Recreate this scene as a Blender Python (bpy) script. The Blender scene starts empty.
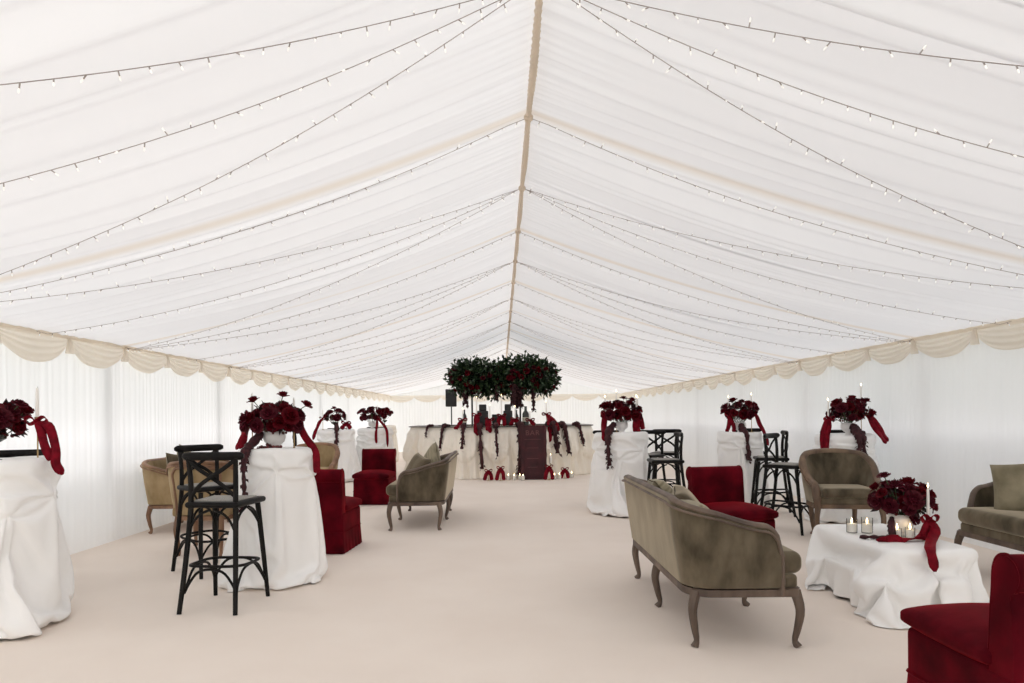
import bpy, math, random
from math import sin, cos, pi, sqrt, atan2, exp
from mathutils import Vector, Matrix, noise
S = bpy.context.scene
COL = S.collection
rnd = random.Random(7)
TAU = 2*pi

# ---------------------------------------------------------------- materials
def new_mat(name):
    m = bpy.data.materials.new(name); m.use_nodes = True
    nt = m.node_tree
    b = nt.nodes['Principled BSDF']
    return m, nt, b
def N(nt, t, **kw):
    n = nt.nodes.new(t)
    for k, v in kw.items():
        if k in n.inputs: n.inputs[k].default_value = v
        else: setattr(n, k, v)
    return n
def L(nt, a, b): nt.links.new(a, b)
def rgba(c): return (c[0], c[1], c[2], 1)
def noise_mat(name, c1, c2, scale=8, detail=4, rough=.6, stretch=(1, 1, 1), lo=.35, hi=.65, bump=0, bscale=60, sheen=0, sheentint=(1, 1, 1), spec=.5, coords='Object', metallic=0, bstretch=None):
    m, nt, b = new_mat(name)
    tc = N(nt, 'ShaderNodeTexCoord')
    mp = N(nt, 'ShaderNodeMapping'); mp.inputs['Scale'].default_value = stretch
    L(nt, tc.outputs[coords], mp.inputs['Vector'])
    nz = N(nt, 'ShaderNodeTexNoise', Scale=scale, Detail=detail)
    L(nt, mp.outputs['Vector'], nz.inputs['Vector'])
    r = N(nt, 'ShaderNodeValToRGB')
    r.color_ramp.elements[0].position = lo; r.color_ramp.elements[1].position = hi
    r.color_ramp.elements[0].color = rgba(c1); r.color_ramp.elements[1].color = rgba(c2)
    L(nt, nz.outputs['Fac'], r.inputs['Fac'])
    L(nt, r.outputs['Color'], b.inputs['Base Color'])
    b.inputs['Roughness'].default_value = rough
    b.inputs['Specular IOR Level'].default_value = spec
    b.inputs['Metallic'].default_value = metallic
    if sheen:
        b.inputs['Sheen Weight'].default_value = sheen
        b.inputs['Sheen Roughness'].default_value = .35
        b.inputs['Sheen Tint'].default_value = rgba(sheentint)
    if bump:
        n2 = N(nt, 'ShaderNodeTexNoise', Scale=bscale, Detail=3)
        if bstretch:
            mp2 = N(nt, 'ShaderNodeMapping'); mp2.inputs['Scale'].default_value = bstretch
            L(nt, tc.outputs[coords], mp2.inputs['Vector']); L(nt, mp2.outputs['Vector'], n2.inputs['Vector'])
        else:
            L(nt, tc.outputs[coords], n2.inputs['Vector'])
        bp = N(nt, 'ShaderNodeBump', Strength=bump, Distance=.01)
        L(nt, n2.outputs['Fac'], bp.inputs['Height']); L(nt, bp.outputs['Normal'], b.inputs['Normal'])
    return m
def emit_mat(name, c, s):
    m, nt, b = new_mat(name)
    b.inputs['Base Color'].default_value = rgba(c)
    b.inputs['Emission Color'].default_value = rgba(c)
    b.inputs['Emission Strength'].default_value = s
    return m
def liner_mat(name, col, trans, tfac=.5, beam_shade=None, var=.03):
    """thin lining cloth: scatters and lets daylight through"""
    m, nt, b = new_mat(name)
    nt.nodes.remove(b)
    out = nt.nodes['Material Output']
    tc = N(nt, 'ShaderNodeTexCoord')
    nz = N(nt, 'ShaderNodeTexNoise', Scale=.9, Detail=3)
    mp = N(nt, 'ShaderNodeMapping'); mp.inputs['Scale'].default_value = (.35, 3.0, .35)
    L(nt, tc.outputs['Object'], mp.inputs['Vector']); L(nt, mp.outputs['Vector'], nz.inputs['Vector'])
    r = N(nt, 'ShaderNodeValToRGB')
    r.color_ramp.elements[0].position = .3; r.color_ramp.elements[1].position = .7
    r.color_ramp.elements[0].color = rgba([c*(1-var) for c in col]); r.color_ramp.elements[1].color = rgba(col)
    L(nt, nz.outputs['Fac'], r.inputs['Fac'])
    colr = r.outputs['Color']
    if beam_shade:  # frame beams' shade through the lining, painted into its colour as beige bands
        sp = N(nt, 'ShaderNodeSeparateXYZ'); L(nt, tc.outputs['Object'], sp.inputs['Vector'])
        a = N(nt, 'ShaderNodeMath', operation='SUBTRACT'); L(nt, sp.outputs['Y'], a.inputs[0]); a.inputs[1].default_value = beam_shade[0]
        d = N(nt, 'ShaderNodeMath', operation='PINGPONG'); L(nt, a.outputs[0], d.inputs[0]); d.inputs[1].default_value = beam_shade[1]/2
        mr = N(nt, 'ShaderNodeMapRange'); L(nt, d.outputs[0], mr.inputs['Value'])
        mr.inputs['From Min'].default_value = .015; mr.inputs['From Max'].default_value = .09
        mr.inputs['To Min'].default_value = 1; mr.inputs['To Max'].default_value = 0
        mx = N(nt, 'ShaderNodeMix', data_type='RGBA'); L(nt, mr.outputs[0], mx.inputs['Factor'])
        L(nt, colr, mx.inputs['A']); mx.inputs['B'].default_value = rgba(beam_shade[2])
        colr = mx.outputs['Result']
    df = N(nt, 'ShaderNodeBsdfDiffuse'); L(nt, colr, df.inputs['Color'])
    tr = N(nt, 'ShaderNodeBsdfTranslucent')
    mt = N(nt, 'ShaderNodeMix', data_type='RGBA', blend_type='MULTIPLY'); mt.inputs['Factor'].default_value = 1
    L(nt, colr, mt.inputs['A']); mt.inputs['B'].default_value = rgba(trans); L(nt, mt.outputs['Result'], tr.inputs['Color'])
    ms = N(nt, 'ShaderNodeMixShader'); ms.inputs['Fac'].default_value = tfac
    L(nt, df.outputs[0], ms.inputs[1]); L(nt, tr.outputs[0], ms.inputs[2])
    L(nt, ms.outputs[0], out.inputs['Surface'])
    return m
def glass_mat(name, tint=(1, 1, 1), clear=.85):
    m, nt, b = new_mat(name)
    nt.nodes.remove(b); out = nt.nodes['Material Output']
    t = N(nt, 'ShaderNodeBsdfTransparent'); t.inputs['Color'].default_value = rgba(tint)
    g = N(nt, 'ShaderNodeBsdfGlossy', Roughness=.05)
    f = N(nt, 'ShaderNodeLayerWeight', Blend=.08)
    ms = N(nt, 'ShaderNodeMixShader'); L(nt, f.outputs['Fresnel'], ms.inputs['Fac'])
    L(nt, t.outputs[0], ms.inputs[1]); L(nt, g.outputs[0], ms.inputs[2]); L(nt, ms.outputs[0], out.inputs['Surface'])
    return m

M = {}
M['roof'] = liner_mat('roof_lining', (.945, .943, .947), (1, 1, 1), .275, beam_shade=(4.71, 2.92, (.86, .80, .725)))
M['wall'] = liner_mat('wall_lining', (.95, .945, .945), (1, 1, 1), .44)
M['endwall'] = liner_mat('end_wall_lining', (.92, .915, .91), (1, 1, 1), .30)
M['valance'] = liner_mat('valance_cream', (.955, .91, .84), (1, .97, .92), .5)
M['ridge'] = liner_mat('ridge_cream', (.90, .84, .76), (1, .96, .90), .5)
M['pvc'] = liner_mat('outer_wall_fabric', (.95, .95, .955), (1, 1, 1), .8)
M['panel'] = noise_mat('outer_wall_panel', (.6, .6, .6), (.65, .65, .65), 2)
M['carpet'] = noise_mat('cream_carpet', (.86, .765, .685), (.895, .805, .725), 1.3, 5, .95, bump=.25, bscale=220, spec=.1, coords='Object')
M['cloth'] = noise_mat('white_tablecloth', (.905, .90, .885), (.935, .93, .92), 3, 3, .75, bump=.12, bscale=18, sheen=.15, spec=.25)
M['barcloth'] = noise_mat('ivory_bar_cloth', (.90, .84, .745), (.93, .88, .79), 3, 3, .6, bump=.1, bscale=14, sheen=.2, spec=.3)
M['taupe'] = noise_mat('taupe_velvet', (.056, .045, .030), (.175, .141, .096), 8, 8, .8, stretch=(1, 1, .5), lo=.33, hi=.72, bump=.06, bscale=40, sheen=1.0, sheentint=(.88, .77, .59), spec=.05)
M['taupe_light'] = noise_mat('striped_cushion_velvet', (.16, .135, .085), (.36, .315, .22), 9, 4, .75, stretch=(.3, .3, 3), lo=.35, hi=.65, sheen=.4, sheentint=(.9, .85, .7), spec=.15)
M['taupe_pale'] = noise_mat('pale_taupe_velvet', (.17, .145, .092), (.30, .26, .175), 5, 5, .75, sheen=.4, sheentint=(.9, .82, .64), spec=.08)
M['red'] = noise_mat('burgundy_velvet', (.028, .0012, .003), (.145, .004, .011), 4.2, 6, .7, lo=.32, hi=.75, bump=.05, bscale=50, sheen=.34, sheentint=(.8, .025, .035), spec=.03)
M['ribbon'] = noise_mat('red_velvet_ribbon', (.11, .002, .008), (.21, .004, .014), 20, 3, .6, sheen=.3, sheentint=(.9, .06, .09), spec=.08)
M['darkribbon'] = noise_mat('maroon_hanging_flower', (.022, .004, .006), (.06, .008, .012), 60, 3, .8)
M['oak'] = noise_mat('weathered_oak', (.065, .042, .03), (.17, .118, .085), 7, 6, .55, stretch=(1, 1, .25), bump=.15, bscale=50)
M['oak_mid'] = noise_mat('brown_oak', (.085, .05, .03), (.20, .125, .072), 7, 6, .5, stretch=(1, 1, .25), bump=.12, bscale=50)
M['oak_light'] = noise_mat('honey_oak', (.17, .085, .045), (.34, .19, .105), 7, 6, .5, stretch=(1, 1, .25), bump=.12, bscale=50)
M['black'] = noise_mat('black_stained_wood', (.004, .0036, .0032), (.010, .0085, .0075), 14, 4, .45, stretch=(1, 1, .3), spec=.16)
M['rattan'] = noise_mat('seat_weave', (.24, .225, .20), (.36, .34, .31), 120, 2, .6, bump=.3, bscale=160)
M['rose'] = noise_mat('dark_red_rose', (.05, .0012, .004), (.14, .003, .010), 16, 3, .6, sheen=.14, sheentint=(.9, .04, .06), spec=.12)
M['deeprose'] = noise_mat('maroon_flower', (.04, .002, .006), (.095, .004, .012), 16, 3, .65, sheen=.3, sheentint=(.9, .1, .2), spec=.2)
M['grape'] = noise_mat('red_grape', (.05, .004, .007), (.16, .02, .02), 12, 2, .3, spec=.5)
M['leaf'] = noise_mat('green_leaf', (.009, .024, .008), (.036, .070, .022), 6, 3, .5)
M['stem'] = noise_mat('green_stem', (.05, .09, .03), (.08, .12, .05), 6, 3, .6)
M['wine_leaf'] = noise_mat('wine_leaf', (.020, .006, .007), (.05, .010, .012), 8, 3, .55)
M['wax'] = noise_mat('ivory_wax', (.90, .87, .82), (.93, .90, .86), 5, 2, .5)
M['flame'] = emit_mat('candle_flame', (1, .72, .38), 9)
M['gold'] = noise_mat('aged_brass', (.35, .23, .10), (.5, .36, .18), 10, 2, .35, metallic=.9)
M['ceramic'] = noise_mat('white_ceramic', (.82, .80, .78), (.87, .85, .83), 4, 2, .3)
M['glass'] = glass_mat('votive_glass', (.97, .97, .96))
M['counter'] = noise_mat('black_counter', (.03, .022, .017), (.065, .045, .034), 6, 4, .35)
M['boardcloth'] = noise_mat('burgundy_board_cloth', (.030, .003, .006), (.055, .005, .010), 5, 4, .7, sheen=.15, sheentint=(.8, .2, .2))
M['lettering'] = noise_mat('faded_pink_lettering', (.14, .055, .055), (.17, .065, .065), 30, 2, .7)
M['plastic'] = noise_mat('black_plastic', (.008, .008, .008), (.014, .014, .014), 20, 2, .5)
M['grille'] = noise_mat('speaker_grille', (.012, .012, .012), (.022, .022, .022), 150, 2, .6)
M['label'] = noise_mat('cream_label', (.55, .5, .4), (.65, .6, .5), 20, 2, .6)
M['bottle'] = noise_mat('dark_green_bottle', (.004, .008, .005), (.008, .014, .009), 8, 2, .12, spec=.7)
M['wire'] = noise_mat('fairy_light_cable', (.36, .31, .29), (.44, .39, .36), 30, 2, .5)
M['bulb'] = emit_mat('fairy_bulb', (.9, .87, .82), .42)
M['grass'] = noise_mat('ground_grass', (.06, .10, .04), (.10, .14, .06), 3, 4, .9)

# ---------------------------------------------------------------- mesh helpers
class MB:
    def __init__(s): s.v = []; s.f = []; s.mi = []; s.cur = 0
    def add(s, vs, fs):
        o = len(s.v); s.v += [tuple(v) for v in vs]
        s.f += [tuple(i+o for i in f) for f in fs]; s.mi += [s.cur]*len(fs)
        return s
    def grid(s, rows, cu=False, cv=False):
        """rows: list of equally long vertex lists. cu closes along the row, cv closes the rows"""
        n = len(rows); k = len(rows[0]); vs = [p for r in rows for p in r]; fs = []
        for i in range(n if cv else n-1):
            for j in range(k if cu else k-1):
                a = i*k+j; b = i*k+(j+1) % k; c = ((i+1) % n)*k+(j+1) % k; d = ((i+1) % n)*k+j
                fs.append((a, b, c, d))
        return s.add(vs, fs)
    def fan(s, ring, flip=False):
        idx = list(range(len(ring)))
        return s.add(ring, [tuple(idx[::-1] if flip else idx)])
    def tube(s, path, rad, n=8, closed=False, sx=1.0, sy=1.0, up=None, cap=True):
        P = [Vector(p) for p in path]; k = len(P)
        R = rad if isinstance(rad, (list, tuple)) else [rad]*k
        T = []
        for i in range(k):
            a = P[(i-1) % k] if (closed or i) else P[0]; b = P[(i+1) % k] if (closed or i < k-1) else P[-1]
            t = b-a; T.append(t.normalized() if t.length > 1e-9 else Vector((0, 0, 1)))
        u = Vector(up) if up else (Vector((1, 0, 0)) if abs(T[0].x) < .8 else Vector((0, 1, 0)))
        rows = []
        for i in range(k):
            u = u-T[i]*u.dot(T[i])
            if u.length < 1e-6: u = T[i].orthogonal()
            u.normalize(); w = T[i].cross(u)
            if up: base = Vector(up)-T[i]*T[i].dot(Vector(up)); u = base.normalized() if base.length > .05 else u; w = T[i].cross(u)
            rows.append([P[i]+(u*cos(TAU*j/n)*sx+w*sin(TAU*j/n)*sy)*R[i] for j in range(n)])
        s.grid(rows, cu=True, cv=closed)
        if cap and not closed:
            s.fan(rows[0], True); s.fan(rows[-1])
        return s
    def lathe(s, prof, n=16, c=(0, 0, 0), cap=True):
        rows = [[(c[0]+r*cos(TAU*j/n), c[1]+r*sin(TAU*j/n), c[2]+z) for j in range(n)] for r, z in prof]
        s.grid(rows, cu=True)
        if cap:
            if prof[0][0] > 1e-4: s.fan(rows[0], True)
            if prof[-1][0] > 1e-4: s.fan(rows[-1])
        return s
    def rbox(s, c, d, r=.02, k=6, fn=None):
        """rounded box, centre c, size d, corner radius r, k cells a side"""
        h = [x/2 for x in d]; r = min(r, *h)
        def pos(p):
            q = []
            for i in range(3):
                q.append(p[i]*h[i])
            inn = [max(-(h[i]-r), min(h[i]-r, q[i])) for i in range(3)]
            dv = Vector([q[i]-inn[i] for i in range(3)])
            if dv.length > 1e-9: dv = dv.normalized()*r
            o = Vector(inn)+dv
            if fn: o = Vector(fn(o))
            return (o.x+c[0], o.y+c[1], o.z+c[2])
        # non-uniform spacing that puts lines on the rounded rim
        def line(i):
            e = 1-r/h[i] if h[i] > 0 else 0
            ks = [-1, -1+(1-e)*.35, -1+(1-e)*.7, -e] + [-e+2*e*t/k for t in range(1, k)] + [e, 1-(1-e)*.7, 1-(1-e)*.35, 1]
            return ks
        for ax in range(3):
            u, v = (ax+1) % 3, (ax+2) % 3
            for sg in (-1, 1):
                rows = []
                for b in line(v):
                    row = []
                    for a in line(u):
                        p = [0, 0, 0]; p[ax] = sg; p[u] = a*sg; p[v] = b
                        row.append(pos(p))
                    rows.append(row)
                s.grid(rows)
        return s
    def strip(s, path, w, side, t=.003):
        """ribbon: a thin band along path, width w (or list), side = width direction(s)"""
        P = [Vector(p) for p in path]; k = len(P)
        W = w if isinstance(w, (list, tuple)) else [w]*k
        D = [Vector(side)]*k if not isinstance(side, list) else [Vector(x) for x in side]
        rows = []
        for i in range(k):
            a = P[max(0, i-1)]; b = P[min(k-1, i+1)]
            tg = (b-a).normalized(); d = D[i]-tg*D[i].dot(tg)
            d = d.normalized() if d.length > 1e-4 else tg.orthogonal().normalized()
            n = tg.cross(d)
            rows.append([P[i]+d*W[i]/2+n*t/2, P[i]-d*W[i]/2+n*t/2, P[i]-d*W[i]/2-n*t/2, P[i]+d*W[i]/2-n*t/2])
        s.grid(rows, cu=True); s.fan(rows[0], True); s.fan(rows[-1])
        return s
    def mesh(s, name, mats, smooth=True, weld=True):
        me = bpy.data.meshes.new(name); me.from_pydata(s.v, [], s.f)
        for m in (mats if isinstance(mats, (list, tuple)) else [mats]): me.materials.append(m)
        for p, i in zip(me.polygons, s.mi): p.material_index = i; p.use_smooth = smooth
        if weld:
            import bmesh
            bm = bmesh.new(); bm.from_mesh(me); bmesh.ops.remove_doubles(bm, verts=bm.verts, dist=1e-5)
            bmesh.ops.recalc_face_normals(bm, faces=bm.faces); bm.to_mesh(me); bm.free()
        me.update(); return me
    def obj(s, name, mats, parent=None, smooth=True, weld=True, sharp=40):
        me = s.mesh(name, mats, smooth, weld)
        if smooth and sharp:
            try: me.set_sharp_from_angle(angle=math.radians(sharp))
            except Exception: pass
        o = bpy.data.objects.new(name, me); COL.objects.link(o)
        if parent: o.parent = parent
        return o

def tag(o, label=None, cat=None, group=None, kind=None):
    if label: o['label'] = label
    if cat: o['category'] = cat
    if group: o['group'] = group
    if kind: o['kind'] = kind
    return o
def thing(name, label, cat, loc=(0, 0, 0), rz=0, group=None):
    o = bpy.data.objects.new(name, None); COL.objects.link(o)
    o.empty_display_size = .05
    o.location = loc; o.rotation_euler = (0, 0, rz)
    return tag(o, label, cat, group)
def link(name, me, parent=None, loc=(0, 0, 0), rot=(0, 0, 0), sc=1):
    o = bpy.data.objects.new(name, me); COL.objects.link(o)
    o.location = loc; o.rotation_euler = rot; o.scale = (sc, sc, sc) if not isinstance(sc, tuple) else sc
    if parent: o.parent = parent
    return o
def copy_tree(o, parent=None):
    c = o.copy(); COL.objects.link(c)
    if parent: c.parent = parent
    for ch in list(o.children): copy_tree(ch, c)
    return c
def place(proto, first, label, loc, rz, group=None, sc=None):
    o = proto if first else copy_tree(proto)
    o.location = loc; o.rotation_euler = (0, 0, rz); o['label'] = label
    if group: o['group'] = group
    if sc: o.scale = (sc, sc, sc)
    return o
def smooth(a, b, x):
    t = max(0, min(1, (x-a)/(b-a))); return t*t*(3-2*t)
def lerp(a, b, t): return a+(b-a)*t
def bez(pts, n):
    """Catmull-Rom through pts"""
    P = [Vector(p) for p in pts]; out = []
    Q = [P[0]*2-P[1]]+P+[P[-1]*2-P[-2]]
    seg = len(P)-1
    for i in range(n+1):
        t = i/n*seg; k = min(int(t), seg-1); f = t-k
        a, b, c, d = Q[k:k+4]
        out.append(.5*((2*b)+(c-a)*f+(2*a-5*b+4*c-d)*f*f+(3*b-a-3*c+d)*f**3))
    return out
def face_rz(dx, dy): return atan2(dx, -dy)      # local front is -Y

# ---------------------------------------------------------------- the tent
XL, XR, ZE = -4.29, 4.72, 2.14
XRIDGE, ZR = .21, 3.43
Y0, Y1 = -2.1, 26.0
POST0, BAY = 4.71, 2.92
def fold_noise(y, seed, scale): return noise.noise(Vector((y*scale, seed, 0)))

def roof(side):
    xe = XL if side < 0 else XR
    ny = int((Y1-Y0)/.022); ns = 30
    rows = []
    # irregular pleat spacing
    r2 = random.Random(5+side); ys = [Y0-1]; amp = []
    while ys[-1] < Y1+1: ys.append(ys[-1]+(r2.uniform(.07, .16) if r2.random() < .5 else r2.uniform(.16, .36))); amp.append(r2.uniform(.25, 1.0)*(1.7 if r2.random() < .15 else 1))
    k = 0
    for i in range(ny+1):
        y = Y0+(Y1-Y0)*i/ny
        while ys[k+1] < y: k += 1
        f = (y-ys[k])/(ys[k+1]-ys[k])
        pl = amp[k]*(f**1.5*(1 if f < .8 else (1-f)/.2))       # a soft belly that ends in a crease
        tie = .5-.5*cos(TAU*(y-POST0)/(BAY/2))
        tie2 = .5-.5*cos(TAU*(y-POST0)/BAY)
        row = []
        for j in range(ns+1):
            s = j/ns
            x = lerp(XRIDGE, xe, s)
            sag = .15*4*s*(1-s)*(.8+.2*tie2)+.035*tie*sin(pi*s)
            z = lerp(ZR, ZE, s)-sag
            g = .35+.65*sin(pi*min(1, s*1.2+.05))
            z -= .040*pl*g+.02*fold_noise(y+.25*s, 3.1+side, 2.2)*sin(pi*s)
            z -= .006*sin(TAU*y/.07)*max(0, 1-s*7)                # gathering beside the ridge
            z -= .03*tie*(1-s)
            yy = y+.16*sin(pi*s)*fold_noise(y*.6, 9+side, 1.0)+.05*sin(s*5+y)*s*(1-s)
            row.append((x, yy, z))
        rows.append(row)
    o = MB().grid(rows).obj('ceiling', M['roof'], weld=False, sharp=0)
    tag(o, kind='structure', label='white pleated roof lining, %s slope of the tent' % ('left' if side < 0 else 'right'))
    return o
roof(-1); roof(1)

def wall_side(side):
    X = XL if side < 0 else XR
    ny = int((Y1-Y0)/.016); zs = [-.0, .05, .3, .7, 1.1, 1.5, 1.8, 2.0, ZE+.03]
    rows = []
    r2 = random.Random(11+side); ys = [Y0-1]; amp = []
    while ys[-1] < Y1+1: ys.append(ys[-1]+r2.uniform(.05, .13)); amp.append(r2.uniform(.35, 1))
    k = 0
    for i in range(ny+1):
        y = Y0+(Y1-Y0)*i/ny
        while ys[k+1] < y: k += 1
        f = (y-ys[k])/(ys[k+1]-ys[k]); pl = amp[k]*sin(pi*f)
        row = []
        for z in zs:
            yy = y+.02*fold_noise(y+z*.2, 4, 3)
            row.append((X-side*(.011*pl*(.6+.4*z/ZE)+.02*(1 if z < .02 else 0)+.012*fold_noise(y, 5, .8)), yy, z))
        rows.append(row)
    o = MB().grid(rows).obj('wall_left' if side < 0 else 'wall_right', M['wall'], weld=False, sharp=0)
    return tag(o, kind='structure', label='white pleated lining along the %s side' % ('left' if side < 0 else 'right'))
wall_side(-1); wall_side(1)

def wall_end(y, name, sgn):
    nx = 560; rows = []
    r2 = random.Random(3); xs = [XL-1]; amp = []
    while xs[-1] < XR+1: xs.append(xs[-1]+r2.uniform(.06, .15)); amp.append(r2.uniform(.35, 1))
    k = 0
    for i in range(nx+1):
        x = lerp(XL, XR, i/nx)
        while xs[k+1] < x: k += 1
        f = (x-xs[k])/(xs[k+1]-xs[k]); pl = amp[k]*sin(pi*f)
        top = lerp(ZR, ZE, abs(x-XRIDGE)/abs((XL if x < XRIDGE else XR)-XRIDGE))+.02
        rows.append([(x, y-sgn*.014*pl, top*t) for t in (0, .02, .3, .6, .8, 1)])
    return tag(MB().grid(rows).obj(name, M['endwall'], weld=False, sharp=0), kind='structure', label='white pleated end lining')
wall_end(Y1, 'wall_back', 1)      # the near end, behind the camera, is left open unseen to add fill daylight

# floor (cream carpet), gently uneven
rows = []
for i in range(61):
    y = lerp(Y0-.3, Y1+.3, i/60)
    rows.append([(lerp(XL-.3, XR+.3, j/20), y, -.001) for j in range(21)])
fl = MB().grid(rows).obj('floor', M['carpet']); tag(fl, kind='structure', label='cream carpet floor')
gr = MB().rbox((0, 11, -.35), (90, 90, .5), .02, 2).obj('ground', M['grass']); tag(gr, kind='structure')

# ridge: gathered cream band
rows = []
for i in range(1401):
    y = lerp(Y0, Y1, i/1400)
    tie = .5-.5*cos(TAU*(y-POST0)/(BAY/2))
    w = .017+.006*tie+.004*sin(TAU*y/.055)
    z = ZR-.035-.04*tie+.008*sin(TAU*y/.055)
    rows.append([(XRIDGE+w*cos(a), y, z+.018*sin(a)) for a in [TAU*q/8 for q in range(8)]])
tag(MB().grid(rows, cu=True).obj('trim_1', M['ridge'], weld=False, sharp=0), kind='structure', label='cream gathered ridge band')
# tie knots at the ridge
k = 0
mb = MB()
y = POST0-4*BAY/2
while y < Y1:
    mb.rbox((XRIDGE, y, ZR-.045), (.065, .04, .045), .018, 2); y += BAY/2
tag(mb.obj('trim_2', M['ridge']), kind='structure', label='cream ties along the ridge')

# valance swags at the eaves
def valance(side, name):
    X = (XL if side < 0 else XR)-side*.06
    sp = BAY/3; n = int((Y1-Y0)/sp)+2; y = POST0-sp*9-sp
    mb = MB(); nu, nv = 22, 30
    q = 0
    y = POST0-7*sp
    while y < Y1-.05:
        a, b = y, min(y+sp, Y1); rs = random.Random(q*3+side)
        depth = rs.uniform(.17, .21); ph = rs.uniform(0, 6); rows = []
        for j in range(nv+1):
            v = j/nv; row = []
            for i in range(nu+1):
                u = i/nu; c = 4*u*(1-u)
                zt = ZE+.0-.035*c*0
                drop = .07+depth*c**.75
                z = zt-v*drop
                belly = sin(pi*v)**.7*c**.5
                fold = .014*sin(TAU*(v*4.2+.25*sin(3*u+ph)))*c**.6*(1-.5*v)
                out = .02+.05*belly+fold+.012*sin(TAU*u*2+ph)*v
                row.append((X-side*out, a+(b-a)*u, z))
            rows.append(row)
        mb.grid(rows)
        # gathered tail between two swags
        rows = []
        for j in range(9):
            v = j/8; w = .018+.035*v
            rows.append([(X-side*(.035+w*.6*cos(t)+.006*sin(5*t)), a+w*sin(t)*1.0, ZE-.01-.15*v) for t in [TAU*p/14 for p in range(14)]])
        mb.grid(rows, cu=True)
        y += sp; q += 1
    # rolled top edge
    mb.tube([(X-side*.02, Y0+(Y1-Y0)*i/40, ZE+.01) for i in range(41)], .03, 8)
    return tag(mb.obj(name, M['valance'], weld=False, sharp=0), kind='structure', label='cream swagged valance along the %s eaves' % ('left' if side < 0 else 'right'))
valance(-1, 'trim_3'); valance(1, 'trim_4')
# end-wall valance
mb = MB(); x = XL; q = 0; sp = (XR-XL)/9
for q in range(9):
    rows = []
    for j in range(13):
        v = j/12; row = []
        for i in range(17):
            u = i/16; c = 4*u*(1-u)
            row.append((XL+sp*(q+u), Y1-.06-.06*sin(pi*v)*c**.5-.012*sin(TAU*v*3.5)*c, ZE-v*(.07+.19*c**.75)))
        rows.append(row)
    mb.grid(rows)
tag(mb.obj('trim_5', M['valance'], weld=False, sharp=0), kind='structure', label='cream swagged valance across the far end')
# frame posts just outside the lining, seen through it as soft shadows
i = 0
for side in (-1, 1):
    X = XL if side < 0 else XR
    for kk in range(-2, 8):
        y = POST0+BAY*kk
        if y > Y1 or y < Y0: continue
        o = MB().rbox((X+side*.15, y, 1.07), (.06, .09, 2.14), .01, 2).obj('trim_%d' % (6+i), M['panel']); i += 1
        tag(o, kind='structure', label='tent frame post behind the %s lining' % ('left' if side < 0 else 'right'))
# opaque lower outer walls (the clear window band lies above them)
for side in (-1, 1):
    X = XL if side < 0 else XR
    h = 1.15 if side < 0 else 1.15
    o = MB().rbox((X+side*.35, (Y0+Y1)/2, h/2-.02), (.02, Y1-Y0, h), .005, 2).obj('wall_outer_left' if side < 0 else 'wall_outer_right', M['pvc'])
    tag(o, kind='structure', label='outer tent wall panel')

# ---------------------------------------------------------------- draped cloth
def perim_circle(r, n): return [(r*cos(TAU*i/n), r*sin(TAU*i/n), cos(TAU*i/n), sin(TAU*i/n)) for i in range(n)]
def perim_poly(pts, rad, n):
    """rounded polygon: resampled (x, y, nx, ny), counter-clockwise"""
    P = [Vector((p[0], p[1])) for p in pts]; path = []
    k = len(P)
    for i in range(k):
        a, b, c = P[i-1], P[i], P[(i+1) % k]
        d1 = (a-b).normalized(); d2 = (c-b).normalized()
        half = math.acos(max(-1, min(1, d1.dot(d2))))/2
        t = rad/math.tan(half)
        s, e = b+d1*t, b+d2*t
        for q in range(9):
            f = q/8; path.append(s*(1-f)**2+b*2*f*(1-f)+e*f*f)
    L_ = [0]
    for i in range(len(path)): L_.append(L_[-1]+(path[(i+1) % len(path)]-path[i]).length)
    tot = L_[-1]; out = []; j = 0
    for i in range(n):
        s = tot*i/n
        while L_[j+1] < s: j += 1
        f = (s-L_[j])/max(1e-9, L_[j+1]-L_[j]); a = path[j]; b = path[(j+1) % len(path)]
        out.append(a.lerp(b, f))
    res = []
    for i in range(n):
        t = (out[(i+3) % n]-out[i-3]).normalized(); res.append((out[i].x, out[i].y, t.y, -t.x))
    return res
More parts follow.
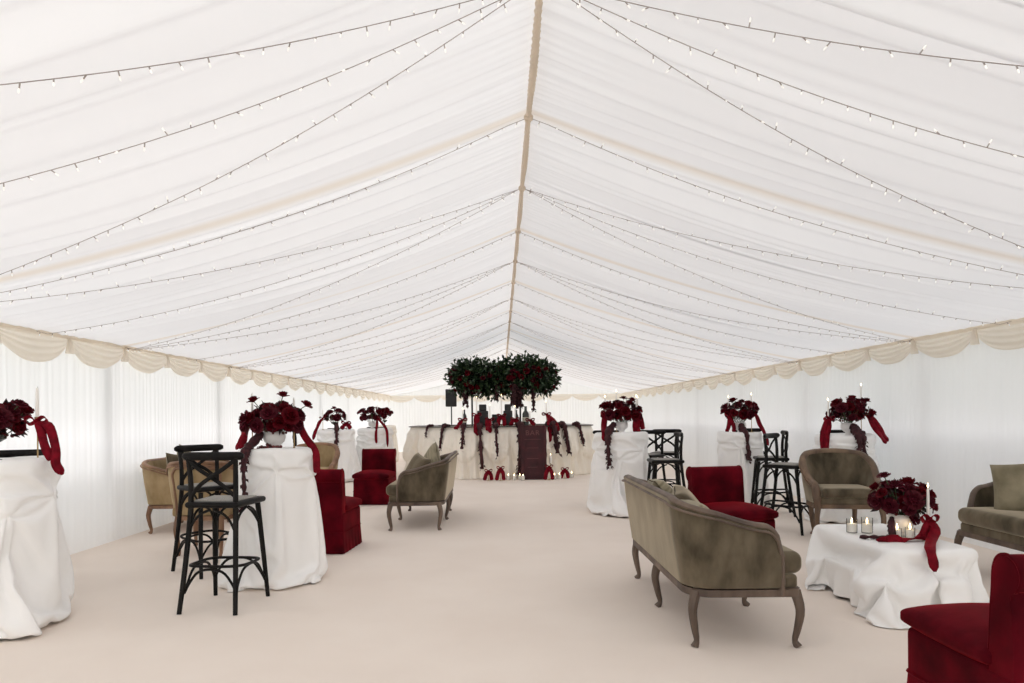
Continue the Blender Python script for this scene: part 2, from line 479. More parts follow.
def drape(per, h, flare, pins, seed, rows=70, pool=.06, fold=.012, nfold=14, swag=.2, topw=.004, ztop_open=False, step=.035, belly=.03):
    """cloth over a top: pins = [(fraction of the perimeter, z)], gathered knots with swags between them"""
    n = len(per); rs = random.Random(seed); ph = [rs.uniform(0, TAU) for _ in range(8)]
    tot = sum(sqrt((per[i][0]-per[i-1][0])**2+(per[i][1]-per[i-1][1])**2) for i in range(n))
    pins = sorted(pins); mb = MB(); grid = []
    cx = sum(p[0] for p in per)/n; cy = sum(p[1] for p in per)/n
    if not ztop_open:
        for f in (.0, .25, .5, .75, .9, .97):
            grid.append([(cx+(p[0]-cx)*f, cy+(p[1]-cy)*f, h+topw*noise.noise(Vector((p[0]*f*5, p[1]*f*5, seed)))) for p in per])
    for j in range(rows+1):
        v = j/rows; z0 = h*(1-v)
        row = []
        for i, (x, y, nx, ny) in enumerate(per):
            a = i/n; d = flare*v**1.2
            g = smooth(0, .35, v)
            d += fold*g*(sin(TAU*nfold*a+ph[0]+1.5*sin(TAU*3*a+ph[1])+.8*v)+.6*sin(TAU*nfold*1.7*a+ph[2]-1.2*v))*(.6+.6*v)
            d += .02*g*noise.noise(Vector((a*9, v*3, seed*1.7)))
            # swags between neighbouring pins
            for q in range(len(pins)):
                p0 = pins[q]; p1 = pins[(q+1) % len(pins)]
                s0 = p0[0]; s1 = p1[0] if q < len(pins)-1 else p1[0]+1
                aa = a if a >= s0 else a+1
                if not (s0 <= aa <= s1) or s1-s0 < 1e-6: continue
                u = (aa-s0)/(s1-s0); c = 4*u*(1-u)
                for lv, (dep, am) in enumerate(((swag, 1.0), (swag*.55, .35), (swag*.25, .3))):
                    zs = lerp(p0[1], p1[1], u)-dep*c
                    dz = z0-zs
                    d += step*am*(1/(1+exp(-dz/.010)))*exp(-max(0, dz)/.13)*c**.5
                zs = lerp(p0[1], p1[1], u)-swag*c
                if z0 > zs: d += belly*c*smooth(0, .12, z0-zs)*smooth(0, .15, h-z0)
                break
            for q, (s, zp) in enumerate(pins):
                da = (a-s+.5) % 1-.5; arc = da*tot; dz = z0-zp
                rho = sqrt(arc*arc+dz*dz)+1e-6
                d -= .035*exp(-(rho/.05)**2)
                ang = atan2(dz, arc)
                d += .011*cos(9*ang+ph[(q+3) % 8])*exp(-rho/.14)*smooth(.0, .03, rho)
                if dz < 0:
                    t = -dz/max(.1, zp); w = .035+.17*t
                    d += .055*t*cos(pi*arc/w*1.0)*exp(-(arc/(1.4*w))**2)
            lo = exp(-z0/.07)
            d += pool*lo*(.55+.45*sin(TAU*6*a+ph[4])+.3*sin(TAU*11*a+ph[5]))
            z = z0
            if z0 < .16:   # hem lies in soft folds on the carpet
                z = max(.004, z0+.018*noise.noise(Vector((a*16, 1.3, seed)))*(1-z0/.16)*3*(.4+.6*z0/.16))
            rr = .018     # rounded table edge
            if z0 > h-rr and not ztop_open:
                t = (h-z0)/rr; d -= rr*(1-sqrt(max(0, 1-(1-t)**2)))*.8
            row.append((x+nx*d, y+ny*d, z))
        grid.append(row)
    # the hem turns in underneath
    grid.append([(cx+(p[0]-cx)*.93, cy+(p[1]-cy)*.93, .003) for p in grid[-1]])
    mb.grid(grid, cu=True)
    return mb
# cloth shapes in steps of 2 mm, each number the difference from its neighbours: two table skirts and one coffee-table cloth
CLOTH_R1 = ([0,50,0,-1,0,-1,-1,-2,-1,-2,-2,-2,-3,-2,-3,-3,-3,-3,-4,-3,-3,-4,-3,-4,-4,-3,-4,-3,-3,-4,-3,-3,-3,-3,-2,-3,-2,-2,-2,-1,-2,-1,-1,0,-1,0,0,1,0,1,1,2,1,2,2,2,3,2,3,3,3,3,4,3,3,4,3,4,4,3,4,3,3,4,3,3,3,3,2,3,2,2,2,1,2,1,1,0,1,0,0,0,-1,-1,-1,-1,-2,-2,-2,-2,-2,-4,-2,-3,-3,-3,-3,-4,-4,-3,-4,-3,-3,-4,-3,-4,-4,-3,-3,-3,-3,-2,-4,-2,-2,-2,-2,-2,-1,-1,-1,-1,0,0,0,0,1,1,1,1,2,2,2,2,2,4,2,3,3,3,3,4,4,3,4,3,3,4,3,4,4,3,3,3,3,2,4,2,2,2,2,2,1,1,1,1,0,-3,-1,0,-1,-1,-1,-1,-2,-1,-2,-3,-2,-2,-3,-3,-3,-3,-3,-3,-3,-4,-3,-4,-3,-4,-3,-4,-3,-2,-4,-3,-3,-3,-2,-2,-3,-2,-1,-2,-1,-1,-1,0,-1,0,0,1,0,1,1,2,1,2,2,3,2,2,3,3,3,3,3,3,3,4,3,4,3,4,3,3,3,3,3,4,2,4,1,3,2,2,1,2,1,2,0,1,0,-35,1,0,1,-1,-1,-1,0,0,-1,0,-1,-1,-2,-1,1,-2,0,-1,1,-1,-1,0,-1,-1,-1,1,-1,-1,0,-1,0,-1,-1,-1,0,0,-1,-1,0,-1,0,-1,0,1,0,0,1,0,1,0,1,0,0,0,0,0,0,0,1,1,1,1,1,0,1,1,1,0,1,1,1,1,1,0,1,0,1,0,1,1,2,0,0,-1,1,-1,0,-12,0,2,3,-4,-1,1,0,-1,2,2,1,0,1,1,-2,0,0,0,-3,1,-1,-1,0,0,4,-1,0,0,0,0,-1,-1,0,0,0,-2,0,0,0,0,-1,-1,7,2,2,-5,2,0,0,-2,1,0,0,0,1,1,-1,-2,-6,1,0,0,1,0,1,0,0,0,0,0,-1,0,0,1,2,-2,0,-1,1,1,2,0,0,-1,-1,-1,-1,7,2,1,-8,4,2,0,-1,0,-3,-4,-2,-2,-2,-1,5,-1,-1,1,4,-1,1,0,-1,1,-4,6,2,2,0,-1,0,-2,6,0,-1,1,-4,1,5,0,0,-4,-10,-4,7,9,-1,0,-1,1,-5,0,2,1,-1,-4,-5,-4,7,1,1,0,0,1,-1,0,0,-1,1,0,2,0,1,-1,-2,3,1,2,0,-1,-10,-4,2,4,2,2,3,-18,0,3,14,1,-1,-4,-3,-3,-3,0,1,2,3,7,-6,1,2,-1,-3,-1,0,0,3,-1,-1,-7,-1,0,6,4,4,2,-8,3,-2,5,4,-2,-11,2,4,9,2,-4,-15,-1,7,2,1,1,4,-1,-2,-4,-5,-5,3,8,0,0,0,1,-1,-1,0,-3,0,0,-1,0,0,1,0,-6,0,0,1,1,3,3,9,1,-12,-6,-3,0,-1,18,-8,4,-8,3,-5,-1,2,2,6,6,5,2,0,-6,-1,0,-3,-2,-1,3,-1,-1,-3,0,0,1,-2,-4,-6,0,0,7,7,0,4,-6,-5,-1,13,2,-3,-4,1,3,4,-7,-14,3,1,1,1,0,-1,-2,1,9,3,1,-1,0,-6,0,-2,-2,1,1,0,2,2,1,0,-2,1,5,0,-2,-2,-4,-4,-1,3,8,12,-6,-6,-2,-1,-7,6,-4,8,-10,8,6,2,2,0,-4,-4,0,-4,-3,0,0,0,2,1,1,2,0,-1,0,-1,-2,0,-1,-2,-3,-4,-4,0,4,7,3,5,3,-8,-7,-4,-3,0,-2,0,2,4,-3,1,0,0,2,2,5,6,-1,4,0,-5,-3,7,-3,-6,2,0,2,2,0,0,0,0,1,-2,0,0,1,1,3,0,-4,-6,-2,3,17,0,4,-3,1,-8,6,-18,5,-4,-2,0,-2,-2,0,-1,0,8,1,4,3,4,0,-1,-3,-3,0,0,-1,0,-1,-1,0,0,10,-3,4,-6,-5,-8,-1,0,-1,0,2,3,2,-2,13,8,0,-1,-7,-9,3,4,2,2,2,-1,-1,-5,-2,5,1,-2,-13,7,2,1,1,0,1,0,0,1,0,-6,0,0,-1,0,0,0,2,2,-2,-1,-3,16,-6,-10,6,10,-9,11,0,0,-1,-2,-1,-2,-2,-1,-6,12,2,0,-2,-4,-1,0,-1,-1,0,-1,0,0,0,0,-1,-2,-1,11,0,6,1,0,0,-1,0,-1,0,-1,-2,-1,-17,7,-7,1,6,12,0,0,0,0,0,1,1,2,-2,-7,-6,-9,6,1,-1,1,0,0,1,0,0,1,2,9,1,0,1,0,-1,2,0,-2,0,-4,-3,-6,-1,10,-9,0,0,-14,0,0,2,3,0,1,0,0,4,-1,-4,11,0,0,3,-1,0,2,-2,0,-3,-1,0,-1,-1,2,0,0,0,0,-7,0,-2,0,-1,1,0,0,0,8,11,-11,5,-1,5,2,-3,-4,-1,-1,0,1,5,0,-7,0,0,0,0,-1,1,1,0,-1,0,0,1,-1,0,0,2,-2,0,0,0,-8,-8,0,-2,1,0,1,16,0,0,0,0,15,0,0,-2,-2,1,0,-1,0,-1,-20,10,-7,8,11,-4,-2,-1,-3,0,-2,1,-1,0,-1,0,1,0,0,0,0,13,0,0,0,0,-1,0,3,0,-15,0,0,0,0,3,-3,0,0,0,1,-1,-3,-8,-3,14,0,0,0,0,2,0,-1,-1,1,-1,0,1,-1,0,0,-1,0,1,0,-12,0,9,3,7,4,1,0,-12,0,10,-16,9,-14,0,-2,0,-1,1,0,0,-1,2,12,0,0,0,0,-1,0,-1,1,1,1,1,0,0,1,4,-2,-10,11,-11,-6,3,2,1,0,-1,0,1,-4,0,9,0,0,0,0,-15,-1,2,1,0,-2,-1,1,6,8,-11,7,5,-1,9,-5,-2,-1,2,2,1,0,0,1,-6,-3,3,4,-1,-17,6,11,4,1,-5,-6,-6,-5,12,12,-8,-1,-2,6,-7,4,1,2,0,2,3,2,0,-12,0,0,0,0,2,0,1,-1,-1,0,0,1,0,2,-4,1,-2,1,1,-4,-4,7,2,1,2,1,1,2,1,-10,-11,12,-8,-1,16,-8,-1,0,0,1,2,2,-1,-12,9,0,-8,8,0,6,-5,1,-1,-1,1,1,1,1,7,0,-13,-9,-6,12,11,-4,-6,-7,-2,2,6,10,-3,-2,1,1,-3,-2,8,-10,0,-1,-1,-1,-1,2,-3,21,-4,-6,3,-11,5,1,1,1,0,1,0,0,0,-2,1,-1,0,-2,0,0,4,-6,4,0,0,0,-2,1,-1,-1,0,0,6,-6,1,6,-5,1,-3,-1,1,-1,-6,11,-2,-1,3,3,-5,1,8,-8,1,0,-1,0,-2,0,-1,3,0,0,0,0,-14,0,3,7,4,4,5,-4,-5,1,1,-1,-2,0,3,2,-4,-1,-1,0,1,-7,11,2,-4,6,-6,-2,3,1,-1,0,0,0,-1,0,0,-1,0,0,-1,-1,-1,1,2,2,-5,3,-1,0,0,1,-2,0,-1,0,0,1,0,2,-1,0,2,-4,-3,-2,8,1,-2,-1,2,0,0,0,0,9,-5,-1,0,0,0,0,1,-4,0,0,0,0,14,0,-1,-1,0,-1,-10,-2,1,1,0,0,-2,0,0,6,0,-1,-1,-2,-6,5,5,-2,0,1,-4,0,2,-2,2,0,0,0,0,-1,0,0,-1,0,0,-2,-1,2,1,0,2,-2,0,-2,1,1,-2,0,-2,0,0,1,0,2,1,-2,2,3,-3,-1,1,1,-1,-2,1,2,-1,1,-1,0,5,0,-1,1,0,-1,-11,5,9,-9,11,1,-20,5,4,0,0,-1,4,-3,1,1,0,1,-4,0,1,0,1,-2,1,-4,3,4,2,0,-2,1,-2,0,0,1,-2,1,1,-1,0,0,-1,0,1,0,-1,-3,0,2,1,0,-2,1,0,-2,2,0,-1,-1,0,0,0,0,1,2,0,-2,1,1,1,-2,2,0,-1,-2,2,0,0,0,1,-1,1,1,2,-2,-1,-2,5,-4,3,-7,-1,5,-3,-5,1,4,1,0,1,1,1,-1,2,-1,-3,1,0,0,0,2,-5,3,0,4,2,-2,-2,2,-3,2,0,-1,1,-2,1,1,-1,0,0,0,-1,0,-1,-2,0,2,0,1,0,-2,0,0,2,-1,-1,0,-1,-1,1,1,0,1,2,-2,0,0,0,1,0,0,-1,0,1,0,0,1,1,1,0,1,0,1,2,-11,6,-2,-1,0,-3,3,-3,3,-7,3,2,2,-2,3,0,1,0,0,-4,2,0,0,0,-1,2,-2,2,3,1,-2,0,0,-1,0,0,1,0,0,-3,1,2,-1,0,-1,0,-1,1,-3,0,3,0,-1,0,0,-1,1,1,-2,-1,0,0,-1,1,0,0,1,2,-1,-1,1,1,0,1,-1,-1,-1,1,1,2,-1,0,1,0,0,0,1,-12,10,-3,2,-2,1,1,-2,-1,0,4,-9,3,3,3,-1,0,0,1,0,-1,-1,-1,1,-1,-1,0,1,4,2,0,-1,-1,0,0,0,-1,1,-1,0,1,-3,1,1,-1,1,-1,0,0,-3,0,3,0,-2,-3,3,-1,1,2,-1,-1,0,-1,-1,0,2,0,1,1,-1,0,-1,-3,5,0,0,-1,-1,2,0,1,0,1,-1,1,0,1,-5,0,5,-1,-2,-2,0,2,-2,-1,-1,2,2,-7,3,3,0,2,0,0,1,-2,0,-1,0,0,-1,0,2,2,2,1,-3,0,0,0,0,-1,1,-1,1,-1,1,-3,2,0,-1,0,0,0,-2,-1,6,-3,-3,-1,0,0,4,0,-2,0,-1,0,-1,1,0,1,0,2,-1,-1,-1,0,3,0,0,-1,0,1,0,1,0,0,1,0,0,-2,-6,8,0,-5,2,-1,1,-2,1,0,-1,0,3,-1,-6,5,4,-2,0,1,0,0,-2,0,-1,0,1,0,1,2,2,-1,-1,1,-1,-1,0,0,0,1,-2,2,-1,0,-3,2,1,-1,0,-1,-2,0,1,0,-1,-1,1,1,2,0,-2,-1,1,-1,-1,1,1,0,0,1,5,-9,-2,5,2,1,-1,-1,0,0,1,1,1,0,0,0,0,-3,1,3,-3,-3,3,-3,1,-1,2,8,-11,0,2,3,-3,-5,6,3,-2,-1,5,-3,-1,-2,1,0,-1,1,2,3,0,0,-2,0,0,1,-1,-2,2,0,0,-1,0,0,0,0,-1,1,-2,1,-4,0,1,2,-3,-1,1,2,3,-2,-1,0,-1,0,-2,1,1,0,1,1,0,4,-6,2,1,0,0,-1,-1,2,-1,2,0,1,0,0,-1,-5,5,2,-6,2,0,-1,0,6,3,4,-7,-8,1,2,2,-3,-3,2,2,0,2,1,-2,-2,1,-1,0,2,1,2,1,0,-3,2,-1,0,0,-1,0,-1,2,-2,1,-1,0,-1,2,-1,-1,0,-3,1,0,-1,6,-3,-4,6,2,-5,-1,1,0,-1,-4,2,3,0,0,0,0,-1,0,3,0,-1,0,4,-4,0,1,1,1,-1,1,-1,-1,0,2,2,-1,-3,-1,-4,11,0,-1,2,0,-7,-5,3,2,0,-2,-1,2,0,3,0,-1,-2,-1,1,1,0,2,2,0,0,-3,2,0,-1,0,-2,2,-1,0,1,-2,1,0,-2,0,1,1,-2,0,-1,-1,-1,4,-2,2,3,-2,-2,-2,0,0,1,1,0,-1,0,0,1,-1,-1,0,3,0,0,-1,2,-3,1,-1,3,0,1,-2,1,-2,2,3,-1,-1,0,2,4,-3,0,1,1,2,-5,-6,-2,3,2,-1,-1,-1,0,3,1,0,-2,-2,1,0,3,0,3,-1,-1,-2,2,-1,1,-2,1,-1,2,-2,0,0,-1,-1,2,-3,1,0,0,0,0,-11,3,8,0,4,-1,-2,-3,1,0,0,-1,1,1,-2,0,0,2,-2,-2,3,1,1,-2,1,2,-2,-1,2,1,0,-1,2,-1,-2,3,1,-1,-1,1,0,-2,6,-1,0,2,-3,3,-5,-6,0,4,1,0,-3,-1,3,4,-3,0,-3,0,4,0,0,0,1,0,-1,4,-4,-1,-1,11,-7,-2,1,-1,0,-1,0,0,-1,-1,0,0,0,-1,-4,-5,10,10,-6,-2,-1,-3,-1,1,1,-1,1,1,-1,-2,1,1,-2,-1,4,1,-1,-2,2,1,1,-1,0,0,1,0,0,0,2,-1,2,-1,-2,1,2,-1,3,0,0,-11,14,0,-4,-5,-4,0,2,0,0,0,1,3,1,-2,0,1,-1,1,1,3,3,-9,0,2,1,-2,16,-16,-1,0,-2,-1,4,1,-1,-2,2,-1,-1,0,-1,1,-3,5,0,7,1,-4,-10,0,2,0,1,0,1,-1,1,-2,-1,2,3,-3,1,0,-1,4,-4,-12,14,0,-1,1,-1,1,0,0,-1,5,-2,1,-1,0,1,1,3,0,0,5,-16,10,3,-6,-3,-3,-1,1,0,-1,2,4,0,0,0,0,1,1,2,3,-5,-4,0,1,2,9,-12,-3,4,-2,0,1,1,0,0,-1,-1,0,0,0,0,1,-4,5,0,1,-2,-6,-1,2,0,0,1,1,1,1,0,-2,2,-2,2,-2,2,0,-4,2,-10,1,9,1,1,0,0,1,1,-1,1,2,-2,1,0,1,0,2,2,0,1,3,-3,-9,3,4,-6,1,-1,-2,-2,1,1,2,4,-3,1,0,1,2,2,1,-5,-3,0,0,-7,-2,10,-2,-1,3,-1,1,0,0,1,0,-1,-1,-1,-1,0,-3,3,3,1,-2,-5,-2,-1,1,0,2,-2,7,-1,-1,2,-2,1,-2,-10,10,3,-1,-2,0,-10,12,0,1,-1,0,1,0,-1,1,2,1,-2,1,0,2,0,1,2,2,-1,3,-1,1,-1,1,-1,-12,-5,2,1,-2,-2,-6,16,1,0,2,4,5,-7,-1,-6,-3,3,-3,-3,10,-3,0,-2,2,0,0,-6,4,0,0,1,0,-1,0,0,-1,0,3,0,-7,-5,3,1,-3,-1,-2,7,9,-5,-1,3,-1,0,-9,3,12,-1,-5,-3,0,-3,6,0,2,-2,1,0,-1,1,-2,5,0,5,-6,8,-7,0,3,1,0,2,-1,1,8,-3,-2,0,0,-6,-12,-3,3,-2,18,-15,7,3,2,3,2,-13,-2,3,-2,3,-10,2,7,0,1,4,-4,-1,-3,2,-3,-1,2,0,2,1,-1,0,2,-1,0,0,-8,0,-4,-1,1,0,12,9,1,-1,-2,-3,-7,1,-15,10,-4,2,-1,12,-13,16,-6,2,-1,2,-1,-1,1,-3,6,0,-1,1,-16,9,7,0,3,1,0,0,2,2,2,2,0,-1,1,-1,-1,-7,12,-4,-12,14,-2,-2,-4,3,-15,0,-16,3,17,-6,-2,-5,-3,16,0,-1,-2,3,0,-3,-3,0,-1,0,1,2,3,3,1,2,-6,1,5,0,-4,-3,-5,19,4,0,-1,0,0,-2,-8,-16,16,6,1,-1,-2,-4,9,2,-9,-7,0,3,0,1,-5,4,-1,0,-6,-10,12,-4,10,-1,4,0,0,-1,1,-1,-8,18,1,1,-2,1,-1,0,-2,3,0,-6,5,-1,-2,-15,-5,3,-7,10,-11,-1,4,0,-2,4,7,-4,4,-2,1,1,4,0,3,2,-1,0,1,0,3,-1,-10,-1,5,2,0,0,7,-11,-15,-3,0,-1,3,10,18,-1,-1,-8,-4,4,6,1,-1,-12,15,-1,-10,-1,1,-6,1,-1,0,1,7,-6,11,-2,1,-7,5,1,-1,-2,1,-1,-5,2,7,2,3,1,-2,-6,-5,-3,-5,-2,-8,4,-2,0,7,1,-5,-3,-1,6,-2,1,0,1,-4,3,10,5,0,-1,-3,2,7,-1,1,0,0,-1,3,2,2,-20,2,-5,10,3,5,-6,7,-6,1,2,7,-3,2,1,1,-1,-7,1,-4,-17,4,15,-16,3,9,0,-2,3,-1,-1,1,-1,-12,15,-3,4,0,-5,0,3,-2,1,3,-2,-2,0,-8,-4,-4,-4,13,12,-27,0,5,0,-2,1,5,-1,-6,6,1,-9,4,-3,8,9,-10,0,10,-2,-10,10,-1,0,3,2,8,-1,-3,2,2,-1,4,-2,-23,-5,16,11,-10,7,6,3,-4,-2,8,-11,3,2,-11,17,-4,-20,16,-16,1,15,-18,-3,17,4,-6,1,-1,0,1,-5,1,-17,11,1,-1,1,-2,10,-1,0,5,-2,2,0,-8,-16,3,-3,0,2,-4,2,-2,3,5,-7,8,-6,1,-1,24,-11,-2,-5,-6,1,-2,1,13,-17,10,2,15,-12,1,7,7,3,-15,-3,16,-2,-4,1,-11,8,9,-5,-22,21,11,-1,-10,8,0,0,-22,23,-4,-18,13,-5,-14,29,-24,12,6,-3,8,-4,-3,-14,8,-8,1,4,3,-1,-8,16,-10,-2,-6,0,5,-1,2,0,0,-3,4,-2,-2,-10,-3,7,4,4,-3,-12,9,9,-16,9,5,1,-2,16,-30,26,0,-15,-10,0,0,13,-12,8,-6,1,1,0,24,2,-5,-2,-4,12,-18,-3,-1,-2,23,-2,-4,3,-4,-21,16,-3,13,-2,-12,4,10,0,-27,21,4,-24,25,-6,5,-6,-12,-5,-5,18,-2,7,-4,1,1,1,-19,-1,7,-1,12,-1,4,0,-18,7,0,0,-11,2,1,16,2,-11,-11,-2,1,0,-1,8],
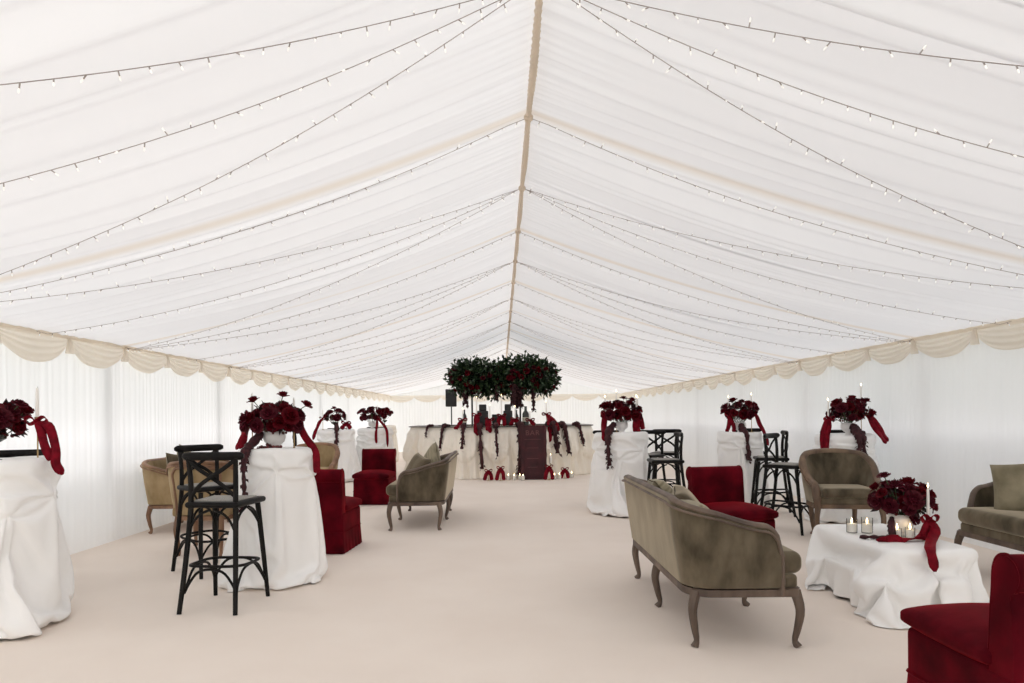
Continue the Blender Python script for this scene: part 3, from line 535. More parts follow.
[0,0,4,3,4,3,3,4,3,3,3,3,2,3,2,2,2,1,2,1,1,0,1,0,0,-1,0,-1,-1,-2,-1,-2,-2,-2,-3,-2,-3,-3,-3,-3,-4,-3,-3,-4,-3,-4,-4,-3,-4,-3,-3,-4,-3,-3,-3,-3,-2,-3,-2,-2,-2,-1,-2,-1,-1,0,-1,0,0,1,0,1,1,2,1,2,2,2,3,2,3,3,3,3,4,3,3,4,3,4,3,4,3,4,4,3,3,3,3,2,4,2,2,2,2,2,1,1,1,1,0,0,0,0,-1,-1,-1,-1,-2,-2,-2,-2,-2,-4,-2,-3,-3,-3,-3,-4,-4,-3,-4,-3,-3,-4,-3,-4,-4,-3,-3,-3,-3,-2,-4,-2,-2,-2,-2,-2,-1,-1,-1,-1,0,0,0,0,1,1,1,1,2,2,2,2,2,4,2,3,3,3,3,4,4,3,4,3,4,3,4,3,3,3,3,3,3,3,2,2,3,2,1,2,1,1,1,1,0,0,0,0,-1,0,-2,-1,-2,-1,-2,-3,-2,-2,-3,-3,-3,-3,-3,-3,-4,-3,-4,-3,-4,-3,-4,-3,-3,-3,-3,-3,-3,-3,-1,-3,-2,-2,-1,-2,-1,-1,-1,-1,0,0,0,0,1,0,2,1,1,2,2,2,2,2,4,2,3,4,2,3,4,3,4,3,1,1,0,1,1,0,1,1,1,0,1,0,-2,0,3,-3,1,1,2,1,1,1,0,1,-2,-1,-1,0,-1,-1,0,0,-1,0,-1,0,-1,-1,-1,0,0,-2,0,-1,-1,-1,0,-2,0,-1,-1,-1,0,-1,-2,0,-2,-1,-1,0,0,0,1,0,0,0,0,0,1,1,0,0,1,0,0,2,1,0,0,1,0,0,2,1,0,1,1,1,0,1,0,-2,0,0,1,0,0,3,0,1,3,0,-1,3,-1,0,-2,-1,-1,0,0,-1,-5,-1,3,-1,0,0,0,1,1,-1,0,0,0,1,0,-1,0,0,1,0,0,0,0,1,-1,0,-1,0,0,0,0,1,0,-3,-5,1,0,0,1,1,0,-1,0,3,1,2,0,1,0,-1,-2,1,1,0,0,0,-3,1,0,0,1,0,0,0,0,0,-1,3,0,1,0,0,-1,-3,-2,-4,-3,-1,3,-4,0,2,5,2,2,2,1,2,4,-6,-6,-3,-1,0,2,3,-4,0,0,0,4,-1,-1,0,0,3,-1,0,5,1,-1,0,0,-1,0,-1,1,0,-1,-3,-3,-2,7,4,4,6,0,0,-2,-1,-4,-9,-1,-1,0,-1,-1,2,3,-1,-2,0,0,0,6,1,-1,-1,-1,1,0,4,0,-2,-1,0,1,-3,-2,-2,-6,-1,2,4,4,7,-10,4,5,-11,-6,-2,0,1,5,2,8,10,1,0,-3,-4,-6,-4,9,-3,2,-3,-4,0,6,-1,-1,-3,-1,0,-3,-1,8,0,0,1,0,0,-3,-2,-2,-1,0,16,5,2,-2,-5,-3,-4,-3,-6,6,12,2,0,0,-1,-3,3,1,-1,1,-2,-5,-3,-3,0,0,2,1,0,0,-4,-1,-2,3,0,-11,1,1,2,8,5,3,2,1,-5,5,0,-6,6,-1,-10,-2,-4,-6,-1,1,5,8,7,2,0,0,0,-9,0,-4,3,6,0,-6,0,0,-1,0,-1,-2,-1,-6,6,0,0,0,0,0,-1,1,3,2,-2,6,-6,-8,6,-4,-3,4,16,2,-4,-3,-2,-1,3,5,-15,1,2,1,5,6,3,-5,-4,0,-1,-1,1,0,-6,1,3,-2,-12,12,3,2,1,1,-1,-1,0,-14,-4,0,0,2,3,4,17,-8,0,-1,-3,-5,-5,0,3,12,4,1,-3,0,2,0,-2,-8,-1,0,2,3,1,0,0,0,-1,-2,-8,0,0,1,0,0,2,1,-1,8,-2,-15,11,9,-12,-4,13,6,-6,-2,-1,0,0,1,-1,-12,12,0,0,0,-2,0,3,8,1,-1,-5,-1,-2,0,2,-4,-11,-2,11,-1,0,-1,1,-2,-1,0,0,16,-10,4,5,5,1,0,-8,7,-1,1,-1,-1,-2,-3,-4,-7,-6,7,-2,15,0,-1,-1,0,-2,-1,-2,-3,-1,0,3,1,0,0,0,-1,1,1,2,1,0,-1,-2,-10,-5,16,-15,6,-5,4,-5,-3,-1,-1,-1,0,1,0,-1,16,2,0,1,0,0,2,-2,-1,2,1,4,-3,1,-10,2,-5,3,6,2,1,1,1,-1,0,1,-2,-9,-2,17,1,-1,-14,0,-8,-4,1,1,0,-2,-1,-1,0,0,2,9,-2,12,-4,-5,-1,-1,-1,0,0,-1,0,1,0,-1,13,2,-1,1,6,1,0,-1,-1,-1,-1,0,-1,-4,-8,9,-8,10,9,2,-1,0,0,-1,-3,-7,-6,-4,-8,-1,1,-1,2,1,-2,2,1,1,3,2,6,2,1,-6,0,0,-7,0,1,1,0,1,1,-1,1,8,2,-9,3,0,3,-16,3,6,0,1,-1,2,0,0,-3,-1,5,0,0,0,0,8,-1,0,0,-2,-2,-2,-3,-2,-4,7,-5,8,10,3,-5,-3,-5,-2,-1,0,2,3,1,-5,0,0,0,0,8,-2,-2,-3,-2,2,3,7,4,0,-2,-15,1,1,-1,0,4,0,1,1,0,2,0,-7,0,0,0,0,7,1,-1,-1,1,2,1,2,1,1,-5,-1,-13,-6,4,20,3,-1,0,-1,0,-1,-1,0,2,0,-14,0,0,0,0,-9,1,1,-1,2,0,1,-1,-1,7,0,0,0,0,2,-2,-1,1,-1,0,-1,-3,-3,-2,10,0,0,0,0,-17,0,5,6,5,1,0,1,2,1,-4,-1,1,-1,0,2,-1,-1,-1,-4,-2,-1,1,8,0,4,-1,4,-10,-1,-1,-1,0,-2,0,-1,0,1,8,0,0,0,0,-16,-1,2,2,2,0,3,4,3,1,-4,15,-3,-7,3,-7,3,0,-1,2,1,2,-1,2,1,-6,0,0,0,0,-8,0,0,0,1,-1,-1,1,2,11,-8,-6,11,-11,-1,19,-8,-8,-6,-2,0,2,0,1,9,-5,6,-4,1,1,1,-6,-2,0,4,4,1,0,-10,6,5,-4,4,9,-7,2,1,0,1,1,2,1,0,-9,0,0,0,0,14,-1,-2,-2,-2,0,-2,-2,-4,-4,7,0,0,2,-8,5,-1,-1,0,-1,-1,0,1,0,0,12,-8,5,-7,-10,9,-1,1,1,0,1,2,2,-1,-10,6,-4,2,3,-5,-6,19,2,-2,-4,-4,-1,-2,-2,-7,20,6,-5,-10,-11,-3,6,5,3,1,-2,0,-8,5,2,1,-1,2,-1,8,-8,0,0,0,-1,-1,1,-5,5,11,-12,12,-3,-20,2,0,1,1,2,1,1,3,2,3,1,1,-2,0,-1,0,1,-1,-1,0,0,1,0,0,2,-1,-1,-4,2,2,0,-2,1,-1,-1,1,-2,-3,8,-3,-1,0,3,-3,-4,-6,14,8,3,2,0,2,0,1,-18,0,0,0,0,5,0,-2,-3,-2,-2,-7,6,4,0,-1,1,1,0,1,4,-2,-1,-1,1,0,-7,8,0,-1,-1,-2,2,-1,3,-4,1,0,0,-1,-1,-1,5,-1,1,1,-1,2,-3,1,-1,0,0,0,0,-1,0,1,0,1,-2,0,-2,1,1,0,-1,1,-2,-3,0,5,1,-2,-1,-1,2,-2,3,-4,-8,7,4,0,-1,2,0,-2,2,0,0,0,0,-10,-1,1,-1,0,2,7,2,-1,-1,1,0,1,1,-1,4,1,0,0,-2,-6,7,-1,1,-1,-2,-1,2,-1,-6,10,-6,1,0,1,-1,2,0,0,0,2,-2,3,-4,0,0,0,0,0,0,0,-1,1,0,1,-3,0,0,0,2,-1,-1,0,1,-1,-1,1,2,-2,-1,0,0,0,-3,4,0,-10,2,6,0,-8,4,-8,1,3,10,-6,11,9,-11,-5,1,0,0,0,0,0,0,1,1,0,0,1,0,0,0,0,-4,5,1,0,0,-2,0,-2,2,0,-3,-4,12,-6,0,0,2,0,-1,0,1,1,-1,1,-1,0,-1,0,0,0,0,-1,0,1,0,0,-1,-1,0,0,1,0,-1,0,1,0,-2,3,-1,0,-2,-1,1,0,-3,1,1,3,-4,-6,-5,11,-12,18,-7,0,-7,12,1,-3,11,-7,-4,0,0,0,1,0,0,0,1,-1,1,0,0,1,1,-3,3,1,1,-2,2,-2,0,-4,3,0,-2,3,-8,12,-5,0,1,-1,0,1,-1,1,0,2,-3,0,0,0,0,0,0,0,0,0,0,1,-3,1,-2,1,1,0,-1,0,0,-1,1,2,-1,-1,0,-1,0,0,0,-7,-2,-3,-1,1,8,-4,18,-12,-1,3,1,4,-3,-3,-1,12,-6,-3,0,0,-1,0,1,-1,2,-1,1,0,1,0,0,1,0,1,0,0,1,-3,0,0,0,0,-2,0,4,-9,12,-3,-1,0,0,-1,1,1,0,0,-1,0,0,-1,0,0,0,-1,0,2,-1,0,-1,-1,0,0,0,1,-1,0,0,0,0,2,-2,-1,0,0,0,0,4,0,-1,0,-1,2,-5,9,-1,-11,1,2,1,0,2,-2,-1,-1,11,-6,-3,0,1,-1,0,1,2,-1,0,1,0,0,-1,0,2,2,-1,0,0,-2,-1,0,1,0,-2,1,0,2,-9,13,-3,0,-1,-1,0,1,1,-1,0,-1,0,2,-1,-1,0,0,0,0,0,0,-1,-1,0,-1,1,1,0,-1,-1,-1,3,1,-1,-1,0,-2,1,0,0,4,0,0,0,-7,12,0,-8,0,-3,1,1,0,1,-2,2,-3,0,11,-7,-2,0,1,0,0,2,0,-1,0,0,1,-1,2,1,0,0,0,0,-2,0,-1,1,-1,-1,-2,3,1,-1,-7,12,-2,-1,-1,-1,2,1,0,0,-2,1,1,-1,1,-3,1,0,1,-1,0,-1,0,-1,0,0,0,1,-1,-1,0,2,1,-2,0,-1,0,-1,1,1,-1,0,-1,-3,10,3,-2,-7,-4,2,1,2,1,0,-3,1,0,-2,0,10,-7,-2,1,1,-1,4,-2,0,0,1,-1,1,0,1,1,0,0,1,-3,0,0,-1,1,-1,2,-5,4,1,-5,-3,10,-2,0,-1,1,1,-2,0,1,0,1,0,-2,0,-1,2,-1,0,1,-3,0,0,0,0,1,-1,-2,-1,2,3,-1,-1,0,0,-2,1,0,0,0,-1,-2,6,5,0,-3,-7,-1,1,1,1,2,-17,12,2,2,-2,-1,2,7,-6,-2,1,1,4,-2,0,0,0,0,1,0,1,0,-1,1,0,-3,0,0,1,0,-2,2,-2,0,3,-2,-5,2,7,-3,-2,2,3,-3,0,0,2,-1,0,0,-1,0,0,0,0,0,-1,-1,0,0,0,0,0,0,-1,2,2,-2,-1,0,0,-1,0,1,-1,-1,-1,4,4,3,-3,-4,-5,0,2,1,0,-12,9,3,-4,4,0,-1,-1,2,5,-3,-1,1,1,1,-2,0,0,1,0,2,0,0,0,0,0,-2,-1,1,-1,0,0,-3,8,-9,4,3,-5,-4,6,4,-3,-1,6,-5,0,0,-4,6,0,-2,1,0,0,0,-2,0,-1,1,-1,-1,1,0,0,-1,1,1,4,-4,-1,0,0,-2,0,1,0,-2,3,3,3,0,-1,-6,0,-1,-2,1,4,2,-7,0,0,1,4,-3,-1,1,1,3,-2,0,2,0,0,-1,1,0,0,1,2,-1,0,1,-2,-2,1,-1,1,0,-2,0,1,6,-10,6,-1,-5,-1,6,2,-5,1,3,-1,-1,0,2,-1,1,-1,0,1,-1,0,0,-1,0,0,-1,-1,1,-1,0,0,5,-2,-2,0,0,0,-2,-4,6,-2,3,4,0,1,0,-4,-4,-1,1,2,-1,1,-2,-3,0,3,-3,3,2,-2,-1,1,1,1,1,0,2,0,-1,-1,1,1,1,0,-2,1,1,0,-2,-1,2,-2,0,0,4,-5,4,1,-6,7,-7,-3,1,2,0,1,-1,0,1,1,2,0,-1,0,1,1,-2,-1,0,0,0,0,-1,0,0,0,0,-1,6,-4,-2,0,1,1,-8,9,3,-4,4,-3,2,3,-2,-4,-2,-1,-1,1,2,-1,-6,3,0,-2,2,0,5,-1,-2,-1,0,4,-1,1,3,-2,0,-1,1,2,0,0,1,0,0,-2,-3,1,-2,-2,-2,11,-3,2,-2,2,1,-3,0,-6,-2,3,1,1,0,1,-2,16,-13,1,0,-1,3,-2,0,-2,0,0,0,-1,-4,1,3,-1,0,1,1,0,-4,2,1,-1,-3,-2,3,8,-2,0,3,-2,0,-4,-2,0,0,2,-1,0,-1,-3,-2,4,0,-1,1,4,-1,0,1,0,0,0,2,1,-1,0,0,0,1,1,-3,-3,3,1,-1,0,-2,4,8,1,-15,-5,-3,11,1,1,2,-5,-1,-3,2,1,-1,3,2,2,-3,0,0,4,-1,-1,0,-3,0,1,-1,0,-3,-2,3,1,0,-1,1,-1,4,-4,-2,3,15,-6,0,0,1,-4,-1,1,-4,-3,-1,0,0,0,1,-1,-1,2,3,-7,1,1,-1,2,3,0,-1,0,1,0,1,1,0,0,1,0,1,0,-8,5,0,0,1,-2,11,1,3,-7,6,-6,3,-19,0,4,6,2,-10,1,0,3,-3,5,3,0,0,0,2,1,-1,0,-2,-2,-1,0,0,0,-2,5,-5,0,0,2,-4,-7,9,-3,0,21,-10,2,0,1,-5,-1,2,-1,-3,-6,3,-1,0,1,0,-1,3,0,1,-7,-1,1,1,1,-1,2,2,1,1,-1,1,3,-2,1,-1,2,0,-1,-4,2,0,1,-1,4,-2,4,5,2,-7,3,2,-2,-4,-7,-3,2,4,-7,-2,-2,15,-6,4,-1,1,1,1,2,-2,-1,0,3,-7,-1,-1,0,-1,4,-4,1,0,0,-3,-2,-3,4,2,1,11,-2,2,-2,2,-4,0,-2,-5,-3,2,0,0,1,-1,-1,5,-1,0,-6,1,0,0,0,4,3,-2,1,0,1,-1,1,0,1,1,0,-1,0,-2,0,-2,2,0,3,4,0,3,2,-2,0,1,6,-3,-2,-2,-2,-2,-1,-3,-2,-1,0,8,-6,1,8,-2,-3,2,1,1,-6,-2,-2,0,0,-1,3,-4,-2,7,1,-10,-1,-3,2,8,-1,-8,16,-1,-2,-9,9,2,-8,0,8,-10,3,-2,0,0,-2,3,2,0,-2,1,-3,0,1,0,-1,5,1,-1,1,-5,-1,6,1,1,0,-1,-18,15,0,0,1,9,-3,0,1,4,-6,5,2,-7,9,2,2,-2,-3,-3,-2,0,1,-13,1,0,5,8,-3,3,0,-1,-1,-4,-3,0,0,0,-1,-2,-10,7,2,-5,-1,1,10,12,-7,-10,-7,-1,0,3,4,1,8,-11,0,-5,2,-1,7,1,-2,-1,-1,-1,7,0,-5,0,2,0,-1,1,0,0,0,4,-3,7,2,-3,0,-1,-1,0,-4,2,-1,2,-2,2,7,0,-2,2,1,6,2,0,-3,2,-1,1,0,1,-3,-6,-13,-2,-2,-10,2,-1,3,11,4,5,-3,-1,0,0,0,-1,1,3,9,-6,2,1,-1,-2,8,-10,-1,3,-16,-3,-5,1,-1,14,-11,-2,-2,-1,18,-1,-5,7,-3,-4,1,2,4,0,1,2,-6,2,1,1,1,0,0,-6,3,0,2,5,-1,-1,-1,-3,13,-4,-17,0,-1,20,-2,-1,-6,7,3,5,-8,-7,-7,-7,9,-9,6,-3,-2,-3,0,0,7,-7,-4,1,7,-7,3,1,11,3,0,-1,0,0,3,2,1,1,-3,-3,3,4,-9,2,3,6,-1,-9,-9,-8,10,-13,2,2,-1,7,1,19,-2,6,-7,-13,-2,4,4,0,1,-1,-3,-1,1,0,1,0,-3,1,0,0,0,-5,-1,1,0,-8,0,3,6,1,4,-7,20,-1,-9,-5,18,-22,-8,0,0,6,3,-3,1,-3,-3,2,3,11,-3,6,-18,-1,-2,6,-6,6,-4,14,3,0,-1,8,1,0,-4,-2,-1,7,3,4,-5,-1,1,-12,4,6,-2,6,-25,-2,-3,2,8,15,-17,-7,28,-4,-1,0,-9,4,-2,0,2,-1,-4,1,0,0,0,-5,2,5,-2,0,0,-7,1,0,0,9,-15,1,8,-1,-2,9,6,-1,-1,6,-2,3,-5,3,4,-5,-18,0,-6,7,-1,-7,1,3,-3,18,5,-7,-12,-6,18,-16,4,-3,4,10,9,3,-3,-1,-3,1,9,0,-5,1,0,-7,-4,10,3,-2,4,-2,4,-1,-8,-8,8,-20,-6,16,-15,1,21,3,1,-12,4,-2,3,-20,16,0,-1,0,1,5,2,-8,3,0,-4,11,-6,-13,0,-4,7,-2,0,-1,1,2,1,-11,15,2,6,-6,8,7,-13,-9,-5,3,7,-8,3,7,-2,-14,24,-20,0,2,-1,14,2,5,-7,-12,18,-7,4,-3,2,10,-7,2,-6,4,5,0,1,-5,1,8,-5,5,-2,-4,4,1,-1,2,-23,-10,17,-18,13,14,8,0,-1,-2,-6,-2,8,-1,-10,-5,0,0,0,2,-5,7,-3,-7,-2,-6,4,9,2,-6,19,1,-10,-13,0,1,-5,16,1,-17,2,19,4,-22,-2,4,1,6,-7,7,16,-1,2,-9,-18,-1,0,0,5,-9,7,0,-1,17,-16,19,-1,1,-2,4,0,0,0,-12,16,-7,-6,-5,13,1,1,4,0,-5,-1,-12,-4,-5,-4,18,-18,18,-11,16,-8,-1,5,4,4,0,0,4,-14,0,-1,-1,0,0,6],
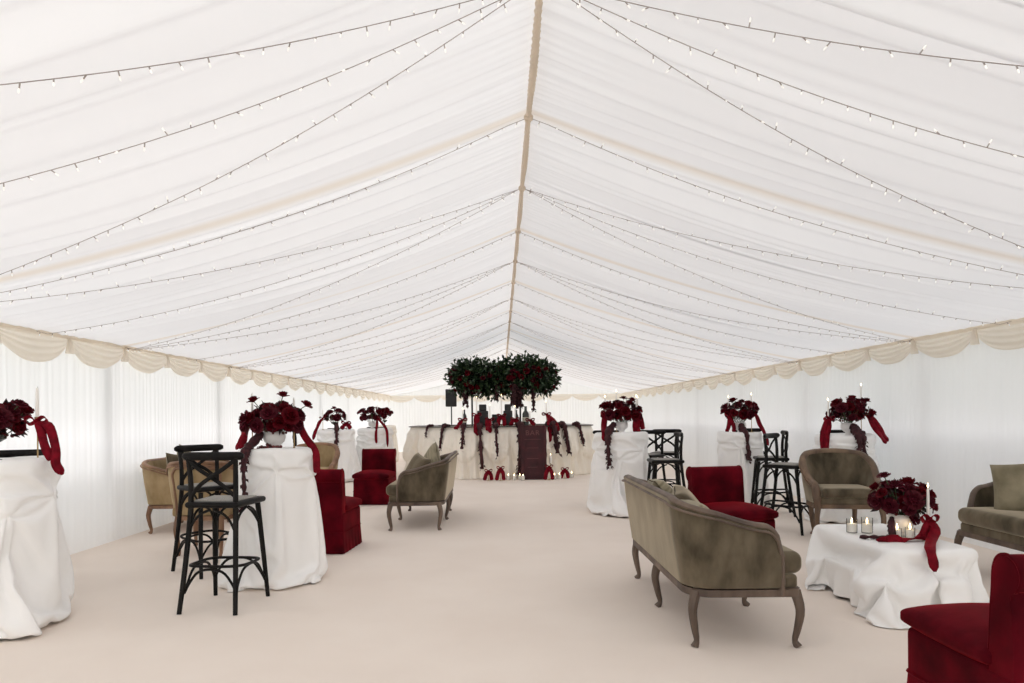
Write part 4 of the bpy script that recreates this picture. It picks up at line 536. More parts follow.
[537,0,0,0,0,0,-1,0,1,0,0,-1,0,0,1,0,-1,0,0,1,0,-1,1,-1,1,-1,0,1,-1,0,1,0,-1,1,0,0,-1,1,0,0,0,-1,0,0,0,0,0,1,-1,1,-1,0,1,-1,0,0,1,-1,1,-1,1,0,-1,1,-1,1,-1,0,0,1,-1,1,0,0,-1,0,1,0,-1,1,0,0,-1,1,-1,0,1,0,-1,1,0,-1,0,0,1,0,0,0,-1,1,1,0,-2,0,2,0,-1,-1,0,2,-2,1,0,0,1,-1,1,0,-2,0,1,0,-1,0,2,-1,0,-1,0,2,-1,0,0,0,0,0,1,-1,0,0,-1,1,1,0,-2,2,-1,1,-1,0,0,0,0,-1,2,0,-1,0,1,-1,-1,1,0,1,-2,1,1,-1,-1,1,1,-1,0,1,-1,0,1,17,0,1,-1,1,0,-1,-1,0,1,-1,0,0,0,0,-1,0,0,0,-1,-1,0,0,-2,1,-2,-2,0,-2,0,0,-1,-2,1,-1,-1,0,0,1,0,-1,0,1,0,0,-1,0,0,0,2,0,1,1,0,2,2,-1,2,1,0,0,2,0,1,1,-1,0,1,-2,1,0,1,-1,1,0,0,0,-1,1,1,-1,1,0,0,-1,1,-1,0,-38,1,0,1,-1,-1,1,0,0,0,1,-2,0,-1,1,1,-2,0,0,2,0,1,-1,2,0,-1,0,-1,0,0,-1,0,1,-1,1,0,-1,0,0,0,1,1,-1,-1,1,0,-1,0,0,0,1,-1,0,1,-2,1,3,-1,2,0,0,-1,0,0,-2,0,1,0,1,-2,0,0,0,0,0,1,-1,0,0,1,0,0,-1,1,0,-1,1,-1,2,-1,1,0,0,0,0,0,-1,0,1,0,0,3,-1,-1,1,1,-1,-1,-1,0,0,-1,1,-1,1,-1,1,0,0,0,-1,1,0,-1,1,0,0,0,-1,0,1,0,1,0,-1,0,0,0,-1,1,0,-1,2,-1,-1,2,-1,1,0,1,-2,0,0,1,-1,0,0,0,0,0,-1,1,-1,1,-1,2,-1,-1,1,0,0,0,-1,0,0,1,1,1,-1,0,0,1,-1,0,0,-1,-1,2,2,1,1,-4,3,1,-2,-3,0,-1,2,-1,0,4,-4,1,1,0,0,-1,0,3,-1,0,0,-3,1,3,1,-1,-4,1,0,-1,3,-1,0,-1,1,-2,0,1,-1,1,0,0,1,-2,1,0,4,0,0,-1,-1,-1,-3,1,0,0,1,0,0,-2,1,0,2,0,-1,-1,2,-2,0,0,0,1,5,0,-3,-4,1,0,0,0,2,6,1,-3,-4,-2,1,0,-1,0,2,5,2,-1,-2,-3,-3,-1,7,3,-1,-5,-3,0,1,-2,1,1,-1,3,-2,0,-1,0,3,1,-2,1,2,-5,0,0,0,1,-1,-1,1,2,3,-2,-1,5,1,-3,-3,-2,0,0,1,-1,5,1,0,0,0,-2,6,1,-1,-1,-4,-3,-2,1,1,-1,3,2,0,0,-5,-1,1,2,-2,7,0,-1,-3,-5,3,3,4,-1,-5,2,-2,-2,2,-1,-2,1,0,3,2,0,-4,-1,4,7,3,0,-10,-5,-1,1,1,1,0,-1,-1,1,-1,0,0,2,-3,13,-9,-1,-1,1,0,0,2,-1,-4,1,1,-1,0,4,-3,2,3,-4,1,2,-3,-2,0,0,1,2,-2,-1,0,0,1,3,3,-5,-2,6,-4,-3,1,0,2,-2,0,0,9,-8,0,0,2,1,-4,1,-1,4,4,3,-1,-1,-5,-3,2,-3,0,0,0,0,3,0,-2,0,2,4,10,-2,-5,-7,-3,0,1,-1,3,5,5,2,2,-1,-4,-8,10,-2,-1,-2,-1,-2,-4,-2,1,0,-1,6,-5,0,0,3,-4,2,-2,-1,0,1,0,0,0,5,-5,0,0,0,0,1,-1,5,1,-4,1,-1,5,-3,1,-4,8,0,-9,1,1,1,2,0,3,-1,1,-4,-4,0,4,6,-1,-2,-6,4,0,0,-1,-1,-1,-1,-1,1,5,-5,2,-2,1,4,1,-1,-1,0,-1,-2,-1,0,0,4,1,-2,-4,1,-1,0,1,1,1,-1,-1,-1,5,-4,4,-4,4,-3,1,3,1,3,4,2,2,0,-2,-16,-1,0,1,-1,2,-1,1,-1,0,1,3,1,-3,-1,-1,6,-6,6,0,0,-1,1,-2,-1,-2,0,0,4,5,0,-3,-6,1,3,3,-1,1,1,0,2,0,2,1,-7,-6,3,-2,8,8,0,1,-1,0,-3,-1,-4,-3,-1,-2,-4,3,-1,-1,9,7,4,2,2,0,1,-2,-3,-15,-5,-1,2,-1,8,3,1,2,-3,-3,-3,-5,-1,1,11,6,1,-1,1,-1,-2,-4,-3,-3,-2,-3,0,-1,3,12,0,0,-6,-1,0,0,-1,-3,0,-1,0,-2,0,2,-2,0,-1,4,-1,-1,1,-1,0,-1,-1,0,0,1,14,0,0,0,0,-11,-1,1,-3,1,1,-1,1,0,-2,0,0,-1,4,11,-7,-4,-2,-2,0,0,0,2,2,11,0,0,0,0,-12,-1,-2,-1,1,-1,2,3,2,0,-2,-3,-1,0,0,0,2,7,4,2,1,2,1,-4,0,0,0,0,-3,1,0,-1,-1,2,-1,0,0,1,-8,-4,1,1,3,3,3,5,2,4,2,5,0,1,-3,-2,-11,0,0,0,0,8,2,-1,2,-2,1,0,-2,-1,-7,0,0,0,0,-14,0,-2,0,1,0,1,2,7,5,0,0,0,0,0,0,-3,-3,-6,-3,1,-2,0,2,-1,1,-1,0,0,-1,5,2,-5,0,3,3,-1,1,8,0,-12,-2,0,3,1,1,3,0,1,1,0,-1,-1,6,0,0,0,0,-2,0,-3,-3,-3,-3,-2,2,-2,1,1,3,-2,-1,0,2,-2,1,0,2,1,-2,0,1,-1,12,0,0,0,0,8,1,1,-1,-1,-2,-4,-4,-8,-4,2,1,-4,1,3,-1,-3,1,4,3,0,2,0,-4,-5,1,-2,1,0,6,-5,2,3,-2,-3,0,2,2,-3,1,-5,1,0,3,-3,0,-1,3,2,1,1,2,2,5,0,0,0,0,-8,-2,0,-1,0,0,-2,-2,1,0,-1,-1,1,0,1,-1,1,-2,1,0,0,2,1,1,2,-3,0,-2,0,3,-3,-1,0,0,0,-1,2,0,-1,5,-5,-1,2,0,-1,3,-1,1,-1,-1,-1,-1,1,0,8,-2,2,0,1,-5,4,-5,-2,3,2,-2,-2,2,-3,-1,0,0,-1,0,3,-2,1,0,0,0,2,-2,4,-3,1,-3,2,-1,6,-1,-2,0,-2,0,0,-1,-1,0,-1,1,1,-2,0,1,0,0,0,-1,1,-1,1,0,0,-1,1,0,0,0,0,0,0,-1,1,0,0,1,4,-6,0,1,0,0,0,1,5,-6,3,3,4,3,1,4,-1,-2,0,0,0,0,-7,-1,-2,-3,-2,1,6,-6,-2,0,1,0,1,-2,1,0,0,0,-1,2,-1,3,-3,1,-1,1,-1,0,0,-1,1,1,0,-1,0,0,0,0,1,-1,-1,1,1,-1,-1,1,0,0,0,1,-2,0,1,0,0,-1,2,-1,0,0,-1,1,-1,1,2,0,-3,1,0,-1,1,0,0,-1,1,7,-6,-1,1,-1,0,0,1,14,0,0,0,0,-3,1,0,-1,-2,-3,-8,0,1,0,0,0,-1,2,-1,1,1,-2,1,-2,1,-1,1,0,0,1,-2,1,0,1,-1,-1,0,1,0,0,0,-1,0,1,0,0,0,-1,1,0,-1,1,0,-1,2,-1,-1,1,0,0,0,-1,1,-1,1,0,0,0,-1,1,0,0,0,0,0,0,-1,2,-1,0,5,-1,-5,2,4,-3,11,-7,-3,-4,3,0,6,-7,-1,0,0,0,1,-1,0,-1,0,1,0,-1,1,0,-1,2,-1,1,-1,1,0,0,-2,1,0,-1,0,1,1,0,-1,0,0,0,0,0,0,0,0,0,1,-1,0,0,0,-1,1,0,-1,1,0,0,1,-1,0,0,-1,1,0,0,0,0,0,0,0,0,-1,1,0,0,0,0,0,0,0,0,5,2,-6,9,-9,-1,1,4,-4,-1,0,5,-4,-1,0,0,-1,1,0,0,0,-1,0,1,-1,0,1,-1,1,0,0,0,0,-1,2,-2,0,1,0,-1,1,0,1,-1,-1,1,-1,1,-1,1,0,0,0,0,0,0,0,0,-1,1,0,0,0,0,-1,1,-1,1,0,-1,0,1,-1,1,0,-1,1,-2,2,1,-2,0,1,0,2,1,2,2,-2,-4,2,-1,-2,0,0,1,-1,0,1,-1,3,-2,-1,-1,1,-1,1,0,0,-1,1,0,0,0,-1,1,0,-1,1,1,0,0,-1,0,1,-1,-1,2,-2,2,-1,0,0,-1,1,-1,1,-1,2,0,-1,-1,0,0,0,1,0,0,-1,0,1,0,0,0,1,-2,1,0,0,-1,1,0,-1,1,-1,1,0,-1,2,-1,-1,1,0,0,0,0,0,0,4,-4,1,0,-1,-1,1,0,0,0,1,2,-3,1,-1,1,-2,1,0,0,0,-1,0,2,-1,0,-1,1,0,-1,1,0,0,0,-1,1,0,-1,2,-2,2,0,0,-1,0,0,0,0,-1,0,1,1,-1,0,1,-1,0,-1,1,0,0,0,0,1,-1,1,-1,0,0,0,0,-1,2,-1,0,0,0,0,-1,0,1,0,-1,2,-1,0,1,1,0,-2,0,0,0,0,0,0,0,1,-1,0,2,-2,-1,0,1,-1,0,1,0,0,1,-2,1,0,0,0,0,1,-1,0,-1,1,-1,0,1,0,-1,1,-1,1,1,0,-1,1,-1,0,0,1,0,-1,0,0,0,0,0,1,-2,0,1,-1,1,0,-1,0,1,-1,1,0,0,0,0,0,0,0,0,0,0,0,0,0,0,-1,1,0,0,1,-1,0,1,-1,0,0,0,-1,1,0,0,-1,2,1,-2,1,-1,0,0,0,-1,1,-1,1,0,-1,2,-1,0,1,0,-1,-1,1,0,-1,1,0,0,-1,1,0,-1,1,0,0,-1,0,0,1,0,-1,1,1,0,-1,0,-1,1,0,-1,1,0,0,0,0,-1,1,-1,1,0,2,-3,1,0,0,-1,1,0,0,0,0,0,0,0,1,0,0,-1,0,0,0,0,0,-1,13,-10,-2,0,1,-1,0,2,-3,1,0,0,0,0,-1,1,0,0,1,-2,1,0,0,0,0,0,0,0,0,0,-1,1,1,-2,1,0,1,-1,-1,1,0,0,0,0,0,0,0,0,0,0,0,0,0,0,0,0,1,-1,0,0,0,0,-1,1,0,1,-2,0,0,1,-1,0,1,-1,0,2,0,-1,-1,2,0,-1,1,-1,1,-1,0,7,-6,2,-2,-1,0,0,-1,1,0,0,-1,0,1,1,-1,-1,1,-1,0,1,1,-1,0,0,0,1,-1,0,0,-1,1,0,-1,2,-1,0,-1,2,-1,1,-1,0,1,-1,0,-1,1,1,0,-1,-1,0,1,0,0,0,1,0,-1,0,0,0,0,0,0,0,0,-1,1,0,0,1,-1,0,0,0,-1,1,1,-1,0,0,1,-1,0,2,-2,0,2,0,0,-1,-1,0,1,-1,1,-1,0,0,0,-1,1,1,-2,2,-1,0,-1,2,-1,0,0,0,0,0,0,0,0,0,1,-1,-1,1,-1,1,0,-1,1,0,0,-1,2,-1,0,-1,1,0,1,0,-1,0,0,0,-1,1,0,0,0,-1,1,0,0,-1,1,1,-1,0,-1,0,2,-1,0,-1,2,-1,1,0,-1,1,-2,1,1,0,0,0,0,1,0,-1,-1,0,0,0,-1,0,1,-1,1,0,0,-1,1,0,-1,1,1,-1,1,0,-1,0,0,0,-1,0,1,0,-1,2,0,-1,1,-1,1,0,-2,1,0,1,3,-1,-4,1,-1,0,1,-1,1,0,0,-1,1,0,0,0,0,0,0,1,-1,0,0,-1,0,0,1,2,-2,0,0,1,-1,0,0,0,0,0,0,1,-1,0,1,1,0,0,0,-1,0,-1,0,0,1,-1,0,0,-1,1,-1,1,-1,0,1,-1,0,2,-2,1,0,0,0,0,0,5,-5,0,1,-1,-1,1,1,-2,1,0,0,-1,1,0,0,3,5,-6,-1,-1,-1,2,-1,0,-1,1,0,-1,0,2,-1,-1,1,1,-1,0,-1,2,-1,0,0,0,1,-1,0,-1,0,1,0,0,0,-1,1,0,0,0,1,1,-1,0,1,1,-2,-1,0,0,-1,1,0,0,-1,1,0,0,1,-1,1,0,0,-1,3,-4,0,1,0,0,15,-11,1,-5,2,1,-2,-1,-1,1,0,0,1,0,-2,0,1,0,0,2,-1,-1,1,-1,1,-1,0,1,-2,1,0,0,1,0,-1,-1,0,1,0,0,0,8,-8,6,-5,1,-1,1,-1,0,-1,0,0,1,0,-1,0,1,-1,1,1,2,-3,0,1,-1,-1,0,1,-1,-1,1,0,-1,1,-1,0,1,0,0,1,3,-4,0,0,0,0,9,-5,2,-4,4,-5,4,-4,0,0,0,-1,0,0,0,0,1,-1,0,0,0,0,2,1,-1,-2,0,0,-1,2,-1,0,0,0,0,0,0,0,0,4,-5,7,0,5,-11,1,-1,3,-2,-1,0,1,-1,1,-1,0,0,0,0,1,0,0,4,-2,-1,-1,0,-1,0,-1,1,1,-1,0,1,0,-1,0,0,0,1,0,-1,0,0,-1,1,1,1,0,4,0,-5,2,0,0,-3,-1,1,0,1,-1,2,0,-1,-1,1,-1,0,2,0,0,0,0,0,2,-4,-1,0,0,1,0,0,5,-5,0,0,1,3,3,-7,0,3,-1,1,-2,1,-2,1,-1,0,0,0,-1,1,1,0,1,0,0,0,2,0,0,0,-1,-3,1,0,-1,1,1,4,-6,0,0,0,2,4,-5,1,-2,0,0,-1,2,1,0,1,2,-2,1,0,10,-5,-3,-3,-1,-2,1,-2,2,-1,0,0,0,1,7,-3,-2,2,1,2,-8,0,-1,2,-1,0,0,3,-1,-1,-1,1,1,1,-1,-3,1,2,-2,1,-1,0,0,1,-1,0,3,-3,4,-4,0,1,2,-2,1,1,1,7,-5,0,-1,0,-4,-1,1,-1,2,1,-2,0,1,0,2,1,4,-9,0,0,1,5,-2,-3,0,2,-2,3,1,-3,7,3,4,-4,-5,-3,-2,-1,1,-3,1,0,1,6,-3,5,1,-1,0,-8,2,0,0,-3,0,1,3,8,-11,3,1,-1,-5,16,-14,-1,1,2,0,-2,-2,1,2,-2,1,2,-2,7,-9,1,1,0,0,2,-1,0,1,4,2,-1,1,0,0,-3,-4,17,-12,-6,15,-8,-4,-1,1,-4,0,15,-7,-8,0,1,5,5,-10,2,0,6,9,-1,-9,6,0,4,-1,-4,-4,-6,-4,3,0,10,-4,9,-8,-9,0,2,3,6,0,0,-1,0,-3,-8,15,-14,10,0,0,-5,13,-5,2,-11,-2,0,9,0,2,-13,5,3,2,9,-13,-7,3,-1,-1,3,0,-1,-1,1,-1,-1,11,3,2,3,1,2,2,-14,8,-3,-10,8,-2,-4,-6,0,6,1,-8,4,3,0,-2,1,-5,1,3,8,-12,-2,0,5,-4,7,-4,2,0,5,3,8,-15,1,3,2,-7,10,-7,13,-20,2,2,1,1,-2,-4,13,1,-4,-10,-1,1,7,-5,3,-6,15,-2,-13,2,6,-6,22,2,1,-2,-21,-2,6,-3,7,-10,-1,2,-2,0,0,1,-3,1,3,3,0,4,-3,-5,-2,0,0,2,9,-4,3,-1,13,2,-15,-1,-1,-5,4,1,-2,-3,3,15,-17,8,1,-1,-8,-2,5,0,3,8,10,4,-26,3,3,-3,0,15,-19,13,5,5,-21,-4,0,2,14,-2,0,1,5,0,-14,2,12,6,-23,3,-6,-2,5,-3,3,0,2,3,-4,-4,1,0,4,2,-4,-2,0,-1,-1,0,0,0,1,-1,0,-1,3,3,-4,0,11,12,6,0,-21,17,6,-2,-23,6,-5,3,14,-5,-18,0,2,-2,3,-3,11,-12,1,6,-6,0,2,20,9,-2,-10,-10,-1,6,-13,11,-15,8,15,13,-17,-5,1,16,-13,13,-20,17,6,-19,-5,-1,11,10,0,-21,-7,2,3,6,18,-4,-19,15,0,-22,0,10,-5,8,-12,17,-11,-5,-1,0,0,-2,2,0,10,-5,-2,5,0,-2,10,6,-7,-10,-3,6,21,-23,13,2,-7,-15,2,26,-17,0,11,-9,5,-2,-14,-1,0,-1,7,-8,7,7,-10,-4,10,-6,-3,2,12,20,-13,-13,10,-14,17,1,-16,3,10,5,10,-25,23,2,-26,-7,5,3,22,-1,-18,-5,6,15,-11,13,-8,-14,21,-3,-19,1,12,-17,25,7,-15,-24,9,11,4,1,1,-20,0,9,-4,19,-10,-13,-3,-1,1,14,19,2,-13,10,-25,25,-33,6,7,-3,9,-17,13,2,-4,18,-21,23,-16,-6,18,-4,-13,9,9,2,3,-21,-14,7,3,2,5,2,7,-7,-12,19,0,-22,24,1,7,-33,24,0,-11,-13,20,-6,-3,16,-26,7,-9,4,10,-11,27,-25,8,1,-10,-2,2,20,-20,4,-10,7,28,-3,-6,9,1,-1,-23,6,-6,17,-18,-9,20,0,-5,1,0,-12])
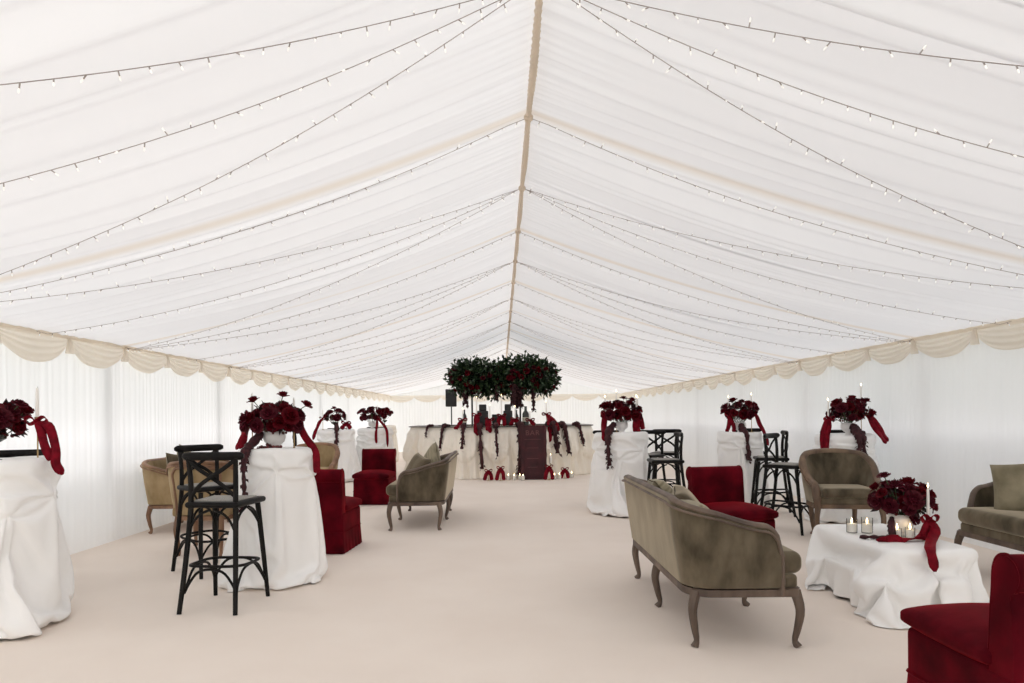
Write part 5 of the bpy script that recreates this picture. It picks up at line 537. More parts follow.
CLOTH_R2 = ([0,50,0,-1,0,-1,-1,-2,-1,-2,-2,-2,-3,-2,-3,-3,-3,-3,-4,-3,-3,-4,-3,-4,-4,-3,-4,-3,-3,-4,-3,-3,-3,-3,-2,-3,-2,-2,-2,-1,-2,-1,-1,0,-1,0,0,1,0,1,1,2,1,2,2,2,3,2,3,3,3,3,4,3,3,4,3,4,4,3,4,3,3,4,3,3,3,3,2,3,2,2,2,1,2,1,1,0,1,0,0,0,-1,-1,-1,-1,-2,-2,-2,-2,-2,-4,-2,-3,-3,-3,-3,-4,-4,-3,-4,-3,-3,-4,-3,-4,-4,-3,-3,-3,-3,-2,-4,-2,-2,-2,-2,-2,-1,-1,-1,-1,0,0,0,0,1,1,1,1,2,2,2,2,2,4,2,3,3,3,3,4,4,3,4,3,3,4,3,4,4,3,3,3,3,2,4,2,2,2,2,2,1,1,1,1,0,-4,0,0,-1,0,-2,0,-2,-1,-2,-2,-2,-2,-3,-2,-3,-4,-2,-3,-3,-4,-3,-4,-4,-3,-4,-3,-3,-3,-3,-3,-3,-3,-2,-2,-3,-2,-2,-2,-1,-1,-1,-1,0,0,0,0,1,0,2,1,1,2,2,2,3,1,4,2,3,4,3,3,3,4,3,4,4,3,4,3,3,3,3,3,3,3,2,2,2,2,1,1,1,1,0,1,1,-28,-1,-1,0,-2,0,-1,-1,-1,0,-1,0,-1,-1,-1,-2,0,-2,1,-1,0,-1,-1,0,-2,0,-1,-1,0,-2,-1,-1,-1,-1,-1,0,0,1,0,0,0,0,0,0,-1,0,0,0,0,-1,0,2,0,1,1,0,1,0,1,0,0,1,1,1,1,1,1,0,2,0,1,1,0,1,1,1,1,1,0,1,1,1,2,1,1,1,1,-1,-14,-3,-1,-1,2,-2,-1,0,0,1,2,2,2,0,-1,1,0,0,-2,-1,0,-1,0,0,0,0,-1,0,-1,1,0,0,1,-2,0,5,-2,-3,0,0,-2,-1,0,1,1,1,-1,-1,0,3,-4,1,2,1,1,0,1,0,0,1,1,-5,1,0,0,0,0,1,-1,0,1,0,0,0,0,0,1,1,-2,-1,-2,0,-1,0,4,2,3,3,2,-4,-2,-2,-2,2,2,1,2,0,-4,-4,-3,-2,-1,-1,1,3,3,2,0,0,0,0,0,0,0,0,-1,3,0,1,-4,1,3,-10,3,3,1,-1,1,1,4,5,2,0,-1,-3,-4,-12,6,4,1,0,0,0,0,0,-1,-1,-8,6,-1,1,0,1,-1,-1,1,1,0,0,1,0,1,0,-1,0,4,1,1,-2,-3,-2,-5,-1,-2,2,4,10,-1,-1,-1,0,-3,0,-2,-6,-1,-1,0,1,1,6,-3,-2,-3,-1,6,0,0,-1,0,-1,1,2,1,-4,-1,-2,8,1,-4,0,9,3,1,-1,-1,-5,4,-7,-3,-9,-4,3,3,9,-2,-6,-4,-2,1,1,1,0,2,1,7,-1,1,-1,0,0,1,1,0,0,-4,-1,-1,1,0,2,-4,-2,1,4,4,4,4,1,0,-3,-3,-6,-6,-5,14,1,-1,-4,-1,0,-1,5,6,3,-1,-1,-1,-2,2,-1,0,3,-7,0,-1,0,0,0,-1,-4,0,-1,-1,0,-5,0,1,13,-9,-4,-3,9,4,8,-7,-1,-8,2,16,4,3,0,0,1,0,-11,2,1,-1,0,0,1,0,-2,-6,0,0,-1,-1,0,0,0,4,2,2,-5,-2,-3,5,3,-10,-4,-3,2,4,3,4,5,2,-11,-8,5,-6,0,-2,2,0,-1,0,-2,-3,3,12,6,-2,-4,-2,1,0,-3,5,3,1,-1,0,-1,0,1,-2,0,0,0,-3,-1,-2,-8,-1,1,1,-3,0,-1,3,1,13,6,-13,-7,2,5,7,-3,2,13,-14,2,-3,0,0,-1,0,3,6,-1,-3,1,2,1,0,0,1,0,-1,4,1,0,-1,-2,6,-1,-11,-6,-7,-2,0,1,3,9,2,0,0,-8,3,3,3,-1,0,-1,-1,-6,-8,5,8,0,0,-1,13,0,-5,-4,-1,0,-1,0,-1,-1,1,-1,0,9,4,2,3,0,-3,-5,-6,-4,-2,-2,-5,0,-4,0,3,15,5,-1,-5,-2,2,-3,-1,1,0,3,1,1,1,-8,-2,3,2,1,0,-1,1,0,0,0,-1,-4,-1,1,0,-1,3,3,15,1,-2,-5,-13,-1,6,0,0,0,0,15,-2,-4,-4,-2,-3,0,-1,-1,-3,-10,1,8,8,9,-4,0,-2,-1,-1,-1,0,-2,0,0,-1,0,-1,-11,0,1,13,-5,-1,4,8,2,-1,1,0,-1,-4,-3,0,-7,2,-10,3,7,-10,-2,15,-3,4,-2,-1,-4,1,9,-4,0,2,-1,0,1,0,0,-5,-1,1,5,1,0,2,3,2,1,-9,-6,-4,7,16,1,-15,0,9,-14,6,-13,9,5,4,3,2,0,0,1,0,0,-12,0,0,0,0,1,0,0,-1,1,-1,1,0,-1,1,0,0,0,-3,7,-7,9,7,3,1,-2,1,-1,1,0,0,-2,-8,-10,-1,8,-17,0,9,9,-16,1,1,0,1,4,0,0,4,0,0,1,0,-1,0,1,5,1,0,1,1,1,0,-1,-5,-11,-6,4,13,5,-9,-13,13,-7,8,3,-2,1,-14,-3,-1,1,1,1,-1,1,0,0,12,0,0,0,0,-3,2,0,2,-1,0,1,-1,2,-1,1,1,0,-3,0,0,0,0,7,-1,-1,-2,-1,-2,2,4,3,5,-7,-10,7,-5,1,6,-16,17,1,0,1,-1,0,-2,-10,2,0,0,0,0,2,-1,-3,-1,0,2,0,2,2,2,-8,-10,2,10,8,3,-15,-7,15,-4,4,-1,4,-2,-3,6,-5,0,-1,1,0,1,0,0,1,7,-7,-1,-2,-8,8,0,0,-1,0,0,-2,0,-2,0,-1,-1,1,7,0,0,0,0,-16,-2,1,1,1,1,0,-1,2,1,18,1,-9,12,-10,-11,17,-3,-2,-4,-3,0,-1,1,10,1,0,-7,-2,0,0,2,3,1,2,0,1,0,-1,-14,-7,9,7,5,2,-17,-3,15,-1,-1,2,1,2,-2,-1,-2,6,-5,0,-2,0,0,0,-1,9,-5,-1,4,-5,0,-6,6,0,1,0,0,1,1,0,0,0,-1,7,-4,-11,11,-11,-2,20,-5,4,3,1,1,-1,1,1,1,-17,0,0,0,0,9,-19,3,1,4,3,1,1,-4,0,0,1,8,1,-7,0,-1,1,1,0,0,0,-1,-15,-4,11,4,4,2,-17,0,14,0,-2,0,2,1,2,-3,0,-1,-2,5,-3,0,0,-1,-2,3,-1,2,-1,-1,-4,6,-2,1,0,-1,0,0,0,-1,1,-1,1,7,-9,1,0,3,0,-4,-2,14,-9,-5,-2,-2,-1,-2,-2,-1,15,0,0,0,0,-16,10,-3,-1,1,1,2,2,5,0,0,-2,-5,-1,7,0,2,0,-1,0,-1,1,-16,-1,9,5,3,2,-16,2,12,1,-3,1,0,2,0,0,-1,0,-1,0,-1,3,0,-2,-1,0,1,1,0,-2,-1,1,1,-1,1,0,0,0,-1,0,0,-1,2,4,-7,1,1,0,-1,4,-4,2,0,7,0,0,0,-2,5,1,2,-18,-7,11,-8,14,12,-9,0,-1,-9,-3,-3,-1,1,0,0,1,5,3,1,-2,-2,1,1,0,1,-6,7,-9,7,2,2,-17,2,12,1,-2,0,1,-1,1,0,2,-1,-1,-1,-1,0,0,0,0,0,1,0,0,0,0,-1,0,2,-1,-3,3,0,-1,0,0,0,2,1,-4,-1,1,0,1,0,-1,0,1,0,-4,2,0,5,4,-6,3,-5,-1,-2,-1,3,1,6,12,-16,-4,10,1,0,-3,1,0,1,0,-2,-5,0,3,1,-1,1,-1,-12,-6,1,16,1,2,-17,6,11,-2,-2,-1,0,2,0,1,0,0,-1,1,-2,0,-1,0,-1,2,-1,0,1,1,-1,-1,-1,1,1,0,-4,3,0,1,0,-1,0,0,-1,-1,1,3,-3,1,-1,1,-1,0,-3,8,0,0,-6,-1,6,-2,-3,0,-2,1,1,1,1,3,13,-11,-9,4,3,3,-2,-3,1,-1,0,4,1,-1,-2,1,-1,-2,0,0,0,0,1,-13,10,6,-1,-2,-2,-1,2,1,-1,2,0,0,0,-1,0,-2,1,-2,3,-2,1,-1,1,1,-2,0,0,0,1,0,-2,1,1,-1,0,0,0,0,0,-1,-1,2,-1,1,0,-1,0,1,-2,0,4,-1,3,-2,0,-2,-2,-1,-1,0,4,0,-1,-4,7,15,-12,-8,1,2,-1,3,-1,2,1,2,-1,1,3,-8,0,0,0,0,0,0,-6,12,0,-2,-4,-2,0,0,2,0,1,0,1,-1,0,0,-1,0,0,1,-2,0,0,1,0,0,0,0,-2,1,1,1,-2,-2,3,0,0,0,-1,0,-1,-1,2,1,-1,1,-1,0,-1,0,4,-5,1,3,-3,5,-5,1,-2,0,-2,1,2,0,0,-1,-4,4,19,-13,-7,1,4,1,0,1,2,-1,-3,-1,0,5,-11,-1,13,-10,10,-12,2,0,4,-3,-1,1,1,1,1,1,0,1,0,0,-1,0,0,-1,-1,1,-1,1,-1,0,1,1,-2,0,-1,1,1,0,0,-3,1,2,-1,0,0,0,-2,0,2,0,-1,1,0,-1,0,0,2,2,-5,-1,6,-4,3,-4,0,0,-1,-1,3,1,-1,4,-7,-2,4,18,-12,-7,-1,1,1,0,0,1,4,1,-3,-9,11,-1,1,-1,1,4,-12,-1,3,9,3,-4,-3,-1,1,0,0,1,0,0,0,-1,0,-1,0,-1,1,-1,0,1,0,0,-1,0,0,0,1,0,0,-1,-2,2,1,-1,0,-1,0,-1,1,1,0,1,-2,0,0,0,2,1,2,0,-6,5,-2,-2,-2,1,-1,-1,3,0,0,2,-1,-4,-1,4,14,-10,1,0,0,0,0,0,0,-2,-11,13,-1,-1,1,0,1,0,-4,1,-8,2,7,9,-4,-5,-1,0,1,1,0,-1,0,1,-2,0,0,0,-1,0,1,-1,1,0,-1,1,-2,2,0,0,0,-1,-1,0,1,1,0,-2,-1,0,3,-1,-1,2,-1,-1,0,-2,3,1,-2,0,5,-3,-1,-2,0,0,0,-5,8,-2,0,2,1,-4,-2,-1,5,5,-1,0,1,0,0,-3,0,-13,15,-1,0,-1,0,1,0,-1,-2,-2,10,-14,-1,3,16,-8,-2,-1,1,1,0,0,0,-1,0,0,-1,0,0,0,-1,1,-1,2,-2,0,-1,1,1,1,-2,1,-2,-1,1,1,-1,-1,0,0,5,-3,0,1,-2,0,0,1,-1,1,2,0,-1,0,-2,-1,0,0,0,0,0,1,0,2,2,-3,-4,1,0,12,-6,1,-5,1,0,4,-16,16,0,0,-1,0,-1,1,0,-1,0,-3,0,12,-11,-1,1,14,-11,-3,3,1,-1,-1,0,0,0,-1,0,0,0,-1,1,-1,1,-1,0,2,-2,1,0,0,0,-2,1,-2,1,-1,0,0,1,-1,2,0,0,0,0,-1,0,1,0,-1,2,2,-1,-2,-1,0,-1,0,0,0,0,1,1,0,3,0,-6,-1,0,1,7,-3,-2,0,0,-11,15,0,0,0,0,-2,2,1,-1,0,-2,-2,0,2,8,-8,0,7,5,-7,-2,-1,0,-1,0,0,0,-1,0,0,-1,0,0,1,-1,1,-2,0,0,1,1,0,0,-1,0,0,-2,0,0,0,0,0,2,0,0,2,-3,-1,1,-1,2,0,0,-1,0,0,-1,0,0,0,1,-1,1,-1,1,0,3,4,0,-11,1,0,0,-1,4,0,-2,3,3,0,0,0,-1,0,0,1,-1,0,0,-3,-1,2,3,2,-4,3,4,5,-3,-5,-10,3,5,-1,0,-1,0,-1,1,0,0,0,0,0,-1,0,-1,2,0,0,0,0,-3,1,0,-2,0,-1,2,1,0,1,0,1,-2,1,-1,1,-1,0,0,1,0,0,-1,-1,0,1,-1,1,-2,1,1,1,1,1,-4,2,-2,-1,-2,2,3,0,-5,8,0,0,1,-1,-1,0,0,1,0,-1,0,-3,0,0,3,3,-1,0,-11,5,5,5,-4,4,-7,2,-1,-1,0,0,0,-1,1,0,-1,1,-2,0,1,1,0,0,0,-1,2,-3,-1,0,-1,1,-1,2,-7,8,0,0,-1,-1,2,2,-3,0,1,0,0,-1,-1,0,0,1,-1,0,-1,1,1,0,2,0,-2,3,-5,1,4,-3,1,-5,7,1,0,1,-1,0,-1,0,0,2,-2,0,0,-2,-1,-1,1,7,1,-3,-3,-7,2,-1,0,8,-1,0,0,-1,0,0,-1,1,0,0,-1,0,-1,5,-3,0,0,1,-1,0,-2,-1,0,0,0,-1,-2,7,-5,3,0,0,-1,-1,1,1,-4,1,2,0,1,-2,0,1,0,1,-1,0,0,-1,0,2,0,2,0,-5,4,-4,-1,6,-2,0,3,0,0,0,0,0,-2,0,1,2,-2,0,1,-3,-1,0,0,1,3,-1,0,-5,-3,1,10,-3,-2,1,1,0,-1,0,0,0,0,0,-1,0,-2,4,-1,0,-1,1,1,0,-1,-1,-2,0,0,0,-1,4,-4,4,-1,0,-2,0,1,-5,9,-3,-3,1,2,-1,-1,0,2,-5,3,2,-2,1,0,0,1,2,1,-4,3,2,-5,0,-3,7,-1,1,0,0,1,-2,0,0,-1,3,-2,1,0,-3,-1,0,0,1,1,1,1,-2,5,-3,6,-10,1,-2,4,-1,0,0,-1,1,1,0,-2,-1,0,2,0,0,0,-1,-1,0,0,0,-1,0,0,-1,14,-11,-2,3,-1,-1,0,0,0,-4,2,7,0,-1,-5,0,0,-1,-1,-1,5,-1,0,0,0,-1,-1,5,1,-1,-6,0,4,-3,6,0,0,-1,1,0,0,-1,-2,1,1,3,-4,1,2,-1,6,-9,-1,0,1,2,1,-1,2,5,-6,-5,-4,7,-5,5,0,-1,3,1,1,2,8,-15,-1,3,-1,1,-1,-2,1,-1,-1,1,0,-1,-1,2,-1,0,-1,3,-1,-7,6,1,2,-6,1,3,2,-1,-3,0,1,0,-3,1,5,-1,0,-1,-1,1,3,-2,6,-3,-5,0,2,4,-1,0,-1,1,0,1,-2,-1,1,0,-1,0,0,-3,-3,9,-2,10,-12,-1,1,1,6,-3,-10,3,4,-9,2,0,17,2,-3,2,2,3,1,-1,-10,-5,13,-17,3,2,-2,-3,2,0,-1,-1,0,1,1,-1,5,0,0,-1,2,-9,-6,18,-5,-7,-2,4,3,-4,1,0,0,-3,3,-1,4,0,-1,-2,2,-1,1,-1,0,9,-8,1,1,-1,1,0,1,0,0,0,-1,0,-1,0,1,-1,-1,-3,2,7,-1,1,3,-9,-1,2,3,2,-4,4,-10,15,-4,3,-6,5,8,1,0,-1,-1,-2,-5,3,-7,5,-2,2,-11,3,-3,0,1,0,0,0,1,3,-14,15,-1,-3,2,-3,6,-7,8,-8,0,-10,7,1,0,0,-6,-2,0,8,8,-4,1,-2,-1,-1,2,-6,-9,2,13,2,-1,1,0,1,1,0,-1,0,-2,0,1,0,-1,-3,2,-1,17,-7,-5,-2,11,-1,-11,-1,0,8,-4,-2,-16,3,28,1,0,0,-5,-4,-4,-11,-1,-4,12,-3,7,4,2,-17,-5,10,0,-1,3,1,-1,1,2,1,0,-1,-1,-2,0,1,-17,-1,0,14,-6,13,-9,1,0,-4,2,2,-4,9,-3,5,-2,0,-4,3,-1,-17,13,10,4,-2,0,-3,-2,-1,1,0,1,-6,2,-4,-6,9,2,7,-11,21,0,-5,-3,-8,1,11,0,-13,-3,-3,-3,-3,5,12,-11,3,-1,-1,4,-1,-5,1,-5,0,21,5,-2,-2,0,1,-2,-13,1,5,-4,-1,7,-1,1,1,8,-12,1,-2,0,9,-3,-10,-2,21,-1,-20,-7,-4,1,2,3,5,19,-3,0,2,1,-1,-13,-5,-9,18,5,1,3,-5,-2,1,-4,1,-1,-1,0,-6,-13,2,19,-5,-1,6,9,1,1,-2,2,-7,-5,-10,-5,-6,3,2,3,1,4,-13,0,8,-1,-1,-3,3,0,5,0,14,1,7,1,-8,2,-5,-2,-1,3,-5,2,11,-5,-1,7,0,-5,-5,-1,-8,-2,15,-1,-1,-4,-17,4,-6,3,-2,0,0,0,16,15,0,1,-8,6,-1,-7,-1,-1,8,1,-5,1,-10,1,3,2,-3,-2,-3,-15,0,14,9,-18,9,1,-9,13,9,4,2,-14,-13,0,-4,0,-2,-1,2,19,-14,0,4,5,-10,2,2,2,-10,12,6,16,-15,-8,16,-12,13,-4,-2,0,3,-5,3,7,-12,2,0,-9,-5,14,0,1,-10,18,-20,14,-1,5,-2,-27,13,-9,1,-5,3,9,-2,-10,22,2,-1,-2,-17,25,0,3,-2,-6,-9,-11,13,2,0,-1,-4,-7,-3,9,-3,2,-7,17,-6,-9,13,2,-8,5,15,-3,-3,-27,-1,4,16,4,6,-30,4,3,-6,0,0,1,-1,-1,21,-7,0,-5,27,-17,-7,24,-15,1,1,0,-3,0,6,-3,3,-2,-1,-3,16,-22,-1,17,-3,-17,-3,2,18,-1,-15,4,-10,5,3,6,0,-4,-3,-1,-1,9,17,-13,6,-7,-1,2,-2,5,4,-12,6,0,-14,7,-5,-8,0,0,10,1,9,0,-11,0,-1,2,3,2,-6,16,0,-3,-21,-1,-2,2,-2,32,-9],
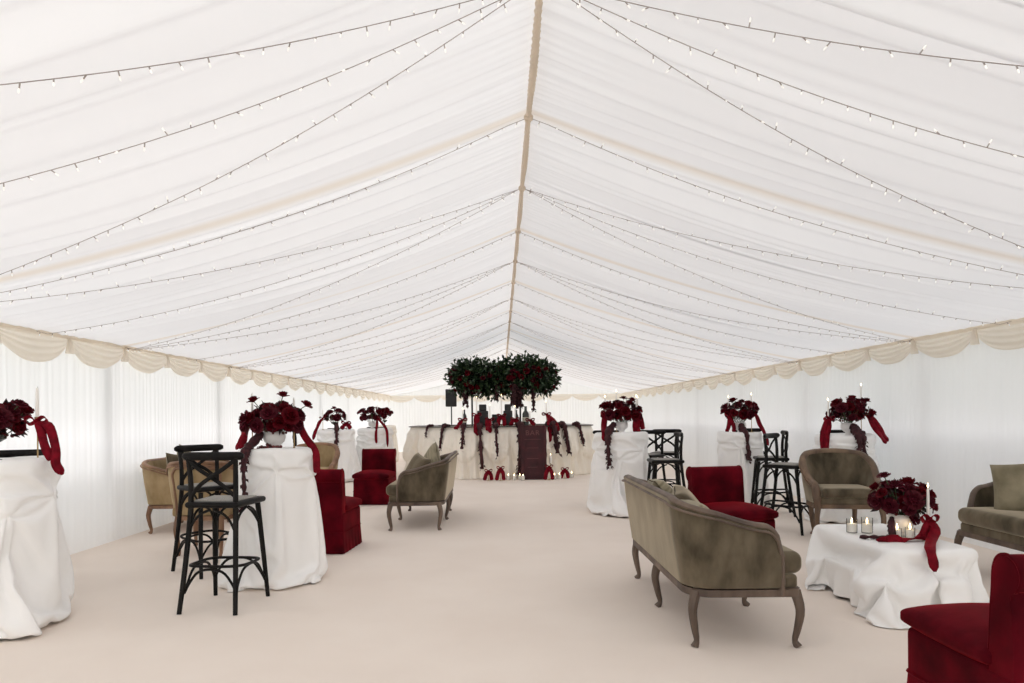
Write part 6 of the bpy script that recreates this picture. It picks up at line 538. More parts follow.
[0,0,4,3,4,3,3,4,3,3,3,3,2,3,2,2,2,1,2,1,1,0,1,0,0,-1,0,-1,-1,-2,-1,-2,-2,-2,-3,-2,-3,-3,-3,-3,-4,-3,-3,-4,-3,-4,-4,-3,-4,-3,-3,-4,-3,-3,-3,-3,-2,-3,-2,-2,-2,-1,-2,-1,-1,0,-1,0,0,1,0,1,1,2,1,2,2,2,3,2,3,3,3,3,4,3,3,4,3,4,3,4,3,4,4,3,3,3,3,2,4,2,2,2,2,2,1,1,1,1,0,0,0,0,-1,-1,-1,-1,-2,-2,-2,-2,-2,-4,-2,-3,-3,-3,-3,-4,-4,-3,-4,-3,-3,-4,-3,-4,-4,-3,-3,-3,-3,-2,-4,-2,-2,-2,-2,-2,-1,-1,-1,-1,0,0,0,0,1,1,1,1,2,2,2,2,2,4,2,3,3,3,3,4,4,3,4,2,4,3,3,3,3,3,3,4,2,3,2,2,3,2,2,2,1,1,1,1,0,1,0,0,-1,0,-2,-1,-1,-2,-2,-3,-2,-2,-3,-2,-4,-3,-3,-3,-3,-4,-3,-4,-4,-3,-4,-3,-3,-3,-4,-3,-3,-3,-2,-2,-3,-2,-1,-2,-1,-2,0,-1,0,-1,1,0,1,1,1,1,2,2,2,3,2,2,3,3,3,4,2,3,3,4,3,4,0,2,1,1,0,1,1,-1,2,1,1,0,0,0,-3,0,0,4,1,0,-1,-1,0,-1,1,-1,0,1,-1,0,1,1,-1,0,-1,-2,0,-1,-1,-1,-1,0,-1,-1,0,-1,0,-2,-1,0,0,0,0,-1,0,-1,-1,-1,-1,-1,0,1,0,0,0,1,-1,1,0,0,1,0,0,0,0,0,0,0,1,1,0,0,1,1,1,0,1,-1,0,-1,1,0,0,-1,0,1,1,1,2,2,1,1,3,0,1,-3,-2,-1,-1,-1,-2,1,-1,0,1,0,-1,-1,-1,-2,5,0,-2,1,2,-1,0,1,0,-1,0,0,-1,0,-1,1,1,-2,2,0,1,0,0,0,1,0,0,2,-5,1,0,1,0,-1,0,0,1,0,-1,1,0,0,1,-1,-2,2,1,0,1,1,0,-3,-1,0,-1,3,-2,-1,-1,0,1,1,1,1,0,-1,-4,-3,-5,-3,0,2,3,5,4,-5,-2,-2,0,-2,0,0,1,4,-3,0,-1,9,-2,-3,9,-1,-2,-1,0,-1,0,0,1,1,0,-1,1,-1,0,2,4,1,0,0,0,0,-2,-1,-1,-7,12,2,1,-1,-1,-1,-4,-3,-2,-1,1,0,0,0,-1,1,2,-2,-1,1,1,0,2,3,1,0,0,-8,3,1,-2,1,0,0,0,0,-7,-3,0,0,3,3,5,-7,-3,-3,0,13,3,3,2,1,-1,-2,-5,-7,5,4,5,-11,-3,3,1,-2,-2,1,0,1,2,1,-2,-1,4,1,0,1,-2,-2,-7,-2,-2,0,0,0,2,1,-1,5,-8,0,5,5,3,1,5,0,-4,6,2,0,1,-1,-3,3,2,-2,-5,-4,-2,0,-1,1,1,1,2,-3,0,-5,3,-2,0,-1,1,1,7,5,3,1,-1,-11,-1,8,1,-2,-15,-8,2,0,1,4,7,5,6,3,1,0,-4,2,-1,-1,-10,1,2,1,1,-1,-4,-1,0,5,-3,6,-1,0,0,1,0,-1,0,7,0,0,-1,0,2,-2,-2,-10,-10,0,4,4,2,3,5,-4,-4,-5,5,3,5,-4,-4,6,5,3,-2,-6,-1,-2,-2,0,-10,10,-9,-3,-1,1,2,2,1,0,0,0,2,3,7,1,-11,-7,-1,1,14,9,-9,-1,-2,-3,-6,-3,-1,1,1,1,12,2,2,2,0,0,-1,-2,-2,-2,1,0,0,-3,-2,-5,2,0,3,5,-1,1,1,-10,8,-3,-1,0,-2,2,6,5,-2,-12,-4,-2,-1,0,1,-1,2,6,-3,0,0,3,4,-2,2,1,5,5,1,0,0,-4,1,-8,0,0,-4,2,1,1,0,0,0,0,-2,1,-1,16,3,-2,-8,7,0,-6,7,0,-1,0,-1,0,-1,-1,-1,-2,-18,-3,-1,2,1,3,4,7,-1,1,0,-1,0,-3,0,-2,7,4,-1,-5,0,2,-3,0,-1,1,3,1,2,-1,-11,-2,6,14,1,1,-2,0,-1,-2,-6,2,2,1,1,0,0,-1,-2,-9,0,2,2,2,1,-5,0,0,0,0,8,0,-2,-1,-3,-1,0,0,0,0,-1,2,-2,0,6,-9,4,-6,-2,0,1,-3,1,0,0,0,-1,2,10,3,-2,-7,13,1,-3,-8,0,-1,-1,0,-1,1,0,-1,-7,5,-2,4,4,-4,-1,10,-6,2,-2,-2,-5,9,8,-3,5,-7,-5,0,0,-3,-7,9,9,-1,-3,-2,-1,-2,-2,-5,-1,11,1,0,-2,-10,0,9,0,-1,3,7,-8,-1,2,2,3,2,1,0,2,0,0,-12,0,0,0,0,-18,3,4,3,-2,4,1,-2,0,-4,-1,-3,-1,0,6,9,-4,6,-3,-1,-1,0,-1,0,-1,0,1,3,-2,-1,0,-3,-2,3,7,-11,0,1,0,1,3,-7,2,16,-5,0,1,-4,-6,0,7,-6,-1,-1,0,0,-1,0,1,8,5,-1,0,-7,-7,11,-3,-4,7,-3,5,1,1,-6,-2,-1,0,-2,0,-1,-2,-1,1,11,0,0,0,0,13,-5,-6,-3,2,-3,-2,2,-2,3,-3,-2,-3,9,0,0,0,0,0,0,1,-1,1,-1,0,-2,-2,-3,5,-10,7,5,2,11,-7,8,1,-1,1,-2,1,-4,-10,-12,-2,-2,2,3,8,7,6,2,0,-1,-1,-4,-3,-6,5,-2,0,0,-10,-1,9,-5,2,3,2,-2,2,2,-3,6,-4,0,0,1,-1,1,0,0,0,-1,7,-12,11,0,-16,11,5,1,0,3,1,0,2,-1,2,1,0,-16,0,0,0,0,4,0,-1,0,-1,0,-1,-1,0,-2,-6,10,3,2,4,-15,17,-3,-4,-4,-4,0,-2,1,15,2,0,-7,6,0,-1,-4,-5,-4,-4,-3,-6,1,2,12,-3,2,-2,-11,2,9,-4,2,1,2,1,0,1,0,-1,-1,5,-3,-1,0,0,0,0,-1,3,1,0,-1,-3,5,4,-19,1,1,1,-1,0,0,-1,1,1,3,-5,21,-1,-7,3,-11,-1,5,0,0,-1,0,1,0,-1,0,2,0,0,0,0,6,-16,5,3,5,3,0,0,-3,-9,1,5,9,-13,-12,-1,0,-1,0,0,1,6,3,7,-2,3,-2,-12,3,8,-2,2,1,2,-1,1,0,0,1,-1,0,0,3,-2,0,1,-1,-1,2,0,0,-1,0,-4,6,2,0,-5,1,0,-1,-1,2,0,1,-1,-9,11,2,-2,4,-7,1,-2,-4,4,1,1,0,0,0,1,0,-2,0,0,0,0,-1,0,-8,-2,-1,2,7,4,5,0,-4,-8,-7,-1,5,-2,1,0,2,1,4,-4,5,0,2,-4,-12,5,9,-1,0,1,1,0,1,0,0,1,0,-1,-1,0,0,3,0,-2,0,1,1,0,0,-1,0,1,0,4,-1,1,-6,-1,1,4,-4,2,-4,-6,7,5,1,-2,-1,-5,6,0,-1,-4,0,1,0,0,1,0,0,9,-10,5,-8,8,-3,9,0,-1,-5,-5,-9,-3,-1,0,0,1,4,9,8,7,-6,-3,-5,-4,-2,9,1,-7,-4,-10,4,10,1,-1,0,1,1,-1,0,1,1,-1,1,0,-2,0,1,0,0,1,0,0,1,0,1,-2,0,0,1,3,0,-7,7,0,0,-5,3,-7,-2,4,4,3,-1,-1,-1,-1,1,1,0,0,-1,-1,-1,0,0,-1,2,0,0,0,-1,-6,10,-10,9,-3,9,0,0,-3,5,1,1,0,-3,7,-1,-3,5,0,-1,0,-1,-8,-14,-6,0,-1,13,0,-4,1,2,1,0,-1,1,-1,1,1,-1,0,0,0,-1,1,0,1,-1,1,0,1,0,-1,-1,2,0,1,3,-3,-8,4,0,2,-2,0,0,1,3,3,-2,-1,-2,1,-1,0,0,-1,0,0,1,-1,0,0,0,0,1,-2,-2,2,2,3,-12,11,-10,11,3,2,-6,-6,3,-3,15,-13,-2,-3,7,5,2,-8,0,0,0,0,-17,16,-1,-3,3,1,1,0,-1,0,0,0,1,0,1,0,-1,0,0,-1,2,-1,1,0,1,0,0,-2,1,0,0,2,2,0,-4,-5,1,2,-1,1,0,2,2,2,-1,-2,0,0,0,1,-1,0,-1,-1,0,0,-1,0,2,-1,1,-2,-1,0,3,-4,7,-10,9,-14,8,4,-3,3,-3,4,-2,4,1,0,-11,-11,-1,18,0,0,0,0,7,-11,-1,2,1,2,0,0,0,-1,0,1,0,1,-1,0,0,-1,1,1,-1,1,0,0,1,0,-1,-1,0,2,0,0,3,0,-2,-3,0,-1,0,-1,1,2,4,0,-1,0,-2,0,0,-1,0,0,0,0,0,-1,0,0,0,0,1,-2,-1,0,2,-1,-5,7,-5,6,-14,5,8,3,1,1,-8,-4,-7,-2,0,15,12,-21,-4,10,-6,13,12,-1,-17,2,1,-1,0,0,-1,0,1,-1,2,-1,1,0,-1,0,0,0,0,0,1,0,0,0,1,-2,1,0,0,2,0,2,-1,-3,-1,-3,2,0,2,1,3,0,-1,-2,0,0,0,-1,1,-1,0,0,-1,0,0,0,1,-1,1,-3,1,-1,1,3,-4,-6,10,-2,2,-14,-3,0,0,0,-2,2,7,5,11,3,-15,-1,0,-1,3,1,4,8,5,-17,-2,2,1,1,-2,1,0,0,1,0,0,0,0,0,0,0,0,1,-1,2,0,0,0,-2,0,1,0,1,1,1,1,-3,-4,3,-3,1,3,1,1,1,-2,0,-1,0,0,-1,0,0,0,0,-1,1,-1,0,1,-1,1,-4,2,-1,2,0,1,-4,-5,11,0,-1,0,5,-1,-1,-1,3,-5,6,2,-11,-3,0,-2,0,4,1,-1,-5,13,6,-11,-4,0,1,2,-1,0,-1,2,1,0,0,-1,0,0,0,1,-1,1,0,0,1,-1,-1,0,1,1,0,1,2,0,0,-4,-2,-1,4,0,1,2,1,-2,-1,-1,0,-1,0,1,0,-1,0,0,-1,0,1,-1,0,-1,-3,7,-5,0,3,-1,0,-6,3,8,0,-3,-1,7,-1,0,-10,9,3,-8,-4,-2,0,-1,2,2,0,-1,5,-10,10,7,-3,-8,-3,2,2,0,0,1,0,0,1,-1,0,0,1,-1,1,0,0,1,0,0,-3,1,1,0,1,1,-1,3,-1,0,-5,3,1,0,1,2,-2,-1,0,-1,0,0,-1,0,0,0,-1,0,0,0,0,1,-1,0,-1,-1,1,0,1,1,-1,-4,-7,9,9,-4,1,-12,3,1,5,8,-6,-5,-1,-1,-1,0,0,3,-1,0,3,-2,-5,6,2,-7,2,2,2,-1,-1,2,0,1,0,0,-1,0,0,1,-1,1,1,0,-1,0,-3,3,0,0,1,0,2,-2,3,-1,1,2,2,-4,-1,0,1,-2,0,-1,1,-1,1,-1,0,-1,0,-1,0,1,0,-1,0,-1,0,0,0,0,1,1,-1,-1,-7,0,5,7,-10,-2,-1,-2,19,-4,-5,-1,-1,-2,0,0,1,1,1,-1,2,0,-4,-1,4,1,-5,0,2,1,2,1,1,0,0,-1,0,0,0,0,1,0,0,0,1,-1,0,-1,1,0,1,0,2,0,-1,1,1,5,-5,1,-2,1,0,-2,0,0,0,-2,0,0,0,0,0,0,0,-1,1,0,-1,-1,0,0,1,-2,2,0,1,0,-7,-3,1,-2,-1,3,-1,16,0,-7,-2,-1,-1,0,-1,0,0,3,0,0,1,4,-5,-4,-1,11,-9,0,-1,1,2,2,0,1,1,0,-1,0,1,0,-1,1,1,0,0,-1,0,-1,1,0,1,0,0,3,0,0,2,-3,7,-4,-3,0,0,-1,0,-1,0,0,0,0,-1,0,0,0,-1,1,-1,0,0,0,-1,-3,4,-1,0,1,0,-1,1,-12,3,-2,1,4,10,5,-9,-2,-1,0,-1,-1,-1,1,1,1,0,1,0,3,1,-8,0,1,4,1,-2,-2,-2,6,-1,-1,3,-1,-1,2,-1,0,1,0,0,0,1,-2,1,0,0,0,1,-1,2,-2,2,2,1,1,2,-1,-4,-2,3,-2,0,0,1,-2,1,-1,0,0,-2,0,1,-1,0,1,-3,1,0,-1,3,-2,0,1,0,0,1,-5,-9,11,-3,6,8,-6,-5,-1,0,0,-1,-1,0,0,1,2,0,0,1,1,2,-1,-8,-1,7,-1,4,-1,1,0,-3,-1,2,1,-1,0,0,0,1,1,0,0,-1,-1,-5,5,1,0,1,0,-1,2,4,-1,1,0,-1,6,-7,-2,0,0,-1,0,1,-1,1,-2,0,0,0,0,0,0,0,-2,-1,2,0,-2,2,-3,2,1,0,0,-2,3,-6,-8,9,9,0,-7,0,0,0,-1,-2,-1,1,0,0,2,0,1,0,1,3,0,-2,-3,1,1,0,2,0,-5,2,-1,2,2,-1,0,1,0,0,0,0,0,1,-3,-1,3,-1,1,0,-2,0,2,1,4,2,0,-1,0,0,-4,-1,1,0,0,0,-2,-4,5,0,-1,0,0,0,0,-1,-1,5,-5,0,-1,-5,1,4,1,1,0,-1,2,2,-7,8,4,-10,0,-1,0,0,-1,0,-1,-1,2,0,1,1,0,-1,2,1,3,-2,-2,-1,0,1,-3,1,-3,2,1,-3,8,-2,0,0,0,1,1,0,0,0,-3,-1,2,1,0,0,4,3,0,-1,3,-1,1,-1,-13,9,-2,-1,1,0,-1,-1,0,-3,3,0,0,0,0,0,0,0,1,2,-4,0,0,-4,3,-1,-3,5,-1,0,-5,0,4,7,-11,-3,5,2,0,-2,1,-2,0,-1,2,-1,2,0,2,0,-8,8,2,1,-2,-2,1,-1,-2,-2,2,-1,-3,8,-8,8,0,0,2,1,1,2,0,-3,-5,0,3,0,0,-2,8,-2,4,0,1,0,-5,-8,1,16,-9,-4,3,0,0,-3,-1,0,0,1,1,0,0,-1,0,0,3,-2,-1,-1,-1,-3,2,0,4,-3,0,1,-3,-1,2,-10,1,3,2,2,1,3,-4,-1,-1,1,1,1,0,0,-2,2,4,-10,8,3,-2,-1,1,-1,7,-4,-6,-5,2,0,13,2,-3,1,1,0,0,0,-4,-21,20,10,-12,0,1,-6,3,6,1,3,-4,-4,-3,0,-1,-12,1,1,7,9,0,-7,4,2,-3,4,-1,0,0,0,0,2,-5,3,0,0,-1,-3,-8,7,4,-1,0,-1,0,2,6,-8,0,-4,0,1,1,2,-3,-1,1,-1,2,0,1,-2,2,-2,2,-8,1,9,4,-4,0,1,2,-12,7,7,-3,2,-1,3,1,0,0,1,0,-2,-21,20,-7,-8,10,0,-2,7,-4,-1,3,-2,-1,-3,-3,-3,7,-10,1,1,3,9,0,0,-8,11,0,-6,4,1,-1,0,6,2,0,-10,2,-2,1,-3,-6,2,4,-4,2,0,4,1,-5,1,-4,0,-5,-1,7,3,-2,0,-1,1,1,1,0,0,-6,-1,4,12,-16,0,8,1,1,1,0,-6,7,0,3,0,1,0,2,-1,-2,-12,-1,-6,25,-22,5,-2,7,-5,-6,5,-3,-2,-6,6,6,-1,-3,-1,-1,-1,1,1,0,3,12,1,2,-3,-5,7,-3,-1,0,2,-4,-1,6,-2,-2,2,-1,-1,-7,-9,2,8,-1,9,13,0,-1,-3,-9,-3,-6,-5,-6,9,2,-2,1,6,-2,-2,-1,-1,2,-5,1,8,3,-12,0,9,0,1,-16,16,2,-8,5,1,0,0,2,-1,-3,2,-14,5,-6,17,-4,14,2,-2,-3,-22,-5,1,0,-2,7,1,0,-1,0,-1,1,0,2,-5,-1,17,0,6,2,-4,-1,1,2,2,-3,10,-11,0,1,1,4,1,3,-10,7,-6,9,0,-8,3,-4,-1,12,0,0,0,-2,-23,0,0,15,-6,0,-4,-8,1,5,-4,0,0,-8,12,3,4,-4,-1,16,3,-11,-3,1,-8,0,0,0,-7,0,-3,10,5,-11,9,5,13,-2,-17,-13,-1,4,-5,2,15,-15,0,6,1,-4,5,-4,1,-4,0,0,1,31,-18,7,-1,2,1,0,0,1,-15,9,1,3,3,2,-2,6,-1,-23,20,-6,10,-1,-14,0,7,9,-5,5,-6,-16,-1,0,19,-18,18,0,1,1,-17,-7,2,-2,-7,15,3,-4,0,4,1,-13,8,-3,6,-2,-3,0,1,0,-5,1,0,6,-10,17,-6,-12,9,-13,-1,1,4,-6,6,16,-21,5,0,5,6,-2,4,10,-28,10,-6,26,3,-15,0,1,6,0,-1,-1,-6,-3,-1,4,8,6,-5,-3,-2,10,-2,-1,-20,26,-18,-7,9,5,3,-21,23,-12,-9,2,-1,1,-1,26,-2,-1,-8,-5,14,-18,7,3,-8,3,2,5,-10,-1,-2,6,-1,14,-9,1,-13,1,0,0,-7,-1,11,-10,7,-8,1,13,-19,4,0,-3,8,9,14,-30,4,-1,3,-7,19,15,0,-28,23,-26,13,0,-14,-2,34,-3,-7,-3,-2,-2,0,0,-2,-14,0,6,12,-1,12,-8,-3,1,15,-27,12,11,3,-1,-9,10,-21,-8,2,-1,-2,4,-7,-1,20,14,1,0,-26,8,4,0,9,0,-11,0,8,-3,0,-6,1],
